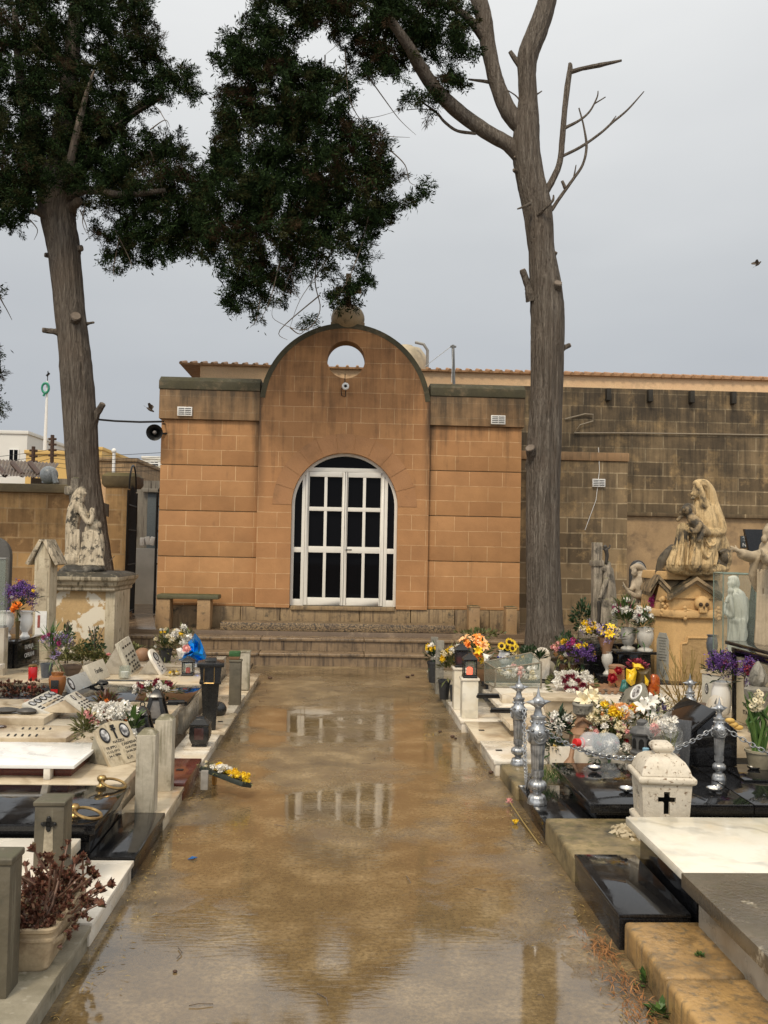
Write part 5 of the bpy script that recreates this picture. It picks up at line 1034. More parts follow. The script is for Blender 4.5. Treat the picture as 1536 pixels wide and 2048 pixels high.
# wreaths and handle on the tan slab
q = G(310, 1398, .34)
t = bouquet('long white and maroon flower spray propped on the grey slab behind the lanterns', q+Vector((0, 0, .09)), .19, .07, (('mum', 'white', 20, .035), ('mum', 'maroon', 11, .03)), (('leaf', LEAFO, 70),), .08, .01, .10, base=q)
m = MB(); m.tube([q+Vector((-.16, -.06, 0)), q+Vector((-.12, -.03, .09))], .008, 6); m.build('prop', PLBR, t)
m = MB(); q = G(352, 1409, .337); m.tube([q+Vector((-.07, 0, .02)), q+Vector((.07, .02, .02))], .018, 8); m.cb(q+Vector((-.03, -.01, .006)), (.10, .06, .012)); tag(m.build('slab_handle', BLACKM, loc=q), 'black metal lifting handle on the tan slab beside the flower spray', 'handle')
m = MB(); q = G(205, 1372, .337); m.ball(q+Vector((0, 0, .03)), (.06, .05, .025), 10, 6); m.tube([q+Vector((-.05, 0, .02)), q+Vector((-.1, -.05, 0))], .014, 6); m.tube([q+Vector((.0, -.04, .02)), q+Vector((.02, -.1, 0))], .014, 6); tag(m.build('iron_ornament', BLACKM, loc=q), 'small black iron ornament lying beside the script headstone', 'ornament')
q = G(215, 1462, .31)
bouquet('white chrysanthemum wreath with dry edges behind the tilted two portrait headstone', V(228, 1432, 6.75), .20, .085, (('mum', 'white', 46, .038), ('mum', 'orange', 3, .03)), (('leaf', LEAFO, 60), ('leaf', LEAFR, 40)), .08, .011, .16, base=(q.x, 6.75, .3))
bouquet('drying pinkish green bunch at the left end of the white wreath', V(172, 1450, 6.45), .085, .10, (('mum', 'pink', 8, .022), ('mum', 'cream', 8, .018)), (('leaf', LEAFO, 90),), .07, .01, .08)
bouquet('spiky dry rust coloured sprigs above the white wreath', V(213, 1400, 7.3), .08, .05, (('mum', 'orange', 3, .026),), (('leaf', LEAFR, 60), ('leaf', LEAFO, 30)), .08, .008)
bouquet('pale green lily leaves beside the pyramid lantern', V(268, 1448, 6.62), .035, .08, (('mum', 'white', 3, .03),), (('leaf', LEAF, 24),), .13, .016)
# the fallen flower stand on the path
wt_ = thing('fallen_wreath', 'yellow and white flower easel fallen over onto the wet path', 'wreath', G(450, 1570, 0))
a, b = V(412, 1530, 6.55), V(497, 1562, 6.35); b.z = max(b.z, .035); m = MB(); d = (b-a)
Mq = frame(a, d, (0, .35, 1)); L = d.length
m.box(0, L, -.045, -.012, -.06, .06); m.xf(Mq); m.build('board', plain('wreath_board', (.02, .028, .022), .5), wt_, bev=.004)
for colr, n_, k0, k1 in (('yellow', 30, .22, 1.0), ('white', 14, .2, .52), ('cream', 22, .0, .9)):
    for i in range(n_): bloom('mum', colr, Mq @ Vector((L*rnd.uniform(k0, k1), rnd.uniform(-.005, .03), rnd.uniform(-.065, .065))), rnd.uniform(.016, .028) if colr != 'cream' else .013, (0, -.4, 1), wt_)
m = MB()
for i in range(110): p_ = Mq @ Vector((L*rnd.uniform(-.08, 1.03), rnd.uniform(-.03, .03), rnd.uniform(-.08, .08))); petal(m, p_, rv()+Vector((0, -.3, -.1)), rv(), .03, .004)
m.build('foliage', LEAFO, wt_)
m = MB(); m.tube([a+Vector((.06, .02, -.02)), G(418, 1574, .0)+Vector((.03, .05, .012))], .018, 6); m.build('orange_leg', plain('orange_tube', (.42, .20, .03), .5), wt_)
m = MB(); m.cb(V(409, 1560, 6.35)+Vector((0, 0, .0)), (.05, .03, .13)); m.build('label_box', plain('grey_card', (.30, .28, .25), .6), wt_, bev=.004)
# ================================================================== left rear: family headstone, vases, pillar, angel pedestal
t, M, wd, h = tablet('family_headstone', 'black family headstone with white lettering carrying the white vases', 'headstone', (36, 1362), (79, 1346), (34, 1287), (79, 1275), .20, GB, .05, .0, group='headstones')
letter(t, M, wd, h, [('FAMILJA', .52, .78, .17), ('CIPRIANI', .52, .56, .17), ('1921 - 1998', .25, .26, .07), ('1930 - 2011', .75, .34, .07), ('R.I.P.', .25, .14, .07), ('R.I.P.', .75, .22, .07)], LEADW)
TOP = M @ Vector((wd*.5, h, 0)); m = MB(); m.box(TOP.x-.36, TOP.x+.03, TOP.y-.42, TOP.y+.40, TOP.z+.001, TOP.z+.03); m.build('top_slab', GB, t, bev=.004)
m = MB(); m.box(TOP.x-.33, TOP.x-.055, TOP.y-.34, TOP.y+.34, .1, TOP.z); m.build('body', GB, t)
zt = TOP.z+.031
for px, r, hh, lb in ((12, .085, .30, 'white urn shaped vase at the very left on the black headstone'), (48, .085, .30, 'white urn shaped vase on the black headstone, right of its twin')):
    q = V(px, 1283, TOP.y); lathed('white_vase', lb, 'vase', (q.x, TOP.y+.02*(px > 20), zt), r, hh, [(.62, 0), (.66, .05), (.45, .12), (.36, .2), (.6, .3), (.92, .5), (.97, .7), (.86, .88), (.95, .95), (1.08, .985), (1.08, 1), (.9, .99), (.8, .9), (0, .88)], CERW, group='white vases on the black headstone')
bouquet('big purple statice bunch above the white vases at the left edge', V(40, 1196, TOP.y), .20, .19, (('statice', 'purple', 120, .045), ('mum', 'orange', 1, .03), ('mum', 'yellow', 2, .03), ('mum', 'maroon', 4, .03), ('mum', 'white', 2, .025)), (('leaf', LEAFD, 40),), base=(V(40, 1228, TOP.y).x, TOP.y, zt+.2))
q = V(33, 1260, TOP.y-.15); t = lathed('flower_glass', 'slim brown glass holding the orange rose between the white vases', 'vase', (q.x, TOP.y-.12, zt), .03, .2, [(.6, 0), (.7, .5), (1, 1), (.9, 1), (0, .9)], plain('brown_glass', (.10, .07, .03), .2))
bouquet('bright orange rose between the two white vases', V(34, 1218, TOP.y-.15), .05, .06, (('rose', 'orange', 4, .06),), (('leaf', LEAFO, 16),), .08, .014, stem=(q.x, TOP.y-.12, zt+.15))
# glass panel, arched stone and cream stones cut by the frame at the far left
q = V(9, 1185, 9.7); t = thing('glass_case', 'glass display case cut off by the left edge above the cream slab', 'glass case', (q.x-.3, 9.7, .5)); m = MB(); a, b = V(9, 1118, 9.7), V(9, 1252, 9.7); m.box(q.x-.5, q.x, 9.7, 9.708, b.z, a.z); m.box(q.x-.006, q.x, 9.709, 9.78, b.z, a.z); m.build('panes', GLASS, t, smooth=False)
m = MB(); m.box(q.x-.51, q.x+.004, 9.692, 9.79, a.z+.001, a.z+.012); m.box(q.x-.51, q.x+.004, 9.692, 9.79, b.z-.02, b.z-.001); m.build('rim', GREYP, t); m = MB(); m.box(q.x-.5, q.x+.02, 9.68, 9.80, .1, b.z-.0205); m.build('base', MG, t, bev=.005)
q = V(-5, 1180, 12.0); t = thing('arched_headstone', 'dark round topped headstone at the left edge before the boundary wall', 'headstone', (q.x, 12, .2)); m = MB(); a = V(17, 1200, 12.0); zt2 = V(0, 1073, 12).z
m.prism([(-.6, 0), (a.x-q.x, 0)]+[(a.x-q.x-.25+.25*math.cos(w_), zt2-.2-.25+.25*math.sin(w_)) for w_ in np.linspace(0, math.pi, 12)]+[(-.6, 1.0)], Matrix(((1, 0, 0, q.x), (0, 0, -1, 12.1), (0, 1, 0, .2), (0, 0, 0, 1))), .1); m.build('stone', stone('dark_headstone', (.10, .095, .085), (.06, .055, .05), 5), t, bev=.006)
t, M, wd, h = tablet('headstone', 'small cream headstone with a dark portrait at the left edge, before the black headstone', 'headstone', (-14, 1350), (20, 1341), (-14, 1306), (20, 1300), .2, MC, .05, group='headstones')
m = MB(); m.prism([(wd*.4, h*.4), (wd*.75, h*.4), (wd*.75, h*.8), (wd*.4, h*.8)], M @ Matrix.Translation((0, 0, .001)), .004); m.build('plate', GB, t)
q = G(8, 1400, .05); m = MB(); m.box(q.x-.6, q.x+.12, 8.9, 9.4, .05, V(0, 1346, 9.1).z); m.box(q.x-.6, q.x+.16, 8.86, 9.44, V(0, 1346, 9.1).z+.001, V(0, 1340, 9.1).z+.02); tag(m.build('marble_block', MW, bev=.005, loc=q), 'white marble block at the left edge above the brown bush', 'block')
q = V(65, 1367, 9.4); t = lathed('red_candle', 'tall red glass grave candle before the black family headstone', 'candle', (q.x, 9.4, V(65, 1369, 9.4).z), .044, .21, [(.85, 0), (1, .04), (1, .82), (.86, .86), (0, .86)], REDG); MB().lathe([(.042, 0), (.045, .012), (.03, .022), (0, .024)], 18, (q.x, 9.4, V(65, 1369, 9.4).z+.1815)).build('cap', BRASS, t)
m = MB(); m.box(-4.2, -3.05, 9.0, 10.0, .03, .21); tag(m.build('dark_plinth', GB, bev=.006, loc=(-3.6, 9.5, .03)), 'dark granite plinth carrying the red candle and the slate blue vase', 'plinth')
q = V(92, 1366, 9.6); lathed('blue_vase', 'slate blue plastic flower vase beside the family headstone', 'vase', (q.x, 9.6, .211), .062, .27, [(.6, 0), (.66, .05), (.7, .3), (.92, .8), (1.02, .95), (1.04, 1), (.9, 1), (.8, .9), (0, .86)], PLB)
bouquet('thin green grass leaves and pink buds in the slate blue vase', V(104, 1287, 9.6), .11, .15, (('mum', 'magenta', 4, .03), ('statice', 'lilac', 6, .03)), (('leaf', LEAF, 60),), .22, .006)
bouquet('faded purple flowers in front of the angel pedestal', V(124, 1288, 10.2), .12, .10, (('statice', 'lilac', 26, .035), ('statice', 'purple', 18, .035), ('mum', 'magenta', 3, .03)), (('leaf', LEAFO, 40),))
q = G(114, 1391, .336); t = lathed('amber_lantern', 'round amber glass lantern with dark panel and red candle', 'lantern', q, .078, .21, [(.55, 0), (.6, .1), (.8, .25), (.95, .5), (1., .7), (.9, .84), (.66, .88), (.7, .95), (.74, 1), (0, 1)], AMBER); m = MB(); m.box(q.x-.035, q.x+.035, q.y-.082, q.y-.074, q.z+.03, q.z+.15); m.build('panel', BPL, t, bev=.006); m = MB(); m.box(q.x-.03, q.x+.03, q.y-.086, q.y-.0825, q.z+.035, q.z+.07); m.build('candle', REDG, t)
q = V(141, 1357, 9.8); lathed('flower_pot', 'square brown flower pot beside the amber lantern', 'pot', (q.x, 9.8, .22), .12, .22, [(.6, 0), (.9, .85), (1, .86), (1, 1), (.9, 1), (.85, .9), (0, .88)], PLBR, 4)
q = V(112, 1330, 9.5); lathed('flower_pot', 'pinkish clay pot under the magenta bud', 'pot', (q.x, 9.55, .211), .05, .16, POT, plain('pink_clay', (.32, .20, .17), .6))
bouquet('magenta bud with lilac sprigs in the pinkish clay pot', V(112, 1316, 9.5), .05, .07, (('rose', 'magenta', 1, .04), ('statice', 'lilac', 8, .03)), (('leaf', LEAFO, 14),))
for (px, py, rx, rz, n, mt, lb, nm) in ((165, 1300, .26, .16, 420, LEAFO, 'straggly green weed shrub growing at the foot of the angel pedestal', 'shrub'), (190, 1275, .10, .20, 90, LEAFD, 'dark arching weed stem leaning on the angel pedestal', 'weed'), (135, 1262, .06, .14, 60, LEAFD, 'upright weed before the left end of the angel pedestal', 'weed'), (210, 1325, .10, .13, 150, LEAFO, 'withered pink rose bush right of the script headstone', 'shrub')):
    c = V(px, py, 11.0); t = thing(nm, lb, 'plant', (c.x, 11, .05)); m = MB(); m2 = MB()
    for i in range(9):
        e_ = c+Vector((rnd.uniform(-rx, rx), rnd.uniform(-.1, .1), rnd.uniform(.2, 1)*rz)); m2.tube([(c.x+rnd.uniform(-.04, .04), 11, .05), c+Vector((0, 0, -.5*rz)), e_], .005, 4)
    
    for i in range(int(n*2)):
        u = rv(); k = rnd.random()**.5; petal(m, Vector((c.x+u.x*rx*1.15*k, 11+u.y*.14, c.z-rz*.75+abs(u.z)*rz*1.5*k*(1-.5*abs(u.x)))), u+Vector((0, -.3, .5)), rv(), rnd.uniform(.03, .065), .012)
    m.build('foliage', mt, t); m2.build('stems', STRAW if nm == 'shrub' else TWIG, t)
    if nm == 'shrub' and px > 200: m = MB(); rose(m, c+Vector((.05, -.05, .1)), .04); m.build('bloom', P['pink'], t)
c = V(30, 1393, 8.6); t = thing('succulent_bush', 'brown red succulent bush at the left edge below the red candle', 'plant', (c.x, 8.6, .3)); m = MB()
for i in range(170): rosette(m, c+Vector((rnd.uniform(-.24, .24), rnd.uniform(-.15, .15), rnd.uniform(-.09, .13)*1.0)), Vector((rnd.gauss(0, .6), rnd.gauss(-.5, .4), rnd.uniform(.1, 1))), rnd.uniform(.025, .045), 9)
m.build('rosettes', LEAFR, t); m = MB(); m.lathe([(.25, .0), (.22, .05)], 16, (c.x, 8.6, .28)); m.build('mound', SOIL, t)
m = MB(); q = G(12, 1425, .39); m.ball(q+Vector((0, 0, .02)), (.11, .07, .02), 12, 6); m.ball(q+Vector((.17, -.03, .02)), (.08, .05, .025), 12, 6); tag(m.build('slab_debris', plain('dark_debris', (.06, .055, .05), .5), loc=q), 'dark flat debris lying on the cream slab at the left edge', 'debris')
# gabled stone pillar
YP = 11.3; a, b = V(60, 1300, YP), V(92, 1300, YP); gl_ = thing('memorial_pillar', 'slim white stone memorial pillar with a lichened gabled cap', 'pillar', ((a.x+b.x)/2, YP, .05)); zc1 = V(75, 1118, YP).z; zc2 = V(80, 1074, YP).z; w_ = b.x-a.x; cx = (a.x+b.x)/2+.02
PILM = stone('pillar_stone', (.58, .51, .37), (.44, .37, .25), 5, (.6, .8), .3, 50, spot=(.16, .13, .09), spotscale=7, spotlo=.58, spothi=.68, streak=(.30, .24, .16))
m = MB(); m.prism([(-w_/2, 0), (w_/2, 0), (w_/2, zc1-.05), (0, zc2-.09), (-w_/2, zc1-.05)], Matrix(((1, 0, 0, cx), (0, 0, -1, YP+.28), (0, 1, 0, .05), (0, 0, 0, 1))), .28); m.build('shaft', PILM, gl_, bev=.006)
for sd in (-1, 1):
    m = MB(); m.prism([(0, 0), (.045, 0), (.045, .37), (0, .37)], frame((cx, YP-.035, zc2-.045), (sd*(w_/2+.06), 0, -(zc2-zc1+.01)), (0, 1, 0)) if sd > 0 else frame((cx, YP+.335, zc2-.045), (sd*(w_/2+.06), 0, -(zc2-zc1+.01)), (0, -1, 0)), .045)
    L_ = math.hypot(w_/2+.07, zc2-zc1+.03); m.v = []; m.f = []
    M_ = frame((cx, YP-.035 if sd > 0 else YP+.335, zc2-.045), (sd*(w_/2+.06), 0, -(zc2-zc1+.02)), (0, sd, 0)); m.prism([(0, 0), (L_, 0), (L_, .37), (0, .37)], M_, .045); m.build('roof_slab', S_PALE, gl_, bev=.006)
m = MB(); n_ = 12; m.prism([(-w_*.33, 0), (w_*.33, 0), (w_*.33, .75)]+[(w_*.33*math.cos(k), .75+w_*.33*math.sin(k)) for k in np.linspace(0, math.pi, n_)]+[(-w_*.33, .75)], Matrix(((1, 0, 0, cx), (0, 0, -1, YP-.002), (0, 1, 0, zc1-.92), (0, 0, 0, 1))), .004); m.build('niche_panel', S_PALE if False else stone('niche_stone', (.50, .43, .31), (.40, .33, .22), 7, spot=(.12, .09, .06), spotscale=6), gl_)
q0, q1 = V(71, 1222, YP-.01), V(92, 1275, YP-.01); m = MB(); m.box(q0.x, q1.x, YP-.014, YP-.0065, q1.z, q0.z); ps = m.build('notice', WHITEP, gl_); m = MB(); m.box(q0.x+.03, q0.x+.06, YP-.018, YP-.0145, q0.z-.2, q0.z-.05); m.build('picture', plain('notice_red', (.35, .10, .08), .5), ps)
# angel pedestal
YPd = 12.6; a, b = V(97, 1300, YPd), V(227, 1300, YPd); zp = V(170, 1182, YPd).z; cx = (a.x+b.x)/2; ped = thing('angel_pedestal', 'broad pedestal with peeling white plaster and mossy cornice carrying the angel group', 'pedestal', (cx, YPd+.4, .05))
hw = (b.x-a.x)/2; MB().box(a.x+.04, b.x-.02, YPd+.02, YPd+.85, .0, zp).build('body', PEEL, ped, bev=.01)
for u0, u1 in ((b.x-.13, b.x), (a.x, a.x+.06)): MB().box(u0, u1, YPd, YPd+.87, .0, zp-.001).build('corner_strip', PILM, ped, bev=.006)
m = MB(); m.sqlathe([(hw*1.0, 0), (hw*1.03, .02), (hw*1.02, .05), (hw*1.09, .08), (hw*1.12, .13), (hw*1.18, .15), (hw*1.19, .20), (hw*1.05, .235), (hw*.85, .26), (0, .26)], (cx, YPd+.43, zp+.0), 0, 1, .50/hw); m.build('cornice', PCORN, ped, bev=.006)
# kneeling figure embraced by an angel against a broken cross
YA = 12.95; ag = thing('angel_group', 'weathered white carving of an angel bending over a kneeling figure by a stone cross', 'statue', V(165, 1143, YA)); m = MB()
def pv(px, py, dy=0, Y=YA): return V(px, py, Y+dy)
def cap(m, pts, Y, n=10):                                          # limb through photo points (x, y, width px[, dy])
    P_, Q_ = taper(pts, Y); m.tube(P_, Q_, n); m.ball(P_[0], Q_[0], 10, 8); m.ball(P_[-1], Q_[-1], 10, 8)
def el(m, px, py, rx, ry, dy=0, Y=YA, rd=None): m.ball(V(px, py, Y+dy), (S(rx, Y), S(rd or rx, Y), S(ry, Y)), 14, 10)
cap(m, [(143, 1128, 24), (144, 1060, 26, .03), (150, 1020, 30, .02), (158, 998, 22)], YA)       # robe rising to the shoulders
el(m, 163, 985, 9.5, 12); cap(m, [(160, 985, 20, .05), (152, 1000, 20, .06), (148, 1040, 15, .06)], YA)  # head, long hair
el(m, 171, 987, 3, 3, -.02)
cap(m, [(158, 1012, 15, -.04), (170, 1036, 12, -.10), (180, 1046, 10, -.12), (186, 1026, 8, -.12)], YA); cap(m, [(160, 1006, 14, .06), (176, 1034, 11, .06), (184, 1018, 7, .02)], YA)
cap(m, [(186, 1026, 7, -.12), (188, 1017, 4, -.12)], YA); cap(m, [(183, 1028, 6, -.1), (181, 1017, 3, -.1)], YA)
cap(m, [(150, 1125, 44), (150, 1100, 30)], YA)
for k in range(5): cap(m, [(140+5*k, 1130, 6, -.13), (141+4*k, 1060, 5, -.08)], YA)
cap(m, [(183, 1060, 28), (186, 1080, 36), (184, 1105, 42), (178, 1128, 50)], YA, 14); el(m, 188, 1052, 15, 14); cap(m, [(196, 1062, 16), (201, 1090, 16), (196, 1128, 20)], YA)
for k in range(9): cap(m, [(166+4*k, 1060+abs(k-4)*1.5, 4.5, -.13), (164+4.5*k, 1095, 5, -.15), (158+6*k, 1130, 6, -.17)], YA)
cap(m, [(195, 1135, 14, -.1), (205, 1141, 9, -.1)], YA)
el(m, 146, 1120, 19, 20, -.05); el(m, 140, 1105, 10, 12, -.08)
statue('figures', m, S_PALE, ag, .010, 1)
m = MB(); p0_, p1_ = pv(144, 1140, .12), pv(146, 955, .12); m.box(p0_.x-.06, p0_.x+.06, YA+.10, YA+.22, p0_.z-.02, p1_.z); c0_, c1_ = pv(128, 990, .12), pv(150, 972, .12); m.box(c0_.x, c1_.x, YA+.095, YA+.225, c0_.z, c1_.z); m.build('stone_cross', S_GREY, ag, bev=.03)
m = MB(); el(m, 166, 1142, 47, 10); el(m, 150, 1138, 26, 10, -.1); el(m, 185, 1138, 26, 10, -.1)
statue('rock', m, stone('black_lichen_rock', (.17, .15, .115), (.07, .06, .045), 8, bmp=.8, spot=(.025, .022, .017), spotscale=9, spotlo=.40, spothi=.52), ag, .014, 2)
m = MB(); m.tube([pv(206, 1140, 0), pv(217, 1125, 0), pv(229, 1112, 0)], .006, 5); tag(m.build('dry_twig', TWIG, loc=pv(206, 1140)), 'thin dry twig growing from the top of the angel pedestal', 'twig')
q0, q1 = V(200, 1003, 16.2), V(218, 1028, 16.2); m = MB(); m.prism([(0, 0), (q1.x-q0.x, -.05), (q1.x-q0.x, -.27), (0, -.22)], Matrix(((1, 0, 0, q0.x), (0, 0, -1, 16.2), (0, 1, 0, q0.z), (0, 0, 0, 1))), .05); tag(m.build('sign_board', plain('dark_board', (.10, .075, .05), .7), bev=.004, loc=q0), 'dark wooden board seen behind the tree trunk by the gate pillar', 'board')
# far flowers on the left by the steps
q = V(330, 1335, 11.2); lathed('flower_pot', 'dark plastic pot of pale flowers left of the blue foil bouquet', 'pot', (q.x, 11.2, .31), .09, .16, POT, PLD, 6)
bouquet('pale cream and white stems in the dark pot near the steps', V(332, 1285, 11.2), .15, .17, (('mum', 'cream', 12, .032), ('mum', 'white', 5, .03), ('mum', 'yellow', 3, .025)), (('leaf', LEAFO, 70), ('leaf', LEAFD, 30)), .12, .01)
bouquet('tall white and cream flowers beside the blue foil', V(362, 1280, 11.0), .11, .17, (('mum', 'white', 14, .045), ('mum', 'cream', 10, .04), ('mum', 'yellow', 3, .03)), (('leaf', LEAFO, 40),), .12, .01)
t = thing('foil_bouquet', 'bouquet wrapped in shiny blue foil with a pink rose beside white tissue', 'bouquet', V(395, 1325, 10.6))
def crumple(name, mat, parent, outline, Y, thick, seed, push=.35):
    """crumpled wrapping: a faceted shell about an outline in photo px"""
    rr = random.Random(seed); cx_ = sum(p[0] for p in outline)/len(outline); cy_ = sum(p[1] for p in outline)/len(outline); m = MB(); n = len(outline); rows = (1., .72, .42, 0)
    fr_, bk_ = [], []
    for sgn in (-1, 1):
        base = len(m.v); ids = []
        for ri, k in enumerate(rows):
            ring_ = []
            for x, y in (outline if k else [(cx_, cy_)]):
                d = thick*(1-k*k)**.5*(1+(rr.uniform(-push, push) if 0 < k < 1 else 0)); ring_.append(len(m.v)); m.v.append(tuple(V(cx_+(x-cx_)*k*(1+rr.uniform(-.05, .05)*(k < 1)), cy_+(y-cy_)*k, Y+sgn*d)))
            ids.append(ring_)
        for r0, r1 in zip(ids, ids[1:]):
            for i in range(n):
                j = (i+1) % n
                if len(r1) == 1: m.f.append((r0[i], r0[j], r1[0]))
                else: m.f += [(r0[i], r0[j], r1[j]), (r0[i], r1[j], r1[i])]
    return m.build(name, mat, parent, smooth=False)
crumple('blue_foil', BLUEF, t, [(390, 1266), (400, 1278), (407, 1295), (412, 1310), (418, 1324), (412, 1330), (398, 1326), (385, 1318), (370, 1323), (358, 1320), (358, 1312), (372, 1308), (378, 1298), (376, 1285), (383, 1278)], 10.55, .10, 4, .7)
crumple('white_tissue', plain('white_tissue', (.74, .72, .68), .6), t, [(352, 1298), (362, 1295), (372, 1305), (366, 1318), (358, 1318)], 10.5, .05, 2); crumple('white_bag', WHITEP, t, [(362, 1326), (380, 1318), (400, 1325), (405, 1332), (395, 1340), (370, 1342)], 10.6, .08, 6)
m = MB(); rose(m, V(373, 1297, 10.40), .055, (0, -1, .3)); m.build('rose', P['pink'], t); m = MB(); leafy(m, V(378, 1270, 10.6), .07, 26, .09, .012); m.build('foliage', LEAFO, t)
bouquet('dried yellow petals heaped in front of the round topped headstone', G(347, 1349, .345), .07, .03, (('mum', 'yellow', 4, .02), ('mum', 'cream', 4, .02)), (('leaf', STRAW, 40),), .05, .008)
m = MB(); q = G(282, 1318, .3); m.ball(V(285, 1310, 11.3), (.10, .09, .09), 10, 7); tag(m.build('clay_shard', TERRB, loc=V(285, 1318, 11.3)), 'broken clay shard behind the tall headstone', 'shard')
c = V(262, 1290, 11.5); t = thing('weed', 'low weeds growing behind the tall name plate headstone', 'plant', (c.x, 11.5, .1)); m = MB(); leafy(m, c-Vector((0, 0, .1)), .24, 200, .06, .012, .6, .6); m.build('foliage', LEAFO, t)
# ================================================================== graves right of the path
RX = 1.235
r1 = thing('grave', 'nearest right hand grave with a wet ochre limestone edge and dark stained slab', 'grave', (1.6, 3.2, 0), 'graves along the path')
for y0, y1 in ((1.9, 2.62), (2.625, 3.48), (3.485, 4.0)): MB().box(RX+.01+rnd.uniform(-.008, .008), 1.60, y0, y1, -.01, .135+rnd.uniform(-.006, .006)).build('edge_stone', YLIME, r1, bev=.022, seg=3)
STAINM = stone('stained_dark_slab', (.15, .12, .08), (.055, .047, .035), 3.5, (.08, .5), .35, 40, spot=(.42, .37, .28), spotscale=4.5, spotlo=.63, spothi=.68, moss=(.10, .085, .05), mosslo=.48)
slab('tomb_side', 1.565, 4.5, 2.2, 3.955, .02, .285, MG, r1); MB().box(1.50, 4.6, 2.1, 3.985, .2855, .350).build('tomb_slab', STAINM, r1, bev=.006)
r2 = thing('grave', 'grave with a bright veined white marble slab over black granite', 'grave', (1.6, 4.4, 0), 'graves along the path')
ledge(r2, 1.56, 4.01, 4.80, .158, GB, -1, RX, plate=False, th=.02, over=.004); slab('tomb_base', 1.585, 5, 4.02, 4.80, .02, .292, GB, r2); slab('tomb_slab', 1.525, 3.05, 3.985, 4.86, .293, .337, MWB, r2, .008); slab('tomb_slab', 3.053, 5, 3.985, 4.86, .293, .339, MWB, r2, .008)
r3 = thing('grave', 'bare broken limestone edge with a crushed plaster patch before the white lantern', 'grave', (1.6, 5.1, 0), 'graves along the path')
MB().box(RX, 4.5, 4.81, 5.49, -.01, .142).build('edge_stone', MLIME, r3, bev=.02, seg=3)
m = MB()
for i in range(46):
    a = rnd.uniform(0, 6.28); q = rnd.uniform(0, 1)**.6; m.cb((1.66+.11*q*math.cos(a), 5.20+.13*q*math.sin(a), .143+.02*(1-q)), (rnd.uniform(.02, .05), rnd.uniform(.02, .04), rnd.uniform(.01, .02)), Matrix.Rotation(rnd.uniform(0, 3), 3, rv()))
o = m.build('plaster_crumbs', stone('crumbled_plaster', (.56, .48, .33), (.36, .29, .18), 20, bmp=.6), r3, bev=.003); o['kind'] = 'stuff'
r4 = thing('grave', 'polished black granite grave with silver posts and chain', 'grave', (1.7, 6, 0), 'graves along the path')
ledge(r4, 1.60, 5.50, 6.36, .112, GB, -1, RX, plate=False, th=.018, over=.008); slab('tomb_base', 1.565, 5, 5.55, 6.5, .02, .165, GB, r4); slab('tomb_slab', 1.515, 2.52, 5.50, 6.56, .1655, .222, GB, r4, .006); slab('tomb_slab', 2.525, 5, 5.50, 6.56, .1655, .224, GB, r4, .006)
r5 = thing('grave', 'narrow mossy limestone strip between the black grave and white marble edges', 'grave', (1.5, 6.7, 0), 'graves along the path')
MB().box(RX-.01, 4.5, 6.37, 7.04, -.01, .10).build('edge_stone', MLIME, r5, bev=.02, seg=3)
r6 = thing('grave', 'white marble grave whose planting box is full of flowers', 'grave', (1.7, 7.4, 0), 'graves along the path')
RX2 = 1.185
ledge(r6, 1.60, 7.05, 7.80, .112, MW, -1, RX2)
m = MB()
for b_ in ((1.62, 4.2, 7.06, 7.12), (1.62, 4.2, 7.86, 7.92), (1.62, 1.68, 7.121, 7.859)): m.box(b_[0], b_[1], b_[2], b_[3], .05, .225)
m.build('box_rim', MW, r6, bev=.004); slab('box_soil', 1.68, 4.2, 7.121, 7.859, .05, .19, SOIL, r6, 0)
r7 = thing('grave', 'white and tan marble grave with stepped slabs and a black handle', 'grave', (1.7, 8.2, 0), 'graves along the path')
ledge(r7, 1.58, 7.81, 8.66, .112, MC, -1, 1.165, over=.03); slab('tomb_base', 1.58, 4.5, 7.95, 8.66, .02, .17, MW, r7); slab('tomb_slab', 1.47, 4.5, 7.94, 8.66, .1705, .22, MC, r7, .004)
m = MB(); m.sqlathe([(.10, 0), (.14, .20), (.17, .205), (.17, .24), (0, .24)], (2.02, 8.1, .2205), 0, 1.7, .8); m.build('footstone', MC, r7, bev=.004)
r8 = thing('grave', 'white marble grave with two little marble columns carrying lanterns', 'grave', (1.7, 9.2, 0), 'graves along the path')
ledge(r8, 1.62, 8.67, 9.76, .112, MW, -1, 1.13); slab('tomb_base', 1.60, 4.8, 8.72, 9.7, .02, .21, MW, r8); slab('tomb_slab', 1.50, 4.8, 8.68, 9.74, .2105, .25, MW, r8, .004); slab('upper_slab', 1.56, 4.8, 8.86, 9.72, .2505, .325, MW, r8, .006)
r9 = thing('grave', 'far grey stone grave with black slab behind the little columns', 'grave', (1.7, 10.6, 0), 'graves along the path')
ledge(r9, 1.62, 9.78, 12.3, .10, MGS, -1, 1.13, plate=False); slab('tomb_base', 1.55, 5, 9.85, 11.6, .02, .28, GY, r9); slab('tomb_slab', 1.50, 5, 9.80, 11.65, .2805, .325, GB, r9, .005)
def handle(px, py, z, lb, w_=.2):
    q = G(px, py, z); m = MB(); m.tube([q+Vector((-w_/2, 0, .012)), q+Vector((-w_/2, 0, .03)), q+Vector((w_/2, 0, .03)), q+Vector((w_/2, 0, .012))], .014, 8); m.cb(q+Vector((0, 0, .008)), (w_*1.1, .05, .014)); tag(m.build('slab_handle', BLACKM, loc=q), lb, 'handle', 'lifting handles')
handle(976, 1396, .327, 'black lifting handle on the white slab beside the little columns'); handle(1006, 1425, .222, 'black lifting handle on the tan slab behind the silver post', .22)
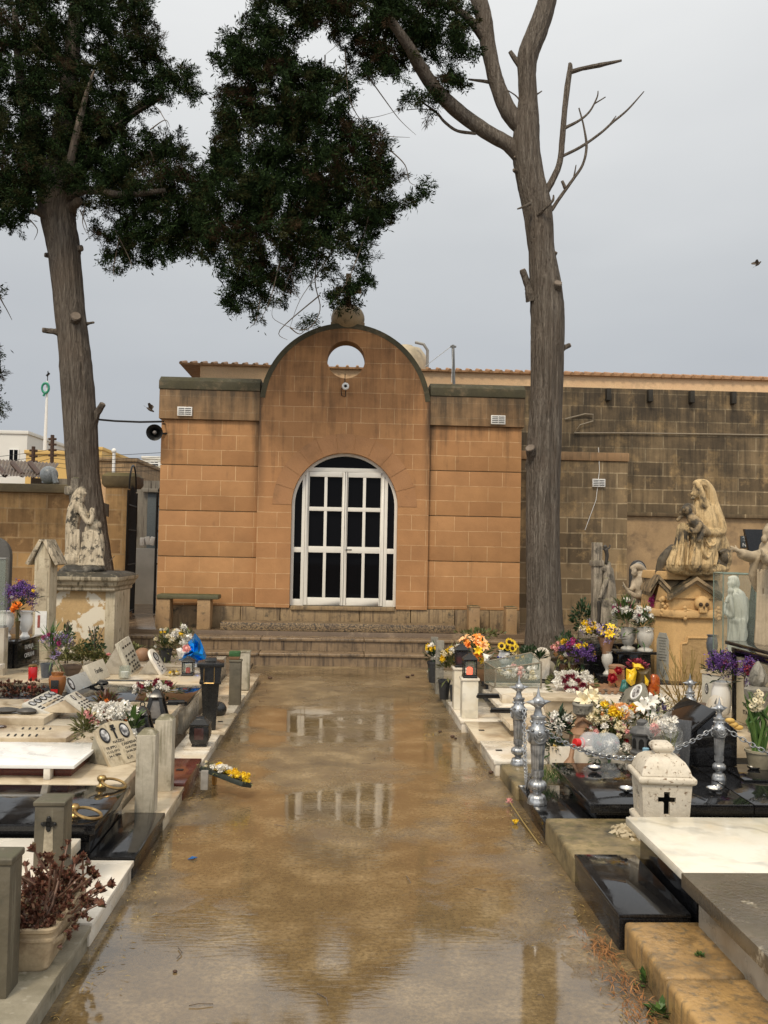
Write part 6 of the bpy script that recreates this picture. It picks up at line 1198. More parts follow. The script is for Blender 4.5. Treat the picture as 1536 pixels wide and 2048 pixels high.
# silver ornamental posts and chains
def silver_post(label, x, y, z0, hh):
    t = thing('silver_post', label, 'post', (x, y, z0), 'silver ornamental posts'); k = hh/.75; r = .048*k; b = (x, y, z0)
    def L(pr, nm, n=24, **a): MB().lathe([(q*r, z*hh) for q, z in pr], n, b, **a).build(nm, SILV, t, ang=50)
    L([(1.25, 0), (1.3, .02), (1.2, .03), (1.15, .05), (1.0, .075), (.55, .085), (.52, .10), (.8, .115)], 'foot', 24, flute=.05, nf=12)
    L([(.8, .1151), (1.12, .13), (1.22, .15), (1.18, .175), (.9, .195), (.62, .20), (.62, .225), (.82, .23), (.82, .285), (.62, .29)], 'bulb', 48, flute=.05, nf=14)
    L([(.72, .2901), (.78, .30), (.86, .40), (.94, .50)], 'fluted_shaft', 64, flute=.06, nf=12)
    L([(.94, .5001), (1.12, .51), (1.26, .56), (1.28, .60), (1.18, .635), (.98, .65), (.90, .655), (.90, .72), (1.02, .725), (1.02, .74), (.62, .745), (.58, .76), (.42, .80), (.46, .815)], 'collar', 24)
    m = MB(); bb = Vector(b)
    for s_ in range(4):
        a = math.pi/2*s_+math.pi/4*0-math.pi/2; d = Vector((math.cos(a), math.sin(a), 0)); u = Vector((-d.y, d.x, 0))
        for q in range(3): m.torus(frame(bb+d*(r*(1.22))+Vector((0, 0, hh*(.60-.012*q))), u, (0, 0, -1)), r*(.35+.26*q), r*.09, 12, 6, math.pi)
        m.ball(bb+d*r*1.30+Vector((0, 0, hh*.61)), r*.26, 8, 6)
        for q in (-1, 1): m.ball(bb+(d+u*q).normalized()*r*1.28+Vector((0, 0, hh*.625)), r*.24, 8, 6); m.ball(bb+d*r*.88+u*q*r*.3+Vector((0, 0, hh*.69)), r*.2, 8, 6)
    m.build('garland', SILV, t)
    m = MB(); m.ball(bb+Vector((0, 0, hh*.855)), (r*.86, r*.86, r*.82), 18, 12); m.lathe([(r*.34, 0), (r*.2, hh*.03), (0, hh*.10)], 12, bb+Vector((0, 0, hh*.90)))
    for a in range(4):
        d = Vector((math.cos(math.pi/2*a+.2), math.sin(math.pi/2*a+.2), 0)); m.tube([bb+Vector((0, 0, hh*.852))+d*r*.7, bb+Vector((0, 0, hh*.858))+d*r*1.2, bb+Vector((0, 0, hh*.86))+d*r*1.85], [r*.42, r*.24, r*.02], 8)
    m.build('star_finial', SILV, t); return Vector((x, y, z0+hh*.60))
pA = G(1074, 1607, .112); qA = silver_post('silver post with star finial on the black ledge nearest the path', pA.x, pA.y, .112, .76)
pB = G(1036, 1530, .10); qB = silver_post('silver post with star finial hung with loose chain behind the nearest silver post', pB.x, pB.y, .10, .69)
qC = silver_post('silver post with star finial before the black headstone on the polished slab', V(1438, 1540, 6.1).x, 6.1, .223, .56*1.0)
qD = silver_post('silver post with star finial half hidden behind the plastic wrapped bouquet', V(1380, 1400, 7.3).x, 7.3, .20, .58)
def chain(label, a, b, sag, n=None, grp='chains between the silver posts', cl=SILV):
    a, b = Vector(a), Vector(b); L = (b-a).length*(1+sag*sag*2.2); n = n or int(L/.030); pts = []
    for i in range(n+1): k = i/n; p_ = a.lerp(b, k); p_.z -= sag*4*k*(1-k)*(b-a).length*.5; pts.append(p_)
    m = MB()
    for i in range(n):
        p_ = (pts[i]+pts[i+1])*.5; d = pts[i+1]-pts[i]; up = Vector((0, 0, 1)) if i % 2 else Vector((d.y, -d.x, .01)); m.torus(frame(p_, d, up), .0135, .0036, 12, 5, sx=1.0)
        s_ = len(m.v)-60; ce = p_; dn = d.normalized()
        for q in range(s_, len(m.v)): v_ = Vector(m.v[q]); m.v[q] = tuple(v_+dn*((v_-ce).dot(dn))*.55)
    tag(m.build('chain', cl, loc=a), label, 'chain', grp)
chain('silver chain sagging from the nearest silver post to the post before the black headstone', qA+Vector((.055, 0, .0)), qC+Vector((-.055, 0, 0)), .30)
chain('silver chain running from the right hand silver post off the frame edge', qC+Vector((.055, 0, 0)), (3.3, 5.7, .30), .12)
chain('loose silver chain hanging down the silver post behind', qB+Vector((.03, -.06, .02)), qA+Vector((-.04, .04, -.28)), .55)
# stone lantern on the limestone strip
INBLACK = plain('lantern_inside_black', (.004, .004, .004), .95)  # flat black for the dark inside of the stone lanterns
SL = Vector((V(1322, 1600, 5.2).x, 5.2, .143)); t = thing('stone_lantern', 'white speckled stone lantern with a black cross cut out and a domed lid', 'lantern', SL); rz_ = -.10
m = MB(); m.sqlathe([(.158, 0), (.160, .03), (.148, .05), (.140, .055), (.148, .07), (.150, .09), (.138, .10), (.125, .105)], SL, rz_); m.build('foot', S_SPECK, t, bev=.006)
hw0, hw1, z0_, z1_ = .126, .138, .105, .305; Qf = Matrix.Translation(SL+Vector((0, 0, .205))) @ Matrix.Rotation(rz_, 4, 'Z')
def cross(a, b, z): return [(-a, -b), (a, -b), (a, -a+z), (b*.72, -a+z), (b*.72, a+z), (a, a+z), (a, b*.95), (-a, b*.95), (-a, a+z), (-b*.72, a+z), (-b*.72, -a+z), (-a, -a+z)]
for k in range(4):                                                 # four side slabs, each pierced by a cross
    Fk = Qf @ Matrix.Rotation(k*math.pi/2, 4, 'Z') @ frame((0, -.132, 0), (1, 0, 0), (0, -.06, 1)); q_ = .003*(k % 2)
    MB().add(*curve_solid([[(-hw0+q_, -.1002), (hw0-q_, -.1002), (hw1-q_, .1002), (-hw1+q_, .1002)], cross(.0165, .068, .018)], Fk @ Matrix.Translation((0, 0, -.013)), .026)).build('side_slab', S_SPECK, t, ang=30)
m = MB(); m.lathe([(.05, 0), (.05, .11), (0, .115)], 14, SL+Vector((0, 0, .106))); m.build('candle', INBLACK, t)
m = MB(); m.sqlathe([(.139, .3055), (.156, .316), (.160, .326), (.160, .346), (.150, .352)], SL, rz_); m.build('lid_rim', S_SPECK, t, bev=.006)
m = MB(); m.sqlathe([(.140, .3525), (.138, .362), (.128, .395), (.108, .428), (.080, .448), (.048, .456), (.042, .464), (.052, .474), (.060, .488), (.060, .500), (.046, .518), (.022, .526), (0, .527)], SL, rz_); m.build('lid', S_SPECK, t, bev=.018, seg=3)
# dishes
for px, py, lb in ((1188, 1541, 'silver candle dish beside the plastic bottle'), (1253, 1584, 'silver candle dish left of the stone lantern'), (1428, 1584, 'silver candle dish right of the stone lantern'), (1508, 1540, 'silver candle dish on a small black tile at the right edge')):
    q = G(px, py, .226); t = thing('candle_dish', lb, 'dish', q, 'silver candle dishes'); m = MB(); m.lathe([(.018, 0), (.02, .004), (.03, .008), (.044, .020), (.048, .028), (.050, .028), (.046, .017), (.03, .006), (0, .006)], 20, q); m.build('dish', CHROME, t); m = MB()
    for k in range(3): m.ball(q+Vector((rnd.uniform(-.02, .02), rnd.uniform(-.02, .02), .018)), (.013, .013, .010), 8, 6)
    m.build('wax', P['white'], t)
q = G(1512, 1560, .226); m = MB(); m.box(q.x-.10, q.x+.3, q.y-.05, q.y+.25, .2265, .238); tag(m.build('black_tile', GB, bev=.002, loc=q), 'small raised black tile on the polished slab at the right edge', 'tile')
# bottle
a, b = V(1152, 1503, 6.72), V(1226, 1530, 6.85); a.z = .33; b.z = .295; t = thing('water_bottle', 'big crushed clear plastic water bottle with red cap lying on the black slab edge', 'bottle', ((a.x+b.x)/2, 6.75, .222)); ax_ = frame(a, (b-a).cross(Vector((0, 0, 1))), (0, 0, 1)); d = (b-a).normalized()
Mb = Matrix.Translation(a) @ d.to_track_quat('Z', 'Y').to_matrix().to_4x4(); L = .37
m = MB(); pr = [(.024, 0), (.024, .03), (.03, .035), (.072, .075), (.084, .10)]+[(.084-.004*(k % 2), .11+.021*k) for k in range(11)]+[(.078, .345), (.05, .36), (0, .352)]; m.lathe(pr, 28); rr = random.Random(2)
m.v = [(x*(1+.05*math.sin(z*60+x*30)), y*(1+.05*math.cos(z*45)), z) for x, y, z in m.v]; m.xf(Mb); m.build('body', CLEARP, t, ang=60)
m = MB(); m.lathe([(.030, -.012), (.032, -.01), (.032, .026), (.028, .028)], 20); m.torus(Matrix.Translation((0, 0, .05)), .036, .006, 20, 6); m.xf(Mb); m.build('cap', REDP, t); m = MB(); m.torus(Mb @ Matrix.Translation((.0, 0, -.005)) @ Matrix.Rotation(R(90), 4, 'X'), .03, .004, 16, 5, math.pi); m.build('carry_loop', REDP, t)
m = MB(); q = V(1140, 1520, 6.9); m.tube([V(1150, 1470, 6.95), V(1142, 1515, 6.92), V(1135, 1548, 6.9)], [.012, .02, .09], 8); tag(m.build('clay_funnel', TERRB, loc=q), 'tan clay funnel shape leaning behind the bottle cap', 'clay piece')
m = MB(); c = V(1098, 1573, 6.42); c.z = .11
t = thing('grass_tuft', 'tuft of thin grass growing beside the nearest silver post', 'grass', c)
for k in range(90): d = Vector((rnd.gauss(0, .45), rnd.gauss(0, .4), 1)); petal(m, c+Vector((rnd.gauss(0, .035), rnd.gauss(0, .05), 0)), d, rv(), rnd.uniform(.08, .19), .0025)
m.build('blades', LEAF, t)
# little marble columns with lanterns, far pots and posts
for (px, py, Y, hh, lb, gl2) in ((938, 1418, 8.88, .36, 'nearer little marble column carrying the lit lantern', 1), (921, 1402, 9.35, .40, 'farther little marble column carrying the dark lantern', 0)):
    q = V(px, py, Y); t = thing('marble_column', lb, 'column', (q.x, Y, .113), 'little marble columns'); m = MB(); m.box(q.x-.078, q.x+.078, Y-.075, Y+.075, .113, .113+hh); m.build('shaft', MWB, t, bev=.004); m = MB(); m.box(q.x-.09, q.x+.09, Y-.087, Y+.087, .1135+hh, .135+hh); m.build('cap', MW, t, bev=.005)
    lantern('grave_lantern', 'black square lantern with a glowing red candle on the nearer marble column' if gl2 else 'black square lantern, unlit, on the farther marble column', (q.x, Y, .136+hh), .135, .25, glow=FLAME if gl2 else None, pane=GLASS if gl2 else plain('dim_pane', (.03, .03, .035), .15))
for px, y0_, y1_, Y, lb in ((880, 1375, 1281, 10.4, 'nearer rough concrete post at the end of the right hand row'), (869, 1345, 1274, 11.7, 'farther rough concrete post at the end of the right hand row')):
    q = V(px, y1_, Y); tag(MB().box(q.x-.045, q.x+.045, Y-.045, Y+.045, .09, q.z).build('concrete_post', CONC, bev=.006, loc=(q.x, Y, .09)), lb, 'post', 'rough concrete posts')
for px, py, Y, r, hh, lb in ((888, 1402, 9.98, .07, .21, 'tall black flower pot before the concrete post'), (908, 1408, 9.85, .055, .17, 'short black flower pot behind the marble columns'), (868, 1345, 11.2, .09, .26, 'black flower pot left of the concrete posts')):
    q = V(px, py, Y); lathed('flower_pot', lb, 'pot', (q.x, Y, .101), r, hh, POT, PLD, 20, group='black flower pots at the row end')
bouquet('pale yellow and white flowers left of the concrete posts', V(866, 1305, 11.2), .10, .12, (('mum', 'yellow', 6, .04), ('mum', 'white', 7, .035)), (('leaf', LEAFD, 40),))
bouquet('yellow and cream flowers drying between post and lantern', V(898, 1322, 9.9), .10, .16, (('mum', 'yellow', 8, .04), ('mum', 'cream', 10, .032)), (('leaf', LEAFO, 50),), base=(V(898, 1345, 9.9).x, 9.9, .3))
bouquet('small white flowers behind the dark lantern', V(917, 1303, 9.7), .08, .06, (('mum', 'white', 10, .03),), (('leaf', LEAFO, 20),))
bouquet('orange and peach lilies with one white trumpet behind the lanterns', V(951, 1298, 9.9), .17, .15, (('lily', 'peach', 6, .085), ('lily', 'orange', 6, .08), ('lily', 'yellow', 4, .07)), (('leaf', LEAF, 40),), .14, .012)
m = MB(); lily(m, V(972, 1313, 9.7), .10, (.6, -.3, -.6)); t = thing('white_lily', 'single drooping white lily at the right of the orange lilies', 'flower', V(972, 1313, 9.7)); m.build('bloom', P['white'], t); m = MB(); m.tube([V(960, 1305, 9.8), V(970, 1309, 9.72)], .005, 5); m.build('stem', LEAF, t)
q = V(1012, 1318, 11.3); t = lathed('painted_pot', 'round white pot painted with blue flowers under the sunflowers', 'pot', (q.x, 11.3, .326), .10, .16, [(.6, 0), (.95, .3), (1, .6), (.85, .92), (.95, 1), (.8, 1), (.7, .9), (0, .85)], CERW); m = MB()
for k in range(9): a = math.pi+k*.38; m.ball((q.x+.099*math.cos(a), 11.3+.099*math.sin(a), .41), (.016, .006, .014), 8, 6)
m.build('painted_flowers', plain('pot_blue', (.05, .06, .22), .3), t)
t = thing('sunflowers', 'bunch of small sunflowers in the painted pot', 'flowers', V(1014, 1300, 11.3))
for px, py in ((1003, 1292), (1013, 1294), (1024, 1287), (1029, 1294), (1018, 1284), (1024, 1297)):
    c = V(px, py, 11.2+rnd.uniform(-.05, .05)); nz_ = Vector((rnd.gauss(0, .3), -1, .35)); f_ = MB(); daisy(f_, c, .055, nz_, 16); daisy(f_, c, .048, nz_, 14); f_ = f_.build('sunflower', P['yellow'], t); k = MB(); k.ball(c+nz_.normalized()*.01, (.024, .018, .024), 10, 8); k.build('disc', plain('sunflower_disc', (.05, .022, .01), .9), f_)
m = MB(); leafy(m, V(1014, 1310, 11.3), .10, 60, .09, .02); m.build('foliage', LEAFD, t)
bouquet('yellow bud and cream petals beside the painted pot', V(1034, 1316, 11.0), .08, .06, (('mum', 'cream', 4, .03), ('mum', 'yellow', 2, .03)), (('leaf', STRAW, 30),))
# glass flower box
q = G(1035, 1376, .326); t = thing('glass_flower_box', 'slanted glass box holding white and pink artificial flowers on the black slab', 'glass box', q); x0, x1 = V(990, 1370, q.y).x, V(1082, 1370, q.y).x
prf = [(0, 0), (.30, 0), (.30, .19), (.04, .27), (0, .20)]
vs = []; zf0 = V(990, 1336, q.y).z; zf1 = V(1082, 1325, q.y).z
box_ = [(x0, q.y, .33), (x1, q.y, .33), (x1, q.y+.30, .33), (x0-.06, q.y+.30, .33), (x0+.01, q.y, zf0-.01), (x1, q.y, zf1), (x1-.05, q.y+.26, zf1+.07), (x0-.07, q.y+.26, zf0+.03)]
m = MB(); m.add(box_, [(3, 2, 1, 0), (0, 1, 5, 4), (1, 2, 6, 5), (2, 3, 7, 6), (3, 0, 4, 7), (4, 5, 6, 7)]); m.build('glass', GLASS, t, smooth=False); m = MB()
for i, j in ((0, 4), (4, 5), (5, 1), (4, 7), (5, 6), (6, 7), (7, 3), (0, 1), (0, 3)): m.tube([box_[i], box_[j]], .008, 6)
m.build('frame', plain('box_frame', (.22, .19, .14), .4), t); fl = V(1035, 1345, q.y+.13)
for cl, n_, sp_ in (('white', 26, 1.), ('pink', 7, .55), ('cream', 5, 1.)):
    for i in range(n_): bloom('mum', cl, fl+Vector((rnd.uniform(-.2, .2)*sp_, rnd.uniform(-.04, .04), rnd.uniform(-.05, .05)+.02*(cl == 'pink'))), .036, rv(), t)
# arched white headstone with palm leaf
t, M, wd, h = tablet('headstone', 'white round topped headstone tilted against a round support, with a green palm leaf', 'headstone', (1063, 1352), (1090, 1362), (1068, 1297), (1104, 1292), .326, MW, .03, shape='arch', group='headstones')
letter(t, M, wd, h, [('CHETCUTI', .5, .80, .10), ('MARIA', .3, .42, .11)]); q = V(1100, 1342, 10.0); m = MB(); m.prism([(-.08, 0), (.08, 0), (.08, .10)]+[(.08*math.cos(k), .10+.08*math.sin(k)) for k in np.linspace(0, math.pi, 10)]+[(-.08, .1)], Matrix(((1, 0, 0, q.x+.03), (0, 0, -1, 10.25), (0, 1, 0, .326), (0, 0, 0, 1))), .05); m.build('support', MG, t, bev=.004)
c = V(1080, 1312, 9.75); t = thing('palm_leaves', 'bunch of dark green palm leaves before the white round topped headstone', 'plant', c); m = MB()
for k in range(30): a = rnd.uniform(0, 6.28); petal(m, c+Vector((0, 0, -.03)), Vector((math.cos(a), -.3+.3*math.sin(a), abs(math.sin(a))*.9+.1)), Vector((0, 0, 1)), rnd.uniform(.10, .17), .014)
m.tube([c+Vector((0, .1, -.16)), c], .006, 5); m.build('leaves', LEAFD, t)
# weeds at the tree foot and shrub at the wall
for px, py, rx, rz, n_, lb in ((1060, 1308, .22, .10, 200, 'low green weeds at the foot of the right hand tree'), (1135, 1288, .18, .16, 220, 'weeds growing at the right side of the tree foot'), (1168, 1235, .20, .28, 420, 'dark shrub growing against the stone annexe'), (1258, 1215, .2, .18, 160, 'olive shrub behind the praying statue'), (960, 1268, .35, .05, 150, 'ground weeds beside the short stone posts')):
    c = V(px, py, 12.9 if py > 1250 else 13.4); t = thing('weed_shrub', lb, 'plant', (c.x, c.y, .3)); m = MB()
    for i in range(n_): d = rv(); p_ = c+Vector((d.x*rx, d.y*.15, d.z*rz))*1; petal(m, c+Vector((d.x*rx, d.y*.15, d.z*rz))*rnd.uniform(.3, 1) - c*0 if False else Vector((c.x+d.x*rx*rnd.uniform(.3, 1), c.y+d.y*.15, c.z+d.z*rz*rnd.uniform(.3, 1))), d+Vector((0, 0, .6)), rv(), .07, .014)
    m.build('foliage', LEAFD if 'dark' in lb or 'tree' in lb else LEAFO, t)
# ================================================================== right rear: flower pots, monuments, statues
zb = .326
bouquet('pink and peach flowers in the row of pots beside the white headstone', V(1122, 1300, 9.9), .10, .09, (('mum', 'pink', 9, .04), ('mum', 'peach', 4, .035), ('mum', 'white', 3, .035)), (('leaf', LEAFO, 60),), .12, .01)
bouquet('mixed purple, magenta and yellow flowers in the row of dark pots', V(1146, 1297, 9.8), .13, .10, (('statice', 'purple', 26, .04), ('mum', 'magenta', 8, .035), ('mum', 'yellow', 3, .04), ('mum', 'white', 3, .035)), (('leaf', LEAFO, 40),))
bouquet('deep purple statice with yellow heads drooping over the dark pot', V(1168, 1308, 9.7), .13, .10, (('statice', 'purple', 50, .04), ('mum', 'yellow', 6, .04)), (('leaf', LEAFD, 30),))
for px, lb, r in ((1128, 'brown glass flower holder under the pink flowers', .06), (1146, 'amber brown flower holder under the mixed purple flowers', .05), (1168, 'black flower holder under the deep purple statice', .07)):
    q = V(px, 1345, 9.85); lathed('flower_holder', lb, 'vase', (q.x, 9.85, zb), r, .19, [(.7, 0), (.8, .3), (1, 1), (.9, 1), (0, .9)], plain('holder_%d' % px, (.07, .035, .018) if px < 1160 else (.015, .015, .017), .25), 18, group='flower holders in the row')
# black granite tiers
bt_ = thing('black_tomb', 'dark granite tiered tomb carrying white marble vases beside the ochre monument', 'tomb', (3.2, 10.4, .3)); a, b = V(1172, 1340, 10.2), V(1235, 1300, 10.2)
MB().box(a.x, 3.40, 10.3, 10.9, .3, V(1180, 1287, 10.3).z).build('back_block', GB, bt_, bev=.005); t0 = V(1240, 1303, 9.8); MB().box(t0.x, 3.36, 9.85, 10.295, .3, t0.z-.03).build('front_block', GB, bt_, bev=.005); MB().box(t0.x-.05, 3.40, 9.78, 10.29, t0.z-.0295, t0.z).build('shelf', GB, bt_, bev=.004)
MB().box(V(1195, 1350, 9.6).x, 3.30, 9.5, 9.78, .3, V(1200, 1350, 9.6).z).build('step', GB, bt_, bev=.004)
for px, py, Y, r, hh, lb in ((1256, 1302, 10.0, .095, .24, 'left one of two white marble vases on the black tomb shelf'), (1290, 1312, 9.85, .10, .255, 'right one of two white marble vases on the black tomb shelf')):
    q = V(px, py, Y); lathed('marble_vase', lb, 'vase', (q.x, Y, t0.z+.001), r, hh, [(.80, 0), (.84, .04), (.78, .10), (.45, .16), (.42, .2), (.62, .27), (.88, .55), (.92, .78), (.84, .88), (.92, .95), (.94, 1), (.8, 1), (.7, .9), (0, .88)], CERG, group='white marble vases on the black tomb')
bouquet('white gladiolus flowers and magenta stems in the left marble vase', V(1250, 1228, 10.0), .13, .17, (('mum', 'white', 12, .034), ('mum', 'magenta', 9, .032)), (('leaf', LEAF, 110), ('leaf', LEAFO, 40)), .17, .009)
bouquet('white flowers with dark buds in the right marble vase', V(1286, 1240, 9.85), .10, .15, (('mum', 'white', 18, .038), ('mum', 'maroon', 4, .03)), (('leaf', LEAF, 60),), .13, .010)
bouquet('pinkish red flowers hidden behind the ochre monument corner', V(1311, 1225, 10.3), .06, .20, (('mum', 'magenta', 9, .04), ('mum', 'pink', 3, .03)), (('leaf', LEAFD, 20),))
q = V(1214, 1347, 9.62); lathed('marble_vase', 'slim white marble vase holding lilac flowers on the black step', 'vase', (q.x, 9.62, V(1200, 1350, 9.6).z+.001), .068, .25, VASE, CERG)
bouquet('lilac and yellow flowers in a brown wrap above the slim marble vase', V(1215, 1270, 9.62), .14, .10, (('statice', 'lilac', 40, .045), ('mum', 'cream', 6, .035), ('lily', 'yellow', 4, .06)), (('leaf', OPAP, 30), ('leaf', LEAFO, 20)), base=(q.x, 9.62, .8))
m = MB(); c = V(1213, 1295, 9.62); m.lathe([(.035, -.10), (.075, .05), (.10, .11), (0, .0)], 9, c); tag(m.build('paper_cone', TERRB, loc=c), 'brown paper cone wrapping the lilac flowers', 'wrap')
bouquet('lilac and pale yellow flowers behind the slim marble vase', V(1184, 1262, 10.2), .13, .10, (('statice', 'lilac', 30, .045), ('mum', 'cream', 7, .04), ('mum', 'yellow', 5, .045)), (('leaf', LEAFO, 40),))
q = V(1233, 1362, 9.35); t = lathed('glass_lantern', 'peach glass grave lantern with lid beside red roses', 'lantern', (q.x, 9.35, .326), .085, .24, [(.8, 0), (.95, .08), (1, .5), (.95, .85), (.8, .88)], _glass('peach_glass', (.62, .30, .14), .15, .75)); MB().lathe([(.07, .2115), (.082, .22), (.082, .245), (.05, .256), (0, .258)], 20, (q.x, 9.35, .326)).build('lid', TERRB, t)
t = thing('red_roses', 'two red roses laid on the peach glass lantern', 'flowers', V(1228, 1362, 9.2)); bloom('rose', 'red', V(1225, 1356, 9.2), .06, (-.3, -1, .3), t); bloom('rose', 'red', V(1237, 1341, 9.22), .05, (0, -1, .3), t); m = MB(); m.tube([V(1226, 1358, 9.22), V(1233, 1375, 9.25)], .005, 5); m.build('stem', LEAFD, t)
t = thing('wrapped_plant', 'potted red leaved plant in yellow gift wrap in front of the black tomb', 'plant', V(1275, 1375, 9.0)); crumple('yellow_wrap', YPAP, t, [(1252, 1337), (1262, 1340), (1270, 1335), (1274, 1345), (1270, 1368), (1262, 1372), (1252, 1362)], 8.95, .05, 3); crumple('yellow_wrap', YPAP, t, [(1264, 1325), (1282, 1328), (1290, 1338), (1276, 1341), (1266, 1335)], 9.0, .05, 8); crumple('olive_wrap', OPAP, t, [(1272, 1340), (1290, 1338), (1302, 1335), (1305, 1365), (1290, 1378), (1272, 1375)], 9.0, .10, 5); crumple('yellow_fold', YPAP, t, [(1289, 1350), (1298, 1362), (1296, 1372), (1290, 1368)], 8.89, .02, 7)
m = MB(); leafy(m, V(1275, 1338, 9.1), .15, 170, .05, .02, .8); m.build('red_foliage', P['maroon'], t)
crumple('teal_paper', plain('teal_paper', (.03, .16, .15), .5), None, [(1244, 1360), (1254, 1358), (1258, 1375), (1246, 1385), (1238, 1382)], 9.0, .04, 9); o = COL.objects['teal_paper']; tag(o, 'crumpled teal tissue paper beside the yellow wrapped plant', 'paper')
q = V(1307, 1372, 9.0); lathed('mosaic_lantern', 'orange red mosaic glass lantern against the ochre monument', 'lantern', (q.x, 9.0, .33), .065, .20, [(.9, 0), (1, .4), (.9, .85), (.6, 1), (.5, 1), (0, .8)], stone('mosaic_glass', (.55, .13, .015), (.14, .012, .008), 30, (.1, .2), .2))
t = thing('heart_wreath', 'heart shaped wreath of white and dark red carnations lying on white marble', 'wreath', V(1148, 1388, 9.25)); c0 = V(1145, 1372, 9.2); ax = Vector((1, 0, 0)); ay = Vector((0, .5, .5)); lm = MB()
for i in range(110):
    u, v = rnd.uniform(-1, 1), rnd.uniform(-1, 1)
    if u*u+(v-.5*abs(u)**.5)**2 > 1: continue
    bloom('mum', 'maroon' if .35 < math.hypot(u, v) < .66 and rnd.random() < .85 else 'white', c0+ax*u*.20+ay*v*.21+Vector((0, -.01, .02)), .036, (0, -.6, .8), t)
for i in range(160): a = rnd.uniform(0, 6.28); petal(lm, c0+ax*math.cos(a)*.22+ay*math.sin(a)*.235, ax*math.cos(a)+ay*math.sin(a)+rv()*.4, rv(), .075, .008)
lm.build('foliage', LEAFO, t)
t = thing('tile_grille', 'terracotta lattice tile lying flat beside the heart wreath', 'tile', G(1200, 1388, .33)); m = MB(); x0, x1 = V(1172, 1388, 9.3).x, V(1232, 1388, 9.3).x
for i in range(6): xx = x0+(x1-x0)*i/5; m.tube([(xx-.1, 9.0, .345), (xx+.1, 9.6, .345)], .016, 6); m.tube([(xx+.1, 9.0, .352), (xx-.1, 9.6, .352)], .016, 6)
m.build('lattice', TERRB, t)
t, M, wd, h = tablet('headstone', 'grey headstone with oval portrait and chiselled border rising behind the flower box', 'headstone', (1222, 1432), (1262, 1450), (1262, 1358), (1308, 1372), .26, stone('grey_slate_stone', (.26, .25, .20), (.18, .17, .135), 6, (.3, .5), .2, 40, streak=(.12, .11, .08)), .04, shape='gable', group='headstones')
oval(t, M, wd*.5, h*.74, wd*.17, h*.17, WHITEP); letter(t, M, wd, h, [('CARMELO', .5, .47, .085), ('ABDILLA', .5, .36, .085), ('MIET FL-ETA', .46, .25, .075), ("TA' 72 SENA", .46, .15, .075), ('PERIT', .46, .05, .075)])
m = MB(); 
for k in range(12): m.cb(M @ Vector((wd*.03, h*(.04+.05*k), .004)), (.014, .014, .012))
m.build('border', INK, t)
# ---- ochre monument with skull, pieta on top
CORNW = stone('weathered_cornice', (.40, .29, .16), (.26, .18, .10), 6, bmp=.4, spot=(.06, .048, .03), spotscale=5, spotlo=.45, spothi=.6, moss=(.04, .034, .02), mosslo=.3)
YM = 10.0; mo = thing('ochre_monument', 'ochre limestone monument with pediment, skull and crossbones relief and inscribed plaque', 'monument', V(1370, 1400, YM+.3))
def hexbase(x0, xm, x1, z0, z1, ex=0, Y=YM):
    """plan with a narrow canted face at the left and a broad front"""
    a = V(x0, 1250, Y+.22); b = V(xm, 1250, Y); c = V(x1, 1250, Y); e = ex
    return [(a.x-e, a.y, 0), (b.x-e*.4, b.y-e, 0), (c.x+e*.4, c.y-e, 0), (c.x+.28+e, c.y+.22, 0), (c.x+.28+e, c.y+.75+e, 0), (a.x-e, c.y+.75+e, 0)]
def loft(m, secs):
    n = len(secs[0][0]); vs = []
    for pl, z in secs: vs += [(p[0], p[1], z) for p in pl]
    fs = [(j*n+i, j*n+(i+1) % n, (j+1)*n+(i+1) % n, (j+1)*n+i) for j in range(len(secs)-1) for i in range(n)]
    return m.add(vs, fs+[tuple(range(n-1, -1, -1)), tuple((len(secs)-1)*n+i for i in range(n))])
zz = lambda py, Y=YM: V(1380, py, Y).z
hb = lambda ex=0: hexbase(1309, 1346, 1425, 0, 0, ex)
m = MB(); loft(m, [(hb(.05), .2), (hb(.05), zz(1390)), (hb(.0), zz(1375)), (hb(0), zz(1238))]); m.build('base', S_ORANGE, mo, bev=.006)
m = MB(); loft(m, [(hb(.01), zz(1238)+.001), (hb(.045), zz(1235)), (hb(.05), zz(1228)), (hb(.04), zz(1222)), (hb(.0), zz(1220))]); m.build('moulding', S_ORANGE, mo, bev=.004)
m = MB(); loft(m, [(hb(-.01), zz(1220)+.001), (hb(-.02), zz(1196))]); m.build('frieze', S_ORANGE, mo, bev=.004)
m = MB(); b0 = V(1346, 1250, YM); c0 = V(1432, 1250, YM); Wd = c0.x-b0.x; zq = zz(1197); ap = zz(1168)
def ped(x0, x1, y, zl, za, d, th): return [[(x0, y, zl), (x1, y, zl), ((x0+x1)/2, y, za)]]
m.prism([(0, 0), (Wd, 0), (Wd/2, ap-zq+.02)], Matrix(((1, 0, 0, b0.x), (0, 0, -1, YM+.7), (0, 1, 0, zq), (0, 0, 0, 1))), .70); m.build('tympanum', S_ORANGE, mo)
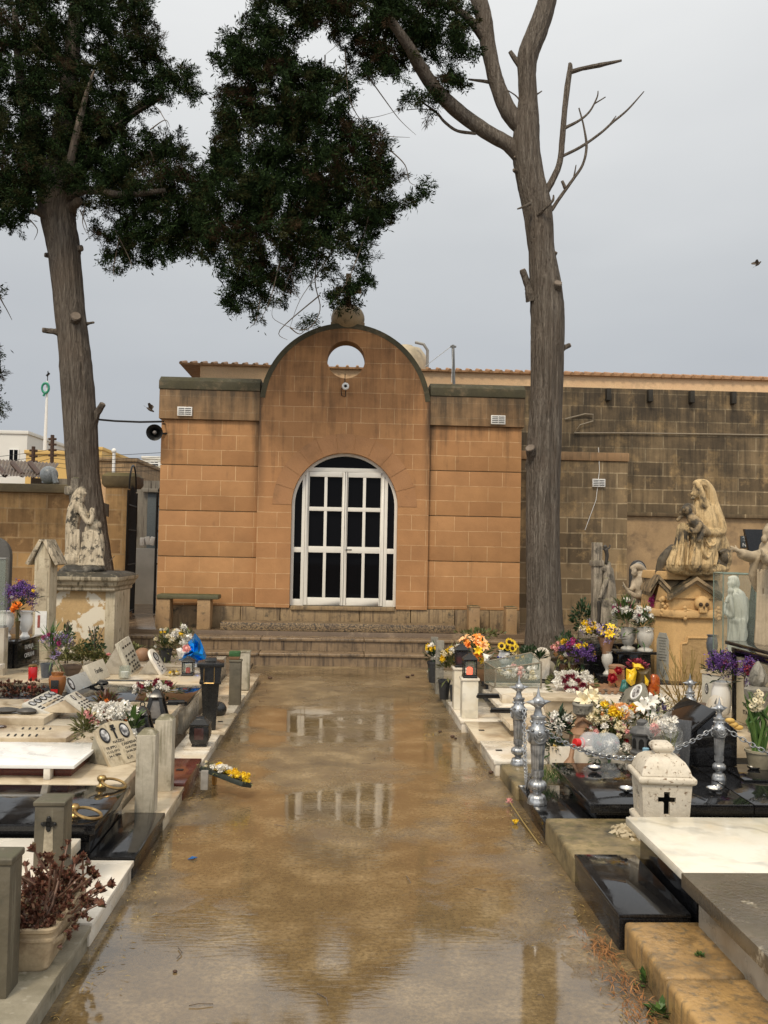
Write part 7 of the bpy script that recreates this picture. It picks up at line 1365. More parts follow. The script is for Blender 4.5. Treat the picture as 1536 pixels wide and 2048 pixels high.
for nm, k0, k1, d0 in (('raking_cornice', .0, .035, .04), ('raking_cornice', .036, .075, .075)):
    m = MB()
    for sd in (0, 1):
        A_ = Vector((b0.x-.05 if not sd else c0.x+.05, YM-d0, zq-.02+k0)); B_ = Vector(((b0.x+c0.x)/2, YM-d0, ap+.01+k0)); x_ = (B_-A_); L_ = x_.length; M_ = frame(A_, x_, (0, 0, 1)); th_ = k1-k0
        m.prism([(0, 0), (L_, 0), (L_, th_), (0, th_)], M_ if not sd else M_ @ Matrix.Translation((0, 0, 0)), .72+d0 if sd else -.0+.01) if False else m.add([A_, B_, B_+Vector((0, 0, th_)), A_+Vector((0, 0, th_)), A_+Vector((0, .8, 0)), B_+Vector((0, .8, 0)), B_+Vector((0, .8, th_)), A_+Vector((0, .8, th_))], [(0, 1, 2, 3), (7, 6, 5, 4), (0, 4, 5, 1), (3, 2, 6, 7), (0, 3, 7, 4), (1, 5, 6, 2)])
    m.build(nm, CORNW, mo)
# left canted cornice wing
m = MB(); A_, B_, C_ = V(1303, 1193, YM+.18), V(1316, 1165, YM+.10), V(1336, 1190, YM+.02)
for k0, e in ((0, 0), (.045, .03)):
    p_ = [A_+Vector((-e, -e, k0)), B_+Vector((0, -e, k0)), C_+Vector((.02, -e, k0))]; q_ = [v+Vector((.12, .7, 0)) for v in p_]; h_ = Vector((0, 0, .043))
    m.add(p_+q_+[v+h_ for v in p_]+[v+h_ for v in q_], [(0, 1, 7, 6), (1, 2, 8, 7), (6, 7, 10, 9), (7, 8, 11, 10), (0, 6, 9, 3), (2, 5, 11, 8), (0, 3, 4, 1), (1, 4, 5, 2), (3, 9, 10, 4), (4, 10, 11, 5)])
m.build('side_cornice', CORNW, mo)
m = MB(); A2 = V(1312, 1195, YM+.2); m.add([A2+Vector((0, 0, -.03)), V(1343, 1195, YM+.01), V(1318, 1170, YM+.12), A2+Vector((.1, .6, -.03)), V(1343, 1195, YM+.01)+Vector((.1, .6, 0)), V(1318, 1170, YM+.12)+Vector((.1, .6, 0))], [(0, 1, 2), (5, 4, 3), (0, 2, 5, 3), (1, 4, 5, 2), (0, 3, 4, 1)]); m.build('side_gable', S_ORANGE, mo)
bx = V(1330, 1160, YM).x; zm_ = zz(1161)
def frus(x0, y0, z0, x1, y1, z1): return MB().add([(x0, y0, z0), (c0.x+.1, y0, z0), (c0.x+.1, YM+.8, z0), (x0, YM+.8, z0), (x1, y1, z1), (c0.x+.1, y1, z1), (c0.x+.1, YM+.8, z1), (x1, YM+.8, z1)], [(3, 2, 1, 0), (0, 1, 5, 4), (1, 2, 6, 5), (2, 3, 7, 6), (3, 0, 4, 7), (4, 5, 6, 7)])
frus(b0.x-.06, YM+.06, zq, bx, YM+.2, zm_).build('roof_slope', CORNW, mo, bev=.008); frus(bx-.01, YM+.12, zm_+.001, bx+.01, YM+.12, zz(1144)).build('top_block', S_ORANGE, mo, bev=.012)
# plaque, panel, skull and crossbones, relief
n_ = 10; fa, fb = V(1309, 1250, YM+.22), V(1346, 1250, YM); Mp = frame((fa.x, fa.y, zz(1370)), (fb.x-fa.x, fb.y-fa.y, 0), (0, 0, 1)); pw = math.hypot(fb.x-fa.x, fb.y-fa.y); ph_ = zz(1268)-zz(1370)
m = MB(); m.prism([(pw*.16, ph_*.06), (pw*.3, 0), (pw*.66, 0), (pw*.8, ph_*.06), (pw*.8, ph_*.86), (pw*.66, ph_), (pw*.3, ph_), (pw*.16, ph_*.86)], Mp @ Matrix.Translation((0, 0, -.006)), .016); pq = m.build('plaque', stone('grey_plaque', (.42, .42, .38), (.34, .33, .29), 6), mo); m = MB()
for k in range(9): m.cb(Mp @ Vector((pw*.48, ph_*(.90-.055*k), .0115)), (pw*rnd.uniform(.3, .5), .004, .006), Mp.to_3x3())
for k in range(7): m.tube([Mp @ Vector((pw*.48, ph_*.1, .012)), Mp @ Vector((pw*(.48+rnd.uniform(-.25, .25)), ph_*rnd.uniform(.18, .38), .012))], .004, 5)
m.build('inscription', plain('worn_lettering', (.20, .20, .18), .7), pq)
Mf = Matrix(((1, 0, 0, 0), (0, 0, -1, YM), (0, 1, 0, 0), (0, 0, 0, 1))); m = MB(); a_, b_ = V(1362, 1392, YM), V(1422, 1276, YM)
pa = [(a_.x, a_.z), (b_.x+.04, a_.z), (b_.x+.04, b_.z-.07), (b_.x, b_.z-.06), (b_.x-.01, b_.z), (a_.x+.07, b_.z), (a_.x+.06, b_.z-.06), (a_.x, b_.z-.07)]
m.prism(pa, Mf @ Matrix.Translation((0, 0, -.001)), .005); pn = m.build('rough_panel', stone('hammered_panel', (.44, .29, .13), (.34, .22, .10), 12, bmp=1., bscale=22), mo); m = MB()
for i in range(len(pa)): u, v = pa[i], pa[(i+1) % len(pa)]; m.tube([(u[0], YM-.004, u[1]), (v[0], YM-.004, v[1])], .012, 6)
m.build('panel_border', S_ORANGE, pn)
m = MB(); sk = V(1404, 1206, YM-.03); m.ball(sk, (.088, .06, .080), 16, 12); m.cb(sk+Vector((0, -.02, -.080)), (.088, .06, .055)); statue('skull', m, S_ORANGE, mo, .006, 4)
m = MB()
for dx in (-.034, .034): m.ball(sk+Vector((dx, -.052, -.014)), (.024, .016, .023), 10, 8)
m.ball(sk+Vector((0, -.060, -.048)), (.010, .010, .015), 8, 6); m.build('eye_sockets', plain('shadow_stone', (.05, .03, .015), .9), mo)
m = MB()
for sd in (-1, 1):
    A_, B_ = sk+Vector((-.19*sd, .008, -.075)), sk+Vector((.19*sd, .0, -.155)); m.tube([A_, B_], .017, 8)
    for q_ in (A_, B_):
        for dz in (-.018, .018): m.ball(q_+Vector((0, 0, dz)), .025, 8, 6)
m.build('crossbones', S_ORANGE, mo)
m = MB(); rc = V(1328, 1213, YM+.10)
for k in range(14): m.ball(rc+Vector((rnd.uniform(-.05, .05), rnd.uniform(-.03, .0), rnd.uniform(-.09, .09))), rnd.uniform(.018, .035), 8, 6)
m.build('cherub_relief', S_ORANGE, mo)
# pieta
YS = 10.25; pi_ = thing('pieta_statue', 'weathered stone pieta of a veiled seated woman holding a body across her knees', 'statue', V(1390, 1145, YS)); m = MB()
C = lambda pts, n=10: cap(m, pts, YS, n); E = lambda *a, **k: el(m, *a, Y=YS, **k)
E(1393, 985, 9.5, 13, -.03); E(1383.5, 988, 2.8, 3.5, -.03); E(1386, 997, 5, 4, -.03); C([(1392, 976, 12, -.03), (1389, 978, 8, -.03)])          # face, nose, chin, brow
C([(1394, 968, 18, .0), (1406, 970, 26, .03), (1416, 984, 30, .05), (1422, 1008, 32, .05), (1432, 1040, 36, .04)]); C([(1396, 970, 14, -.06), (1404, 990, 14, -.08), (1408, 1012, 16, -.08)])   # veil
C([(1396, 996, 13), (1396, 1012, 18), (1400, 1028, 30)]); C([(1406, 1015, 36), (1412, 1042, 48), (1416, 1072, 52), (1418, 1098, 56)], 14)
C([(1424, 1018, 24, .0), (1438, 1044, 25, -.02), (1440, 1064, 24, -.06), (1420, 1066, 14, -.2)])
C([(1430, 1078, 44), (1442, 1100, 38), (1442, 1120, 44)], 12); C([(1415, 1076, 48, -.05), (1384, 1064, 38, -.16), (1366, 1060, 28, -.2)], 12)
C([(1366, 1056, 24, -.2), (1362, 1088, 27, -.22), (1352, 1128, 40, -.24)], 12); C([(1394, 1072, 26, -.22), (1392, 1100, 28, -.25), (1386, 1128, 36, -.26)], 12); C([(1420, 1086, 36, -.1), (1414, 1108, 32, -.2), (1408, 1128, 36, -.22)], 12)
for pts in ([(1356, 1070, 3, -.30), (1352, 1100, 5, -.33), (1345, 1129, 7, -.35)], [(1366, 1068, 3, -.32), (1365, 1098, 5, -.345), (1360, 1129, 6, -.36)], [(1376, 1072, 3, -.32), (1376, 1100, 4, -.33), (1374, 1129, 5, -.35)],
            [(1390, 1086, 4, -.33), (1388, 1108, 5, -.35), (1384, 1129, 6, -.36)], [(1402, 1080, 4, -.3), (1406, 1100, 6, -.33), (1414, 1116, 6, -.31), (1424, 1104, 5, -.28)], [(1410, 1074, 4, -.26), (1420, 1092, 5, -.29), (1432, 1086, 5, -.24)], [(1430, 1090, 5, -.2), (1434, 1112, 6, -.22), (1430, 1129, 7, -.25)]): C(pts)
C([(1340, 1137, 20, -.1), (1380, 1140, 26, -.2), (1430, 1139, 24, -.15), (1452, 1136, 16, -.05)]); E(1390, 1142, 58, 9, 0, rd=40)
statue('figure', m, S_PIETA, pi_, .008, 1)
DKS = stone('black_weathered_stone', (.15, .115, .07), (.05, .042, .03), 6, bmp=.5, spot=(.45, .32, .16), spotscale=8, spotlo=.54, spothi=.62, drape=.5)
m = MB(); E(1374, 1022, 10, 10, -.27); E(1368, 1018, 5, 6, -.30); C([(1362, 1026, 9, -.24), (1372, 1012, 11, -.24), (1384, 1014, 11, -.24), (1388, 1026, 9, -.24)]); C([(1378, 1030, 16, -.27), (1388, 1042, 24, -.29), (1400, 1058, 26, -.29), (1412, 1066, 20, -.24)]); C([(1400, 1050, 14, -.36), (1390, 1064, 12, -.38), (1382, 1058, 8, -.38)]); C([(1404, 1064, 15, -.33), (1398, 1080, 12, -.36)]); C([(1356, 1040, 8, -.22), (1366, 1030, 9, -.24)])
statue('held_body', m, stone('sooty_carving', (.40, .285, .15), (.24, .17, .09), 6, bmp=.4, spot=(.045, .037, .026), spotscale=6, spotlo=.44, spothi=.56, drape=.5), pi_, .008, 1)
m = MB(); E(1447, 1114, 13, 16, -.1); C([(1430, 1124, 14, -.12), (1446, 1132, 16, -.1)]); C([(1440, 1104, 8, -.16), (1450, 1100, 8, -.14)]); statue('dark_rock', m, DKS, pi_, .012, 1)
wg = MB(); cap(wg, [(1344, 1096, 16, .05), (1329, 1122, 30, .05), (1318, 1160, 20, .1)], YS); cap(wg, [(1350, 1092, 8, .05), (1338, 1110, 14, .05)], YS); statue('dark_wing', wg, DKS, pi_, .012, 2)
# ---- glass case with saint
YG = 8.9; c0, c1 = V(1446, 1250, YG), V(1512, 1250, YG); zc0, zc1 = V(1480, 1325, YG).z, V(1480, 1148, YG).z; gc = thing('glass_case', 'tall glass case on a marble base enclosing the white saint figure', 'glass case', ((c0.x+c1.x)/2, YG+.2, .2)); lx = V(1427, 1250, YG+.42).x
pts = [(c0.x, YG), (c1.x, YG), (c1.x-.0, YG+.42), (lx, YG+.42)]
m = MB()
for i in range(4): a_, b_ = pts[i], pts[(i+1) % 4]; m.add([(*a_, zc0), (*b_, zc0), (*b_, zc1), (*a_, zc1)], [(0, 1, 2, 3)])
m.build('glass', GLASS, gc, smooth=False); m = MB()
for i in range(4): m.tube([(*pts[i], zc1), (*pts[(i+1) % 4], zc1)], .008, 6); m.tube([(*pts[i], zc0), (*pts[i], zc1)], .006, 6)
m.build('edges', plain('glass_edge', (.20, .26, .22), .2), gc); m = MB(); m.add([(p_[0]+dx, p_[1]+dy, z) for z in (.2, zc0-.002) for p_, dx, dy in zip(pts, (-.03, .05, .05, -.03), (-.04, -.04, .04, .04))], [(3, 2, 1, 0), (4, 5, 6, 7), (0, 1, 5, 4), (1, 2, 6, 5), (2, 3, 7, 6), (3, 0, 4, 7)]); m.build('base', MG, gc, bev=.006)
YT = YG+.22; sa = thing('saint_figure', 'white marble saint holding a small child inside the glass case', 'statue', V(1475, 1325, YT)); m = MB(); C = lambda pts, n=12: cap(m, pts, YT, n); E = lambda *a, **k: el(m, *a, Y=YT, **k)
E(1464, 1166, 8.5, 11); E(1456, 1167, 2.5, 3); E(1461, 1175, 5.5, 5); C([(1460, 1157, 10), (1470, 1158, 15), (1475, 1170, 11)]); C([(1468, 1178, 11), (1470, 1188, 14)]); C([(1474, 1195, 36), (1476, 1220, 40), (1474, 1260, 38), (1472, 1300, 36), (1470, 1330, 34)], 16); C([(1488, 1200, 18), (1494, 1225, 20), (1484, 1245, 14, -.06), (1462, 1240, 10, -.10)])
C([(1458, 1198, 14), (1452, 1222, 14, -.08), (1462, 1232, 10, -.12)]); E(1461, 1182, 6.5, 7.5, -.12); C([(1460, 1190, 10, -.12), (1460, 1210, 15, -.12), (1464, 1226, 12, -.12)]); C([(1456, 1194, 5, -.14), (1452, 1204, 5, -.15)])
for k in range(7): C([(1460+5*k, 1240, 4, -.10), (1458+4.8*k, 1280, 5, -.10), (1456+5*k, 1326, 5, -.09)], 8)
C([(1484, 1240, 12, -.08), (1488, 1270, 16, -.06), (1482, 1290, 8, -.08)])
statue('figure', m, S_MARB, sa, .010, 3); m = MB(); el(m, 1472, 1331, 24, 5, 0, YT); m.build('plinth', S_MARB, sa)
# ---- family headstone at the right edge
Bp = V(1467, 1434, 7.9); x_ = Bp.x; t = thing('family_headstone', 'cream inscribed family headstone in a black granite frame at the right edge', 'headstone', (x_, 7.2, .3), 'headstones'); z0_, z1_ = Bp.z, V(1467, 1312, 7.9).z; y0_ = 6.05
m = MB(); m.box(x_+.008, x_+.06, y0_, 7.86, z0_-.02, z1_+.0); m.build('panel', stone('cream_panel', (.62, .53, .37), (.52, .43, .28), 4, (.3, .5), .1), t); m = MB(); m.box(x_-.005, x_+.14, 7.862, 7.93, .22, z1_+.04); m.box(x_-.01, x_+.14, y0_, 7.93, z1_+.041, z1_+.075); m.box(x_-.06, x_+.14, y0_, 7.95, z1_+.10, z1_+.13); m.box(x_+.0605, x_+.13, y0_, 7.86, .22, z1_+.04); m.build('frame', GB, t, bev=.003); m = MB(); m.box(x_-.14, x_+.007, y0_, 8.0, .22, z0_-.021); m.build('ledge', MC, t, bev=.004)
M = frame((x_+.008, 7.86, z0_), (0, -1, 0), (0, 0, 1)); Wt, Ht = 7.86-y0_, z1_-z0_
letter(t, M, 1, Ht, [('FAMILJA', .42, .82, .13), ('GIUSEPPE', .27, .36, .10), ('MIET 16-4-61', .27, .24, .09), ('ETA 72 SENA', .27, .12, .09), ('R. I. P.', .50, -.02+.03, .11), ('MARIA', .78, .30, .10)]); oval(t, M, .22, Ht*.62, .055, .085, IRON)
q = V(1520, 1395, 7.3); t = thing('stone_flame_urn', 'grey stone urn with a flame carved finial before the family headstone', 'urn', (3.22, 7.1, .3)); u_ = Vector((V(1516, 1380, 7.0).x, 7.0, 0)); m = MB(); m.lathe([(.07, .26), (.075, V(1516, 1440, 7).z-.1), (.06, V(1516, 1420, 7).z-.05), (.10, V(1516, 1385, 7).z-.02), (.105, V(1516, 1378, 7).z), (.06, V(1516, 1372, 7).z), (0, V(1516, 1371, 7).z)], 20, u_); m.build('urn', CONC, t); m = MB(); fz = V(1516, 1372, 7).z
m.lathe([(.045, 0), (.068, .04), (.062, .09), (.035, .15), (.008, .19), (0, .195)], 40, u_+Vector((0, 0, fz)), flute=.10, nf=7); m.v = [(u_.x+(x-u_.x)*math.cos((z-fz)*6)-(y-u_.y)*math.sin((z-fz)*6), u_.y+(x-u_.x)*math.sin((z-fz)*6)+(y-u_.y)*math.cos((z-fz)*6), z) for x, y, z in m.v]; m.build('flame', CONC, t)
bouquet('purple and maroon statice hanging across the cream panel', V(1497, 1345, 7.25), .07, .11, (('statice', 'purple', 26, .04), ('statice', 'maroon', 9, .035)), (('leaf', LEAFD, 14),))
q = V(1447, 1385, 7.9); lathed('white_vase', 'round white vase of purple statice beside the black framed headstone', 'vase', (q.x, 7.95, .33), .085, .29, [(.7, 0), (.9, .1), (1.0, .4), (.98, .7), (.85, .84), (.82, .9), (.98, .96), (1., 1), (.85, 1), (.75, .9), (0, .85)], CERW)
bouquet('deep purple statice with maroon tips in the round white vase', V(1446, 1334, 7.95), .15, .13, (('statice', 'purple', 64, .05), ('statice', 'maroon', 9, .035)), (('leaf', LEAFD, 50),), .12, .012)
t, M, wd, h = tablet('headstone', 'small grey white headstone with oval portrait left of the round white vase', 'headstone', (1403, 1412), (1440, 1418), (1403, 1345), (1438, 1352), .3, stone('white_headstone', (.55, .53, .46), (.46, .44, .37), 5), .08, shape='rect', group='headstones'); oval(t, M, wd*.28, h*.55, wd*.09, h*.14, BLACKM); m = MB()
for k in range(6): m.cb(M @ Vector((wd*.72, h*(.72-.09*k), .002)), (.004, wd*.3, .012))
m.build('lettering', plain('grey_letters', (.22, .21, .19), .6), t); m = MB(); m.prism([(-.01, h), (wd+.01, h), (wd+.01, h+.04), (-.01, h+.03)], M @ Matrix.Translation((0, 0, -.09)), .10); m.build('cap', MC, t)
q = V(1462, 1262, 9.4); lathed('grey_vase', 'grey stone vase seen behind the left pane of the glass case', 'vase', (V(1424, 1310, 9.7).x, 9.7, .55), .07, .32, VASE, PLB)
# white fretwork cross plaque, yellow stones, pot of hyacinth
t, M, wd, h = tablet('fretwork_plaque', 'white plaque with triangular fretwork leaning behind the silver post', 'plaque', (1402, 1442), (1432, 1455), (1420, 1388), (1448, 1392), .3, MW, .02, shape='arch'); m = MB()
for u, v, s_ in ((.35, .15, .10), (.65, .15, .10), (.4, .5, .12), (.6, .78, .07)): m.prism([(wd*(u-s_), h*(v-.08)), (wd*(u+s_), h*(v-.08)), (wd*u, h*(v+.12))], M @ Matrix.Translation((0, 0, .001)), .003)
m.build('fret_holes', plain('grey_recess', (.16, .155, .14), .7), t)
for px, py, lb in ((1460, 1441, 'topmost yellow pebble of the three on the marble ledge'), (1467, 1449, 'middle yellow pebble of the three on the marble ledge'), (1477, 1455, 'lowest yellow pebble of the three on the marble ledge')):
    q = V(px, py, 7.0); tag(MB().ball(q, (.038, .028, .020), 14, 10).build('yellow_pebble', stone('pebble_yellow_%d' % px, (.66, .44, .13), (.54, .34, .09), 8), loc=q), lb, 'pebble', 'yellow pebbles')
q = V(1466, 1462, 7.0); tag(MB().box(q.x-.10, q.x+.30, 6.85, 7.25, .2, q.z-.01).build('marble_shelf', MC, bev=.004, loc=q), 'cream marble shelf under the yellow pebbles', 'shelf')
q = V(1404, 1440, 7.0); tag(MB().ball(V(1402, 1437, 7.0), (.035, .03, .04), 12, 8).build('orange_pebble', plain('pebble_orange', (.55, .25, .08), .7), loc=q), 'orange stone beside the black headstone', 'pebble')
q = V(1520, 1535, 6.3); lathed('flower_pot', 'beige pot of white hyacinth at the right edge', 'pot', (q.x+.04, 6.4, .226), .10, .14, POT, stone('beige_pot', (.34, .30, .21), (.26, .22, .15), 8)); c = Vector((q.x+.04, 6.4, .36))
t = thing('hyacinth', 'white hyacinth with upright green leaves at the right edge', 'flowers', c); m = MB(); f_ = MB()
for k in range(16): m.tube([c+Vector((rnd.uniform(-.05, .05), rnd.uniform(-.05, .05), -.03)), c+Vector((rnd.uniform(-.09, .09), rnd.uniform(-.06, .02), .2)), c+Vector((rnd.uniform(-.13, .1), rnd.uniform(-.06, .02), rnd.uniform(.3, .42)))], [.010, .011, .003], 5)
for k in range(26): bloom('daisy', 'cream', V(1512+rnd.uniform(-9, 12), 1398+rnd.uniform(-14, 24), 6.35)+Vector((0, rnd.uniform(-.04, .04), 0)), .022, rv()+Vector((0, -1, 0)), t)
m.build('leaves', LEAF, t)
# black polished headstone and dark tablet on the black tomb
t = thing('black_headstone', 'polished black granite wedge headstone on the black slab behind the silver post', 'headstone', (2.75, 6.4, .224), 'headstones'); x0, x1 = V(1378, 1540, 6.48).x, V(1474, 1540, 6.48).x
pr = [(0, 0), (x1-x0, 0), (x1-x0, V(1474, 1462, 6.48).z-.2255), (V(1432, 1428, 6.48).x-x0, V(1432, 1428, 6.48).z-.2255), (0, V(1378, 1474, 6.48).z-.2255)]
m = MB(); m.prism(pr, Matrix(((1, 0, 0, x0), (0, 0, -1, 7.0), (0, 1, 0, .2255), (0, 0, 0, 1))), .52); m.build('stone', GB, t, bev=.004)
a_, b_ = Vector((x0, 6.45, V(1378, 1474, 6.48).z)), Vector((V(1432, 1428, 6.48).x, 6.45, V(1432, 1428, 6.48).z)); M = frame(a_+Vector((-.02, 0, .001)), (0, 1, 0), b_-a_); m = MB(); m.prism([(0, 0), (.58, 0), (.58, (b_-a_).length+.01), (0, (b_-a_).length+.01)], M @ Matrix.Translation((0, 0, -.024)), .022) if False else m.prism([(0, 0), (.58, 0), (.58, (b_-a_).length+.02), (0, (b_-a_).length+.02)], frame(a_+Vector((-.02, .58, .002)), (0, -1, 0), b_-a_), .025); m.build('top_slab', GB, t, bev=.003)
t, M, wd, h = tablet('black_headstone', 'dark grey granite tablet with faint dates behind the plastic wrapped bouquet', 'headstone', (1336, 1546), (1376, 1552), (1340, 1436), (1382, 1442), .22, GY, .04, shape='rect', group='headstones'); letter(t, M, wd, h, [('- 20', .72, .16, .06), ('- 51', .72, .08, .06)], plain('faint_letters', (.30, .30, .30), .5))
# ---- flowers of the planting box
q = V(1168, 1490, 7.15); t = thing('clay_urn', 'rust brown clay urn with twisted neck standing at the planting box', 'urn', (q.x, 7.2, .2)); b_ = (q.x, 7.2, .19); m = MB()
m.lathe([(.10, 0), (.105, .03), (.10, .10), (.104, .12), (.08, .15), (.06, .165), (.062, .20), (.05, .225), (.045, .25)], 24, b_); m.build('body', TERRB, t); m = MB(); m.lathe([(.045, .2505), (.06, .26), (.075, .275), (.078, .33), (.085, .34), (.08, .352), (.06, .352), (.05, .33), (0, .32)], 20, b_); m.build('neck', CONC, t)
m = MB(); m.tube([Vector(b_)+Vector((-.07, -.05, .20)), Vector(b_)+Vector((-.02, -.08, .245)), Vector(b_)+Vector((.06, -.05, .20))], .012, 8); m.build('handle', TERRB, t)
bouquet('yellow, orange and white chrysanthemums heaped in the middle of the planting box', V(1240, 1432, 7.4), .22, .10, (('mum', 'yellow', 12, .042), ('mum', 'peach', 12, .04), ('mum', 'white', 16, .042), ('mum', 'orange', 5, .035)), (('leaf', LEAFO, 80),), .08, .012)
bouquet('faded pink and white flowers at the front of the planting box', V(1215, 1462, 7.2), .20, .10, (('mum', 'pink', 14, .026), ('mum', 'cream', 18, .03), ('mum', 'white', 8, .03)), (('leaf', LEAFO, 90), ('leaf', LEAFD, 40)), .09, .012)
bouquet('white flowers trailing low over the box rim', V(1228, 1492, 7.12), .14, .055, (('mum', 'white', 16, .03), ('mum', 'red', 3, .028)), (('leaf', LEAFD, 50),), .09, .014)
bouquet('dark palm sprig hanging over the white box rim', V(1196, 1505, 7.05), .05, .07, (('mum', 'red', 1, .025),), (('leaf', LEAFD, 40),), .12, .010)
bouquet('white and cream roses left of the clay urn', V(1120, 1450, 7.3), .09, .11, (('mum', 'white', 8, .042), ('mum', 'pink', 3, .03)), (('leaf', LEAFD, 70),), .11, .016)
bouquet('cream and green low sprays on the box rim left of the urn', V(1108, 1492, 7.15), .09, .05, (('mum', 'cream', 5, .03), ('mum', 'yellow', 2, .02)), (('leaf', LEAFD, 60),), .10, .012)
bouquet('pair of cream roses right of the clay urn', V(1190, 1440, 7.2), .09, .07, (('mum', 'cream', 8, .042), ('rose', 'peach', 1, .04)), (('leaf', LEAFO, 40),))
def lilies(label, pts, Y, colr, base):
    t = thing('lily_stems', label, 'flowers', base)
    m = MB(); s_ = MB()
    for px, py, r, nz_ in pts: c = V(px, py, Y); bloom('lily', colr, c, r, nz_, t); s_.tube([base, Vector(base).lerp(c, .6)+Vector((0, 0, .03)), c-Vector(nz_).normalized()*r*.5], .005, 5)
    leafy(s_, Vector(base)+Vector((0, 0, .1)), .1, 14, .12, .010); s_.build('stems', LEAF, t)
lilies('tall pale yellow and white lilies above the clay urn', ((1168, 1398, .085, (-.3, -.8, .4)), (1183, 1393, .085, (.2, -.8, .5)), (1178, 1412, .07, (0, -1, -.2)), (1192, 1392, .05, (.8, -.2, .6))), 7.25, 'cream', V(1185, 1445, 7.25))
lilies('large white lilies before the grey headstone', ((1286, 1412, .075, (-.5, -.8, .4)), (1303, 1402, .07, (.1, -.9, .4)), (1300, 1424, .06, (.3, -1, .1)), (1322, 1398, .05, (.7, -.5, .5))), 7.3, 'white', V(1298, 1460, 7.3))
bouquet('pale lilac and cream freesias right of the white lilies', V(1316, 1415, 7.4), .07, .10, (('lily', 'cream', 4, .05), ('statice', 'lilac', 8, .03)), (('leaf', LEAFO, 30),), .1, .01)
t = thing('wrapped_bouquet', 'bouquet of white flowers in crinkled clear plastic standing upside the dark tablet', 'bouquet', V(1335, 1515, 6.05)); crumple('clear_wrap', WRAPP, t, [(1286, 1452), (1300, 1440), (1318, 1425), (1334, 1430), (1352, 1442), (1366, 1465), (1366, 1490), (1356, 1508), (1340, 1515), (1322, 1510), (1310, 1495), (1296, 1475)], 6.05, .11, 12, .5)
for cl, pts in (('white', [(1325+rnd.uniform(-8, 24), 1448+rnd.uniform(-8, 14)) for _ in range(13)]), ('pink', [(1308, 1455), (1312, 1463)])):
    for px, py in pts: bloom('mum', cl, V(px, py, 6.05+rnd.uniform(-.05, .03)), .036, (rnd.gauss(0, .4), -.7, .6), t)
m = MB()
for k in range(14): m.tube([V(1342+rnd.uniform(-6, 6), 1512, 6.05), V(1335+rnd.uniform(-22, 24), 1462, 6.05)], .004, 4)
m.build('stems', LEAFO, t); q = V(1343, 1530, 6.05); MB().lathe([(.04, -.10), (.055, .07), (0, .06)], 14, q).build('sleeve', PLBR, t)
q = G(1284, 1527, .226); sl2 = thing('grey_stone_lantern', 'dark grey stone lantern with round knob and arched openings', 'lantern', q); q.y = 6.95; q = Vector((V(1284, 1510, 6.95).x, 6.95, .20)); sl2.location = q; m = MB(); rd = .088
m.lathe([(rd*1.0, 0), (rd*1.05, .02), (rd*.95, .03), (rd*.95, .035)], 8, q); m.lathe([(rd*.9, .0355), (rd*.92, .15), (rd*1.1, .155), (rd*1.15, .17), (rd*.9, .20), (rd*.5, .215), (rd*.45, .22), (rd*.5, .235), (rd*.52, .25), (rd*.3, .265), (0, .267)], 8, q); m.build('body', stone('dark_lantern_stone', (.12, .12, .12), (.07, .07, .072), 12, bmp=.4), sl2, bev=.004); m = MB()
for k in range(8):
    a = math.pi/4*(k+.5); d = Vector((math.cos(a), math.sin(a), 0)); m.prism([(-.02, 0), (.02, 0), (.02, .055), (.012, .072), (0, .078), (-.012, .072), (-.02, .055)], frame(q+d*rd*.85+Vector((0, 0, .05)), Vector((-d.y, d.x, 0)), (0, 0, 1)), .002)
m.build('openings', bpy.data.materials['lantern_inside_black'], sl2)  # black plates: the unlit inside of each opening is put in as colour
q = G(1277, 1532, .226); t = lathed('blue_candle', 'small pale blue glass candle beside the grey stone lantern', 'candle', (V(1278, 1530, 6.75).x, 6.6, .226), .032, .10, [(.8, 0), (1, .1), (1, .6), (.7, .75), (.75, .95), (.5, 1), (0, 1)], _glass('blue_glass', (.25, .45, .58), .1, .7))
# dry stems
c = V(1370, 1400, 8.7); t = thing('dry_shrub', 'bare yellow green broom stems fanning out before the ochre monument', 'plant', V(1375, 1430, 8.7)); m = MB()
for ex, ey in ((1338, 1292), (1324, 1320), (1350, 1310), (1360, 1300), (1383, 1300), (1390, 1300), (1395, 1310), (1408, 1310), (1413, 1330), (1320, 1345), (1318, 1370), (1330, 1380), (1345, 1335), (1312, 1390), (1370, 1325), (1400, 1340), (1415, 1360), (1340, 1360)):
    b_ = V(1372+rnd.uniform(-14, 20), 1435, 8.7); e_ = V(ex, ey, 8.7+rnd.uniform(-.12, .12)); md_ = b_.lerp(e_, .5)+Vector((rnd.uniform(-.03, .03), 0, rnd.uniform(-.02, .04))); m.tube([b_, md_, e_], [.006, .005, .0025], 5)
    for k in range(5): s_ = b_.lerp(e_, rnd.uniform(.3, .85)); m.tube([s_, s_+(e_-b_)*rnd.uniform(.12, .25)+Vector((rnd.uniform(-.04, .04), 0, rnd.uniform(.0, .04)))], [.004, .002], 4)
m.build('stems', STRAW, t); m = MB(); 
for k in range(200): petal(m, V(1350+rnd.uniform(-45, 40), 1410+rnd.uniform(-22, 22), 8.6+rnd.uniform(-.1, .1)), rv(), rv(), .06, .004)
m.build('dry_litter', STRAW, t)
q = V(1405, 1432, 8.0); tag(MB().box(q.x-.14, q.x+.10, 7.9, 8.2, .2, V(1400, 1412, 8).z).build('planter_box', PLBR, bev=.005, loc=q), 'brown planter box in front of the small grey white headstone', 'planter')
m = MB(); m.box(1.62, 4.6, 7.93, 9.6, .0, .20) if False else m.box(2.6, 5.0, 7.93, 9.5, .02, .21); tag(m.build('dark_ledge', GY, bev=.005, loc=(3.4, 8.5, .02)), 'dark granite ledge in the shade under the dry broom stems', 'ledge')
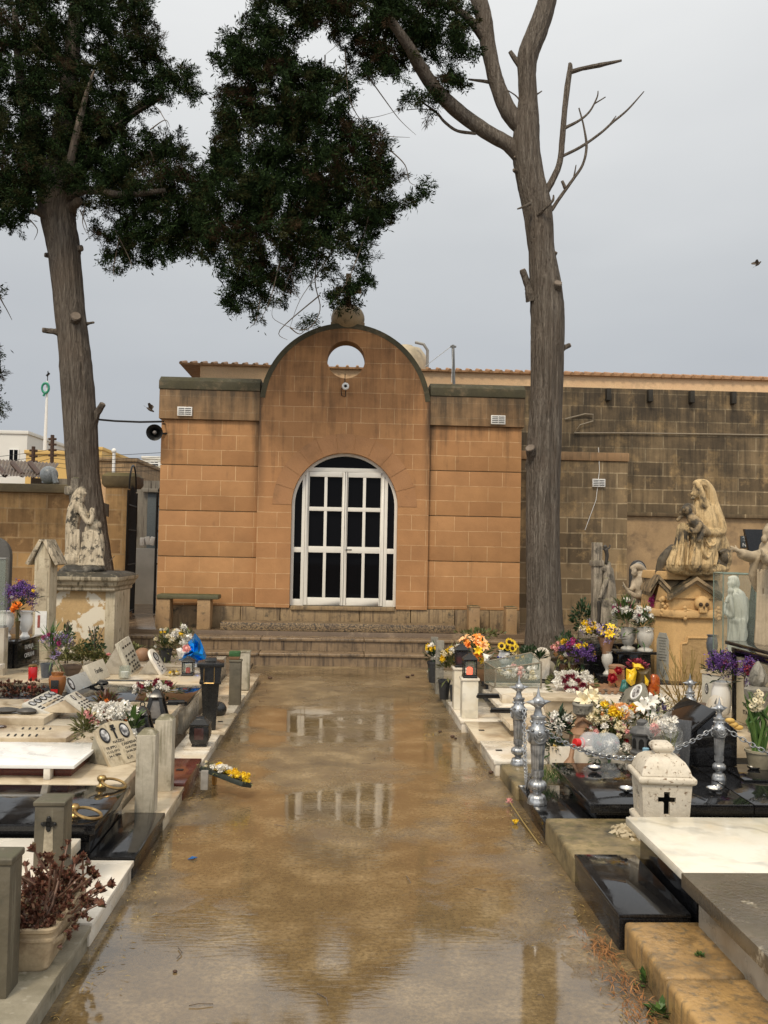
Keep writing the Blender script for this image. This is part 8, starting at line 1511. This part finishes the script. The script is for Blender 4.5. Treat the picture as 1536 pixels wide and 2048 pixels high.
# ---- background statues
YB1 = 12.0; st = thing('mourning_statue', 'mossy stone mourner embracing a tall stone cross with a dark crucifix', 'statue', V(1203, 1262, YB1)); m = MB(); C = lambda pts, n=12: cap(m, pts, YB1, n)
C([(1215, 1128, 14), (1214, 1140, 20), (1216, 1165, 26), (1216, 1200, 32), (1214, 1258, 36)]); el(m, 1207, 1136, 8, 9, -.03, YB1); C([(1220, 1140, 14, .04), (1224, 1180, 16, .05), (1226, 1250, 20, .05)]); C([(1212, 1160, 10, -.1), (1202, 1190, 9, -.14), (1198, 1196, 7, -.14)])
for k in range(6): C([(1205+4*k, 1200, 4, -.10), (1202+5*k, 1258, 5, -.13)], 8)
statue('figure', m, S_GREY, st, .009, 1); a_, b_ = V(1184, 1260, YB1), V(1203, 1085, YB1); m = MB(); m.box(a_.x, b_.x, YB1-.06, YB1+.08, a_.z, b_.z); m.box(a_.x-.02, b_.x+.02, YB1-.08, YB1+.10, V(0, 1110, YB1).z, V(0, 1098, YB1).z); m.build('stone_cross', S_GREY, st, bev=.01); m = MB(); C = lambda pts, n=8: cap(m, pts, YB1, n)
el(m, 1210, 1094, 4, 5, -.05, YB1); C([(1212, 1100, 9, -.05), (1214, 1112, 8, -.05), (1212, 1126, 6, -.05)]); C([(1206, 1098, 4, -.05), (1218, 1096, 4, -.05), (1220, 1090, 3, -.05)]); C([(1197, 1205, 8, -.1), (1198, 1230, 7, -.1), (1196, 1245, 6, -.1)]); statue('crucifix', m, plain('dark_bronze', (.05, .042, .034), .5), st, .008, 1)
m = MB(); q = V(1204, 1262, YB1); m.box(q.x-.25, q.x+.25, YB1-.3, YB1+.3, .2, q.z-.005); m.build('plinth', S_GREY, st, bev=.01)
YB2 = 11.0; st = thing('praying_statue', 'hooded praying stone statue before a dark arched headstone', 'statue', V(1278, 1300, YB2)); m = MB(); C = lambda pts, n=12: cap(m, pts, YB2, n)
el(m, 1269, 1146, 6.5, 8.5, -.05, YB2); el(m, 1264, 1147, 2, 2.5, -.06, YB2); C([(1264, 1136, 9, -.02), (1275, 1134, 16, .0), (1285, 1142, 18, .03), (1292, 1156, 18, .03)]); el(m, 1281, 1172, 20, 24, 0, YB2); C([(1280, 1158, 32), (1282, 1185, 38), (1279, 1215, 38), (1276, 1260, 38), (1276, 1300, 44)], 14); C([(1290, 1164, 17, -.04), (1288, 1188, 15, -.11), (1272, 1192, 12, -.16), (1258, 1184, 8, -.17)]); C([(1258, 1184, 7, -.17), (1251, 1175, 5, -.17), (1246, 1164, 2.5, -.17)]); C([(1270, 1166, 12, -.02), (1262, 1180, 10, -.08), (1252, 1177, 5, -.13), (1244, 1171, 2.5, -.14)])
for k in range(6): C([(1262+6*k, 1200, 4, -.13), (1260+6*k, 1250, 5, -.15), (1256+8*k, 1298, 6, -.18)], 8)
statue('figure', m, stone('tan_carving', (.44, .36, .26), (.32, .26, .18), 6, bmp=.3, spot=(.10, .08, .055), spotscale=5), st, .009, 1)
m = MB(); q = V(1281, 1150, YB2+.25); hw_ = S(17, YB2); m.prism([(-hw_, -.6), (hw_, -.6), (hw_, .05)]+[(hw_*math.cos(k), .05+hw_*1.3*math.sin(k)) for k in np.linspace(0.15, math.pi-.15, 10)]+[(-hw_, .05)], Matrix(((1, 0, 0, q.x), (0, 0, -1, YB2+.40), (0, 1, 0, q.z), (0, 0, 0, 1))), .08); m.build('arched_stone', plain('dark_arch_stone', (.05, .05, .05), .5), st, bev=.006)
m = MB(); hw2 = hw_*.75; m.torus(Matrix(((1, 0, 0, q.x), (0, 0, -1, YB2+.315), (0, 1, 0, q.z+.03), (0, 0, 0, 1))) @ Matrix.Diagonal((1, 1.5, 1, 1)), hw2, .012, 24, 6); m.build('rim', GREYP, st)
m = MB(); q = V(1278, 1302, YB2); m.box(q.x-.3, q.x+.25, YB2-.2, YB2+.5, .2, q.z-.004); m.build('plinth', S_GREY, st, bev=.01)
# ---- open armed statue at the right edge
YJ = 8.4; st = thing('open_armed_statue', 'robed stone statue with outstretched arms cut by the right edge', 'statue', V(1530, 1300, YJ)); m = MB(); C = lambda pts, n=12: cap(m, pts, YJ, n)
el(m, 1536, 1066, 11, 15, -.04, YJ); C([(1540, 1056, 22, .02), (1546, 1075, 24, .03)]); el(m, 1528, 1078, 6, 8, -.06, YJ); C([(1540, 1098, 44), (1542, 1130, 52), (1540, 1180, 50), (1536, 1240, 48), (1534, 1290, 50)], 16)
C([(1530, 1108, 26, -.02), (1505, 1114, 24, -.10), (1484, 1108, 22, -.18)]); C([(1484, 1106, 12, -.2), (1472, 1100, 9, -.22), (1462, 1093, 5, -.23)]); C([(1472, 1100, 6, -.22), (1460, 1099, 3, -.23)], 8); C([(1472, 1100, 6, -.2), (1463, 1105, 3, -.2)], 8); C([(1474, 1098, 5, -.2), (1470, 1090, 3, -.2)], 8)
C([(1550, 1108, 26, -.1), (1536, 1122, 22, -.35), (1526, 1112, 12, -.42)]); C([(1526, 1110, 8, -.44), (1522, 1098, 4, -.45)], 8)
for k in range(6): C([(1516+7*k, 1140, 5, -.16), (1515+7*k, 1210, 6, -.17), (1512+8*k, 1290, 7, -.18)], 8)
C([(1512, 1118, 16, -.12), (1506, 1150, 18, -.08), (1514, 1180, 10, -.05)])
statue('figure', m, S_GREY if False else stone('tan_robed_carving', (.46, .37, .25), (.34, .27, .175), 6, bmp=.3, spot=(.08, .065, .045), spotscale=4, spotlo=.56, spothi=.7), st, .009, 1)
q = V(1536, 1300, YJ); MB().box(q.x-.16, q.x+.3, YJ-.15, YJ+.3, .3, q.z+.01).build('plinth', MC, st, bev=.006)
q0, q1 = V(1494, 1058, YJ+.6), V(1560, 1300, YJ+.6); m = MB(); m.prism([(0, 0), (q1.x-q0.x, .0), (q1.x-q0.x, q0.z-q1.z), (0, q0.z-q1.z), (.10, q0.z-q1.z-.5)], Matrix(((1, 0, 0, q0.x), (0, 0, -1, YJ+.7), (0, 1, 0, q1.z), (0, 0, 0, 1))), .05); m.v = m.v; tag(m.build('black_backing_stone', GB, bev=.004, loc=q1), 'tall black polished stone behind the open armed statue', 'headstone')
q = V(1497, 1084, YB-.04); t = thing('wall_plaque', 'dark wall plaque reading ZOM NADI on the long building', 'plaque', q); w_ = S(17, YB); m = MB(); m.box(q.x-w_, q.x+w_*1.9, YB-.06, YB-.031, q.z-S(12, YB), q.z+S(12, YB)); m.build('board', plain('plaque_dark', (.035, .045, .05), .4), t, bev=.003)
m = MB(); M = frame((q.x-w_*.8, YB-.061, q.z), (1, 0, 0), (0, 0, 1)); m.text('ŻOMM', .10, M @ Matrix.Translation((0, .018, 0)), .004, 'LEFT'); m.text('NADIF', .10, M @ Matrix.Translation((0, -.09, 0)), .004, 'LEFT'); m.build('lettering', LEADW, t, smooth=False)
# ================================================================== litter on the path
lt = MB()
for i in range(1500):
    side = rnd.random() < .5; y_ = rnd.uniform(2.4, 12.8); d_ = abs(rnd.gauss(0, .10)); x_ = (-1.045+d_) if side else (1.215-d_); petal(lt, Vector((x_, y_, .004+rnd.uniform(0, .008))), Vector((rnd.gauss(0, 1), rnd.gauss(0, 1), rnd.uniform(-.05, .12))), Vector((0, 0, 1)), rnd.uniform(.012, .045), rnd.uniform(.001, .004))
o = lt.build('leaf_litter', STRAW); tag(o, 'scattered straw and twig litter along both path edges', 'litter'); o['kind'] = 'stuff'
lt = MB()
for i in range(420): y_ = rnd.gauss(3.55, .25) if i % 3 else rnd.gauss(4.0, .08); petal(lt, Vector((1.20-abs(rnd.gauss(0, .06)), y_, .004+abs(rnd.gauss(0, .008)))), Vector((rnd.gauss(0, .5), rnd.gauss(0, 1), rnd.uniform(-.1, .2))), Vector((0, 0, 1)), rnd.uniform(.03, .085), .0022)
o = lt.build('pine_litter', leafm('rusty_needle', (.20, .085, .03), (.34, .17, .07), .8)); tag(o, 'rusty brown needle litter heaped against the ochre limestone edge', 'litter'); o['kind'] = 'stuff'
for i, (px, py, lb) in enumerate(((1292, 1968, 'small green weed by the ochre limestone edge, nearest the camera'), (1322, 2030, 'tiny green weed in the brown litter at the bottom of the photo'), (1400, 1912, 'tiny weed growing in a crack of the ochre limestone edge'), (1300, 1950, 'green weed clump at the foot of the ochre limestone edge'))):
    c = G(px, py, .135 if i == 2 else .0); t = thing('weed', lb, 'plant', c, 'weeds along the right hand edge'); m = MB(); s_ = .35 if i == 2 else 1.; leafy(m, c, .05*s_, 46, .042*s_, .012*s_, .7); m.build('leaves', LEAF, t)
c = G(1019, 1612, .0); t = thing('fallen_carnation', 'wilted pale pink flower head on a long stem lying at the path edge', 'flower', c); m = MB(); mum(m, c+Vector((0, 0, .03)), .028, 26); m.build('bloom', P['pink'], t); m = MB(); e_ = G(1078, 1690, 0); m.tube([c+Vector((0, 0, .03)), c.lerp(e_, .5)+Vector((.0, 0, .012)), e_+Vector((0, 0, .006))], .005, 5); m.build('stem', STRAW, t)
c = G(1031, 1648, .0); t = thing('fallen_flower', 'single yellow flower head lying on the wet path', 'flower', c); m = MB(); mum(m, c+Vector((0, 0, .012)), .024, 26); m.build('bloom', P['yellow'], t)
for px, py, s_ in ((905, 1475, .022), (911, 1478, .014), (880, 1465, .018), (982, 1547, .020), (540, 1358, .03), (815, 1356, .03), (825, 1352, .025), (350, 1945, .01)):
    c = G(px, py, 0); m = MB(); m.ball(c+Vector((0, 0, s_*.5)), (s_, s_*.8, s_*.6), 8, 6); tag(m.build('fallen_cone', CONE if False else IRON, loc=c), 'small dark cypress cone lying on the wet path', 'cone', 'cones on the path')
c = G(375, 1720, 0); m = MB(); petal(m, c+Vector((0, 0, .004)), Vector((1, .4, .05)), Vector((0, 0, 1)), .06, .02); m.add([v for v in [tuple(Vector(v)-Vector((0, 0, .002))) for v in m.v]], [(3, 2, 1, 0)]); tag(m.build('blue_scrap', BLUEF, loc=c), 'tiny scrap of blue foil on the wet path', 'scrap')
tw = MB()
for i in range(26):
    c = Vector((rnd.uniform(-.9, 1.05), rnd.uniform(2.6, 12), .006)); d = Vector((rnd.gauss(0, 1), rnd.gauss(0, .6), 0)).normalized()*rnd.uniform(.03, .11); tw.tube([c, c+d*.5+Vector((rnd.uniform(-.02, .02), 0, .004)), c+d], .0022, 4)
o = tw.build('twig_litter', TWIG); tag(o, 'thin broken twigs scattered over the wet path', 'litter'); o['kind'] = 'stuff'
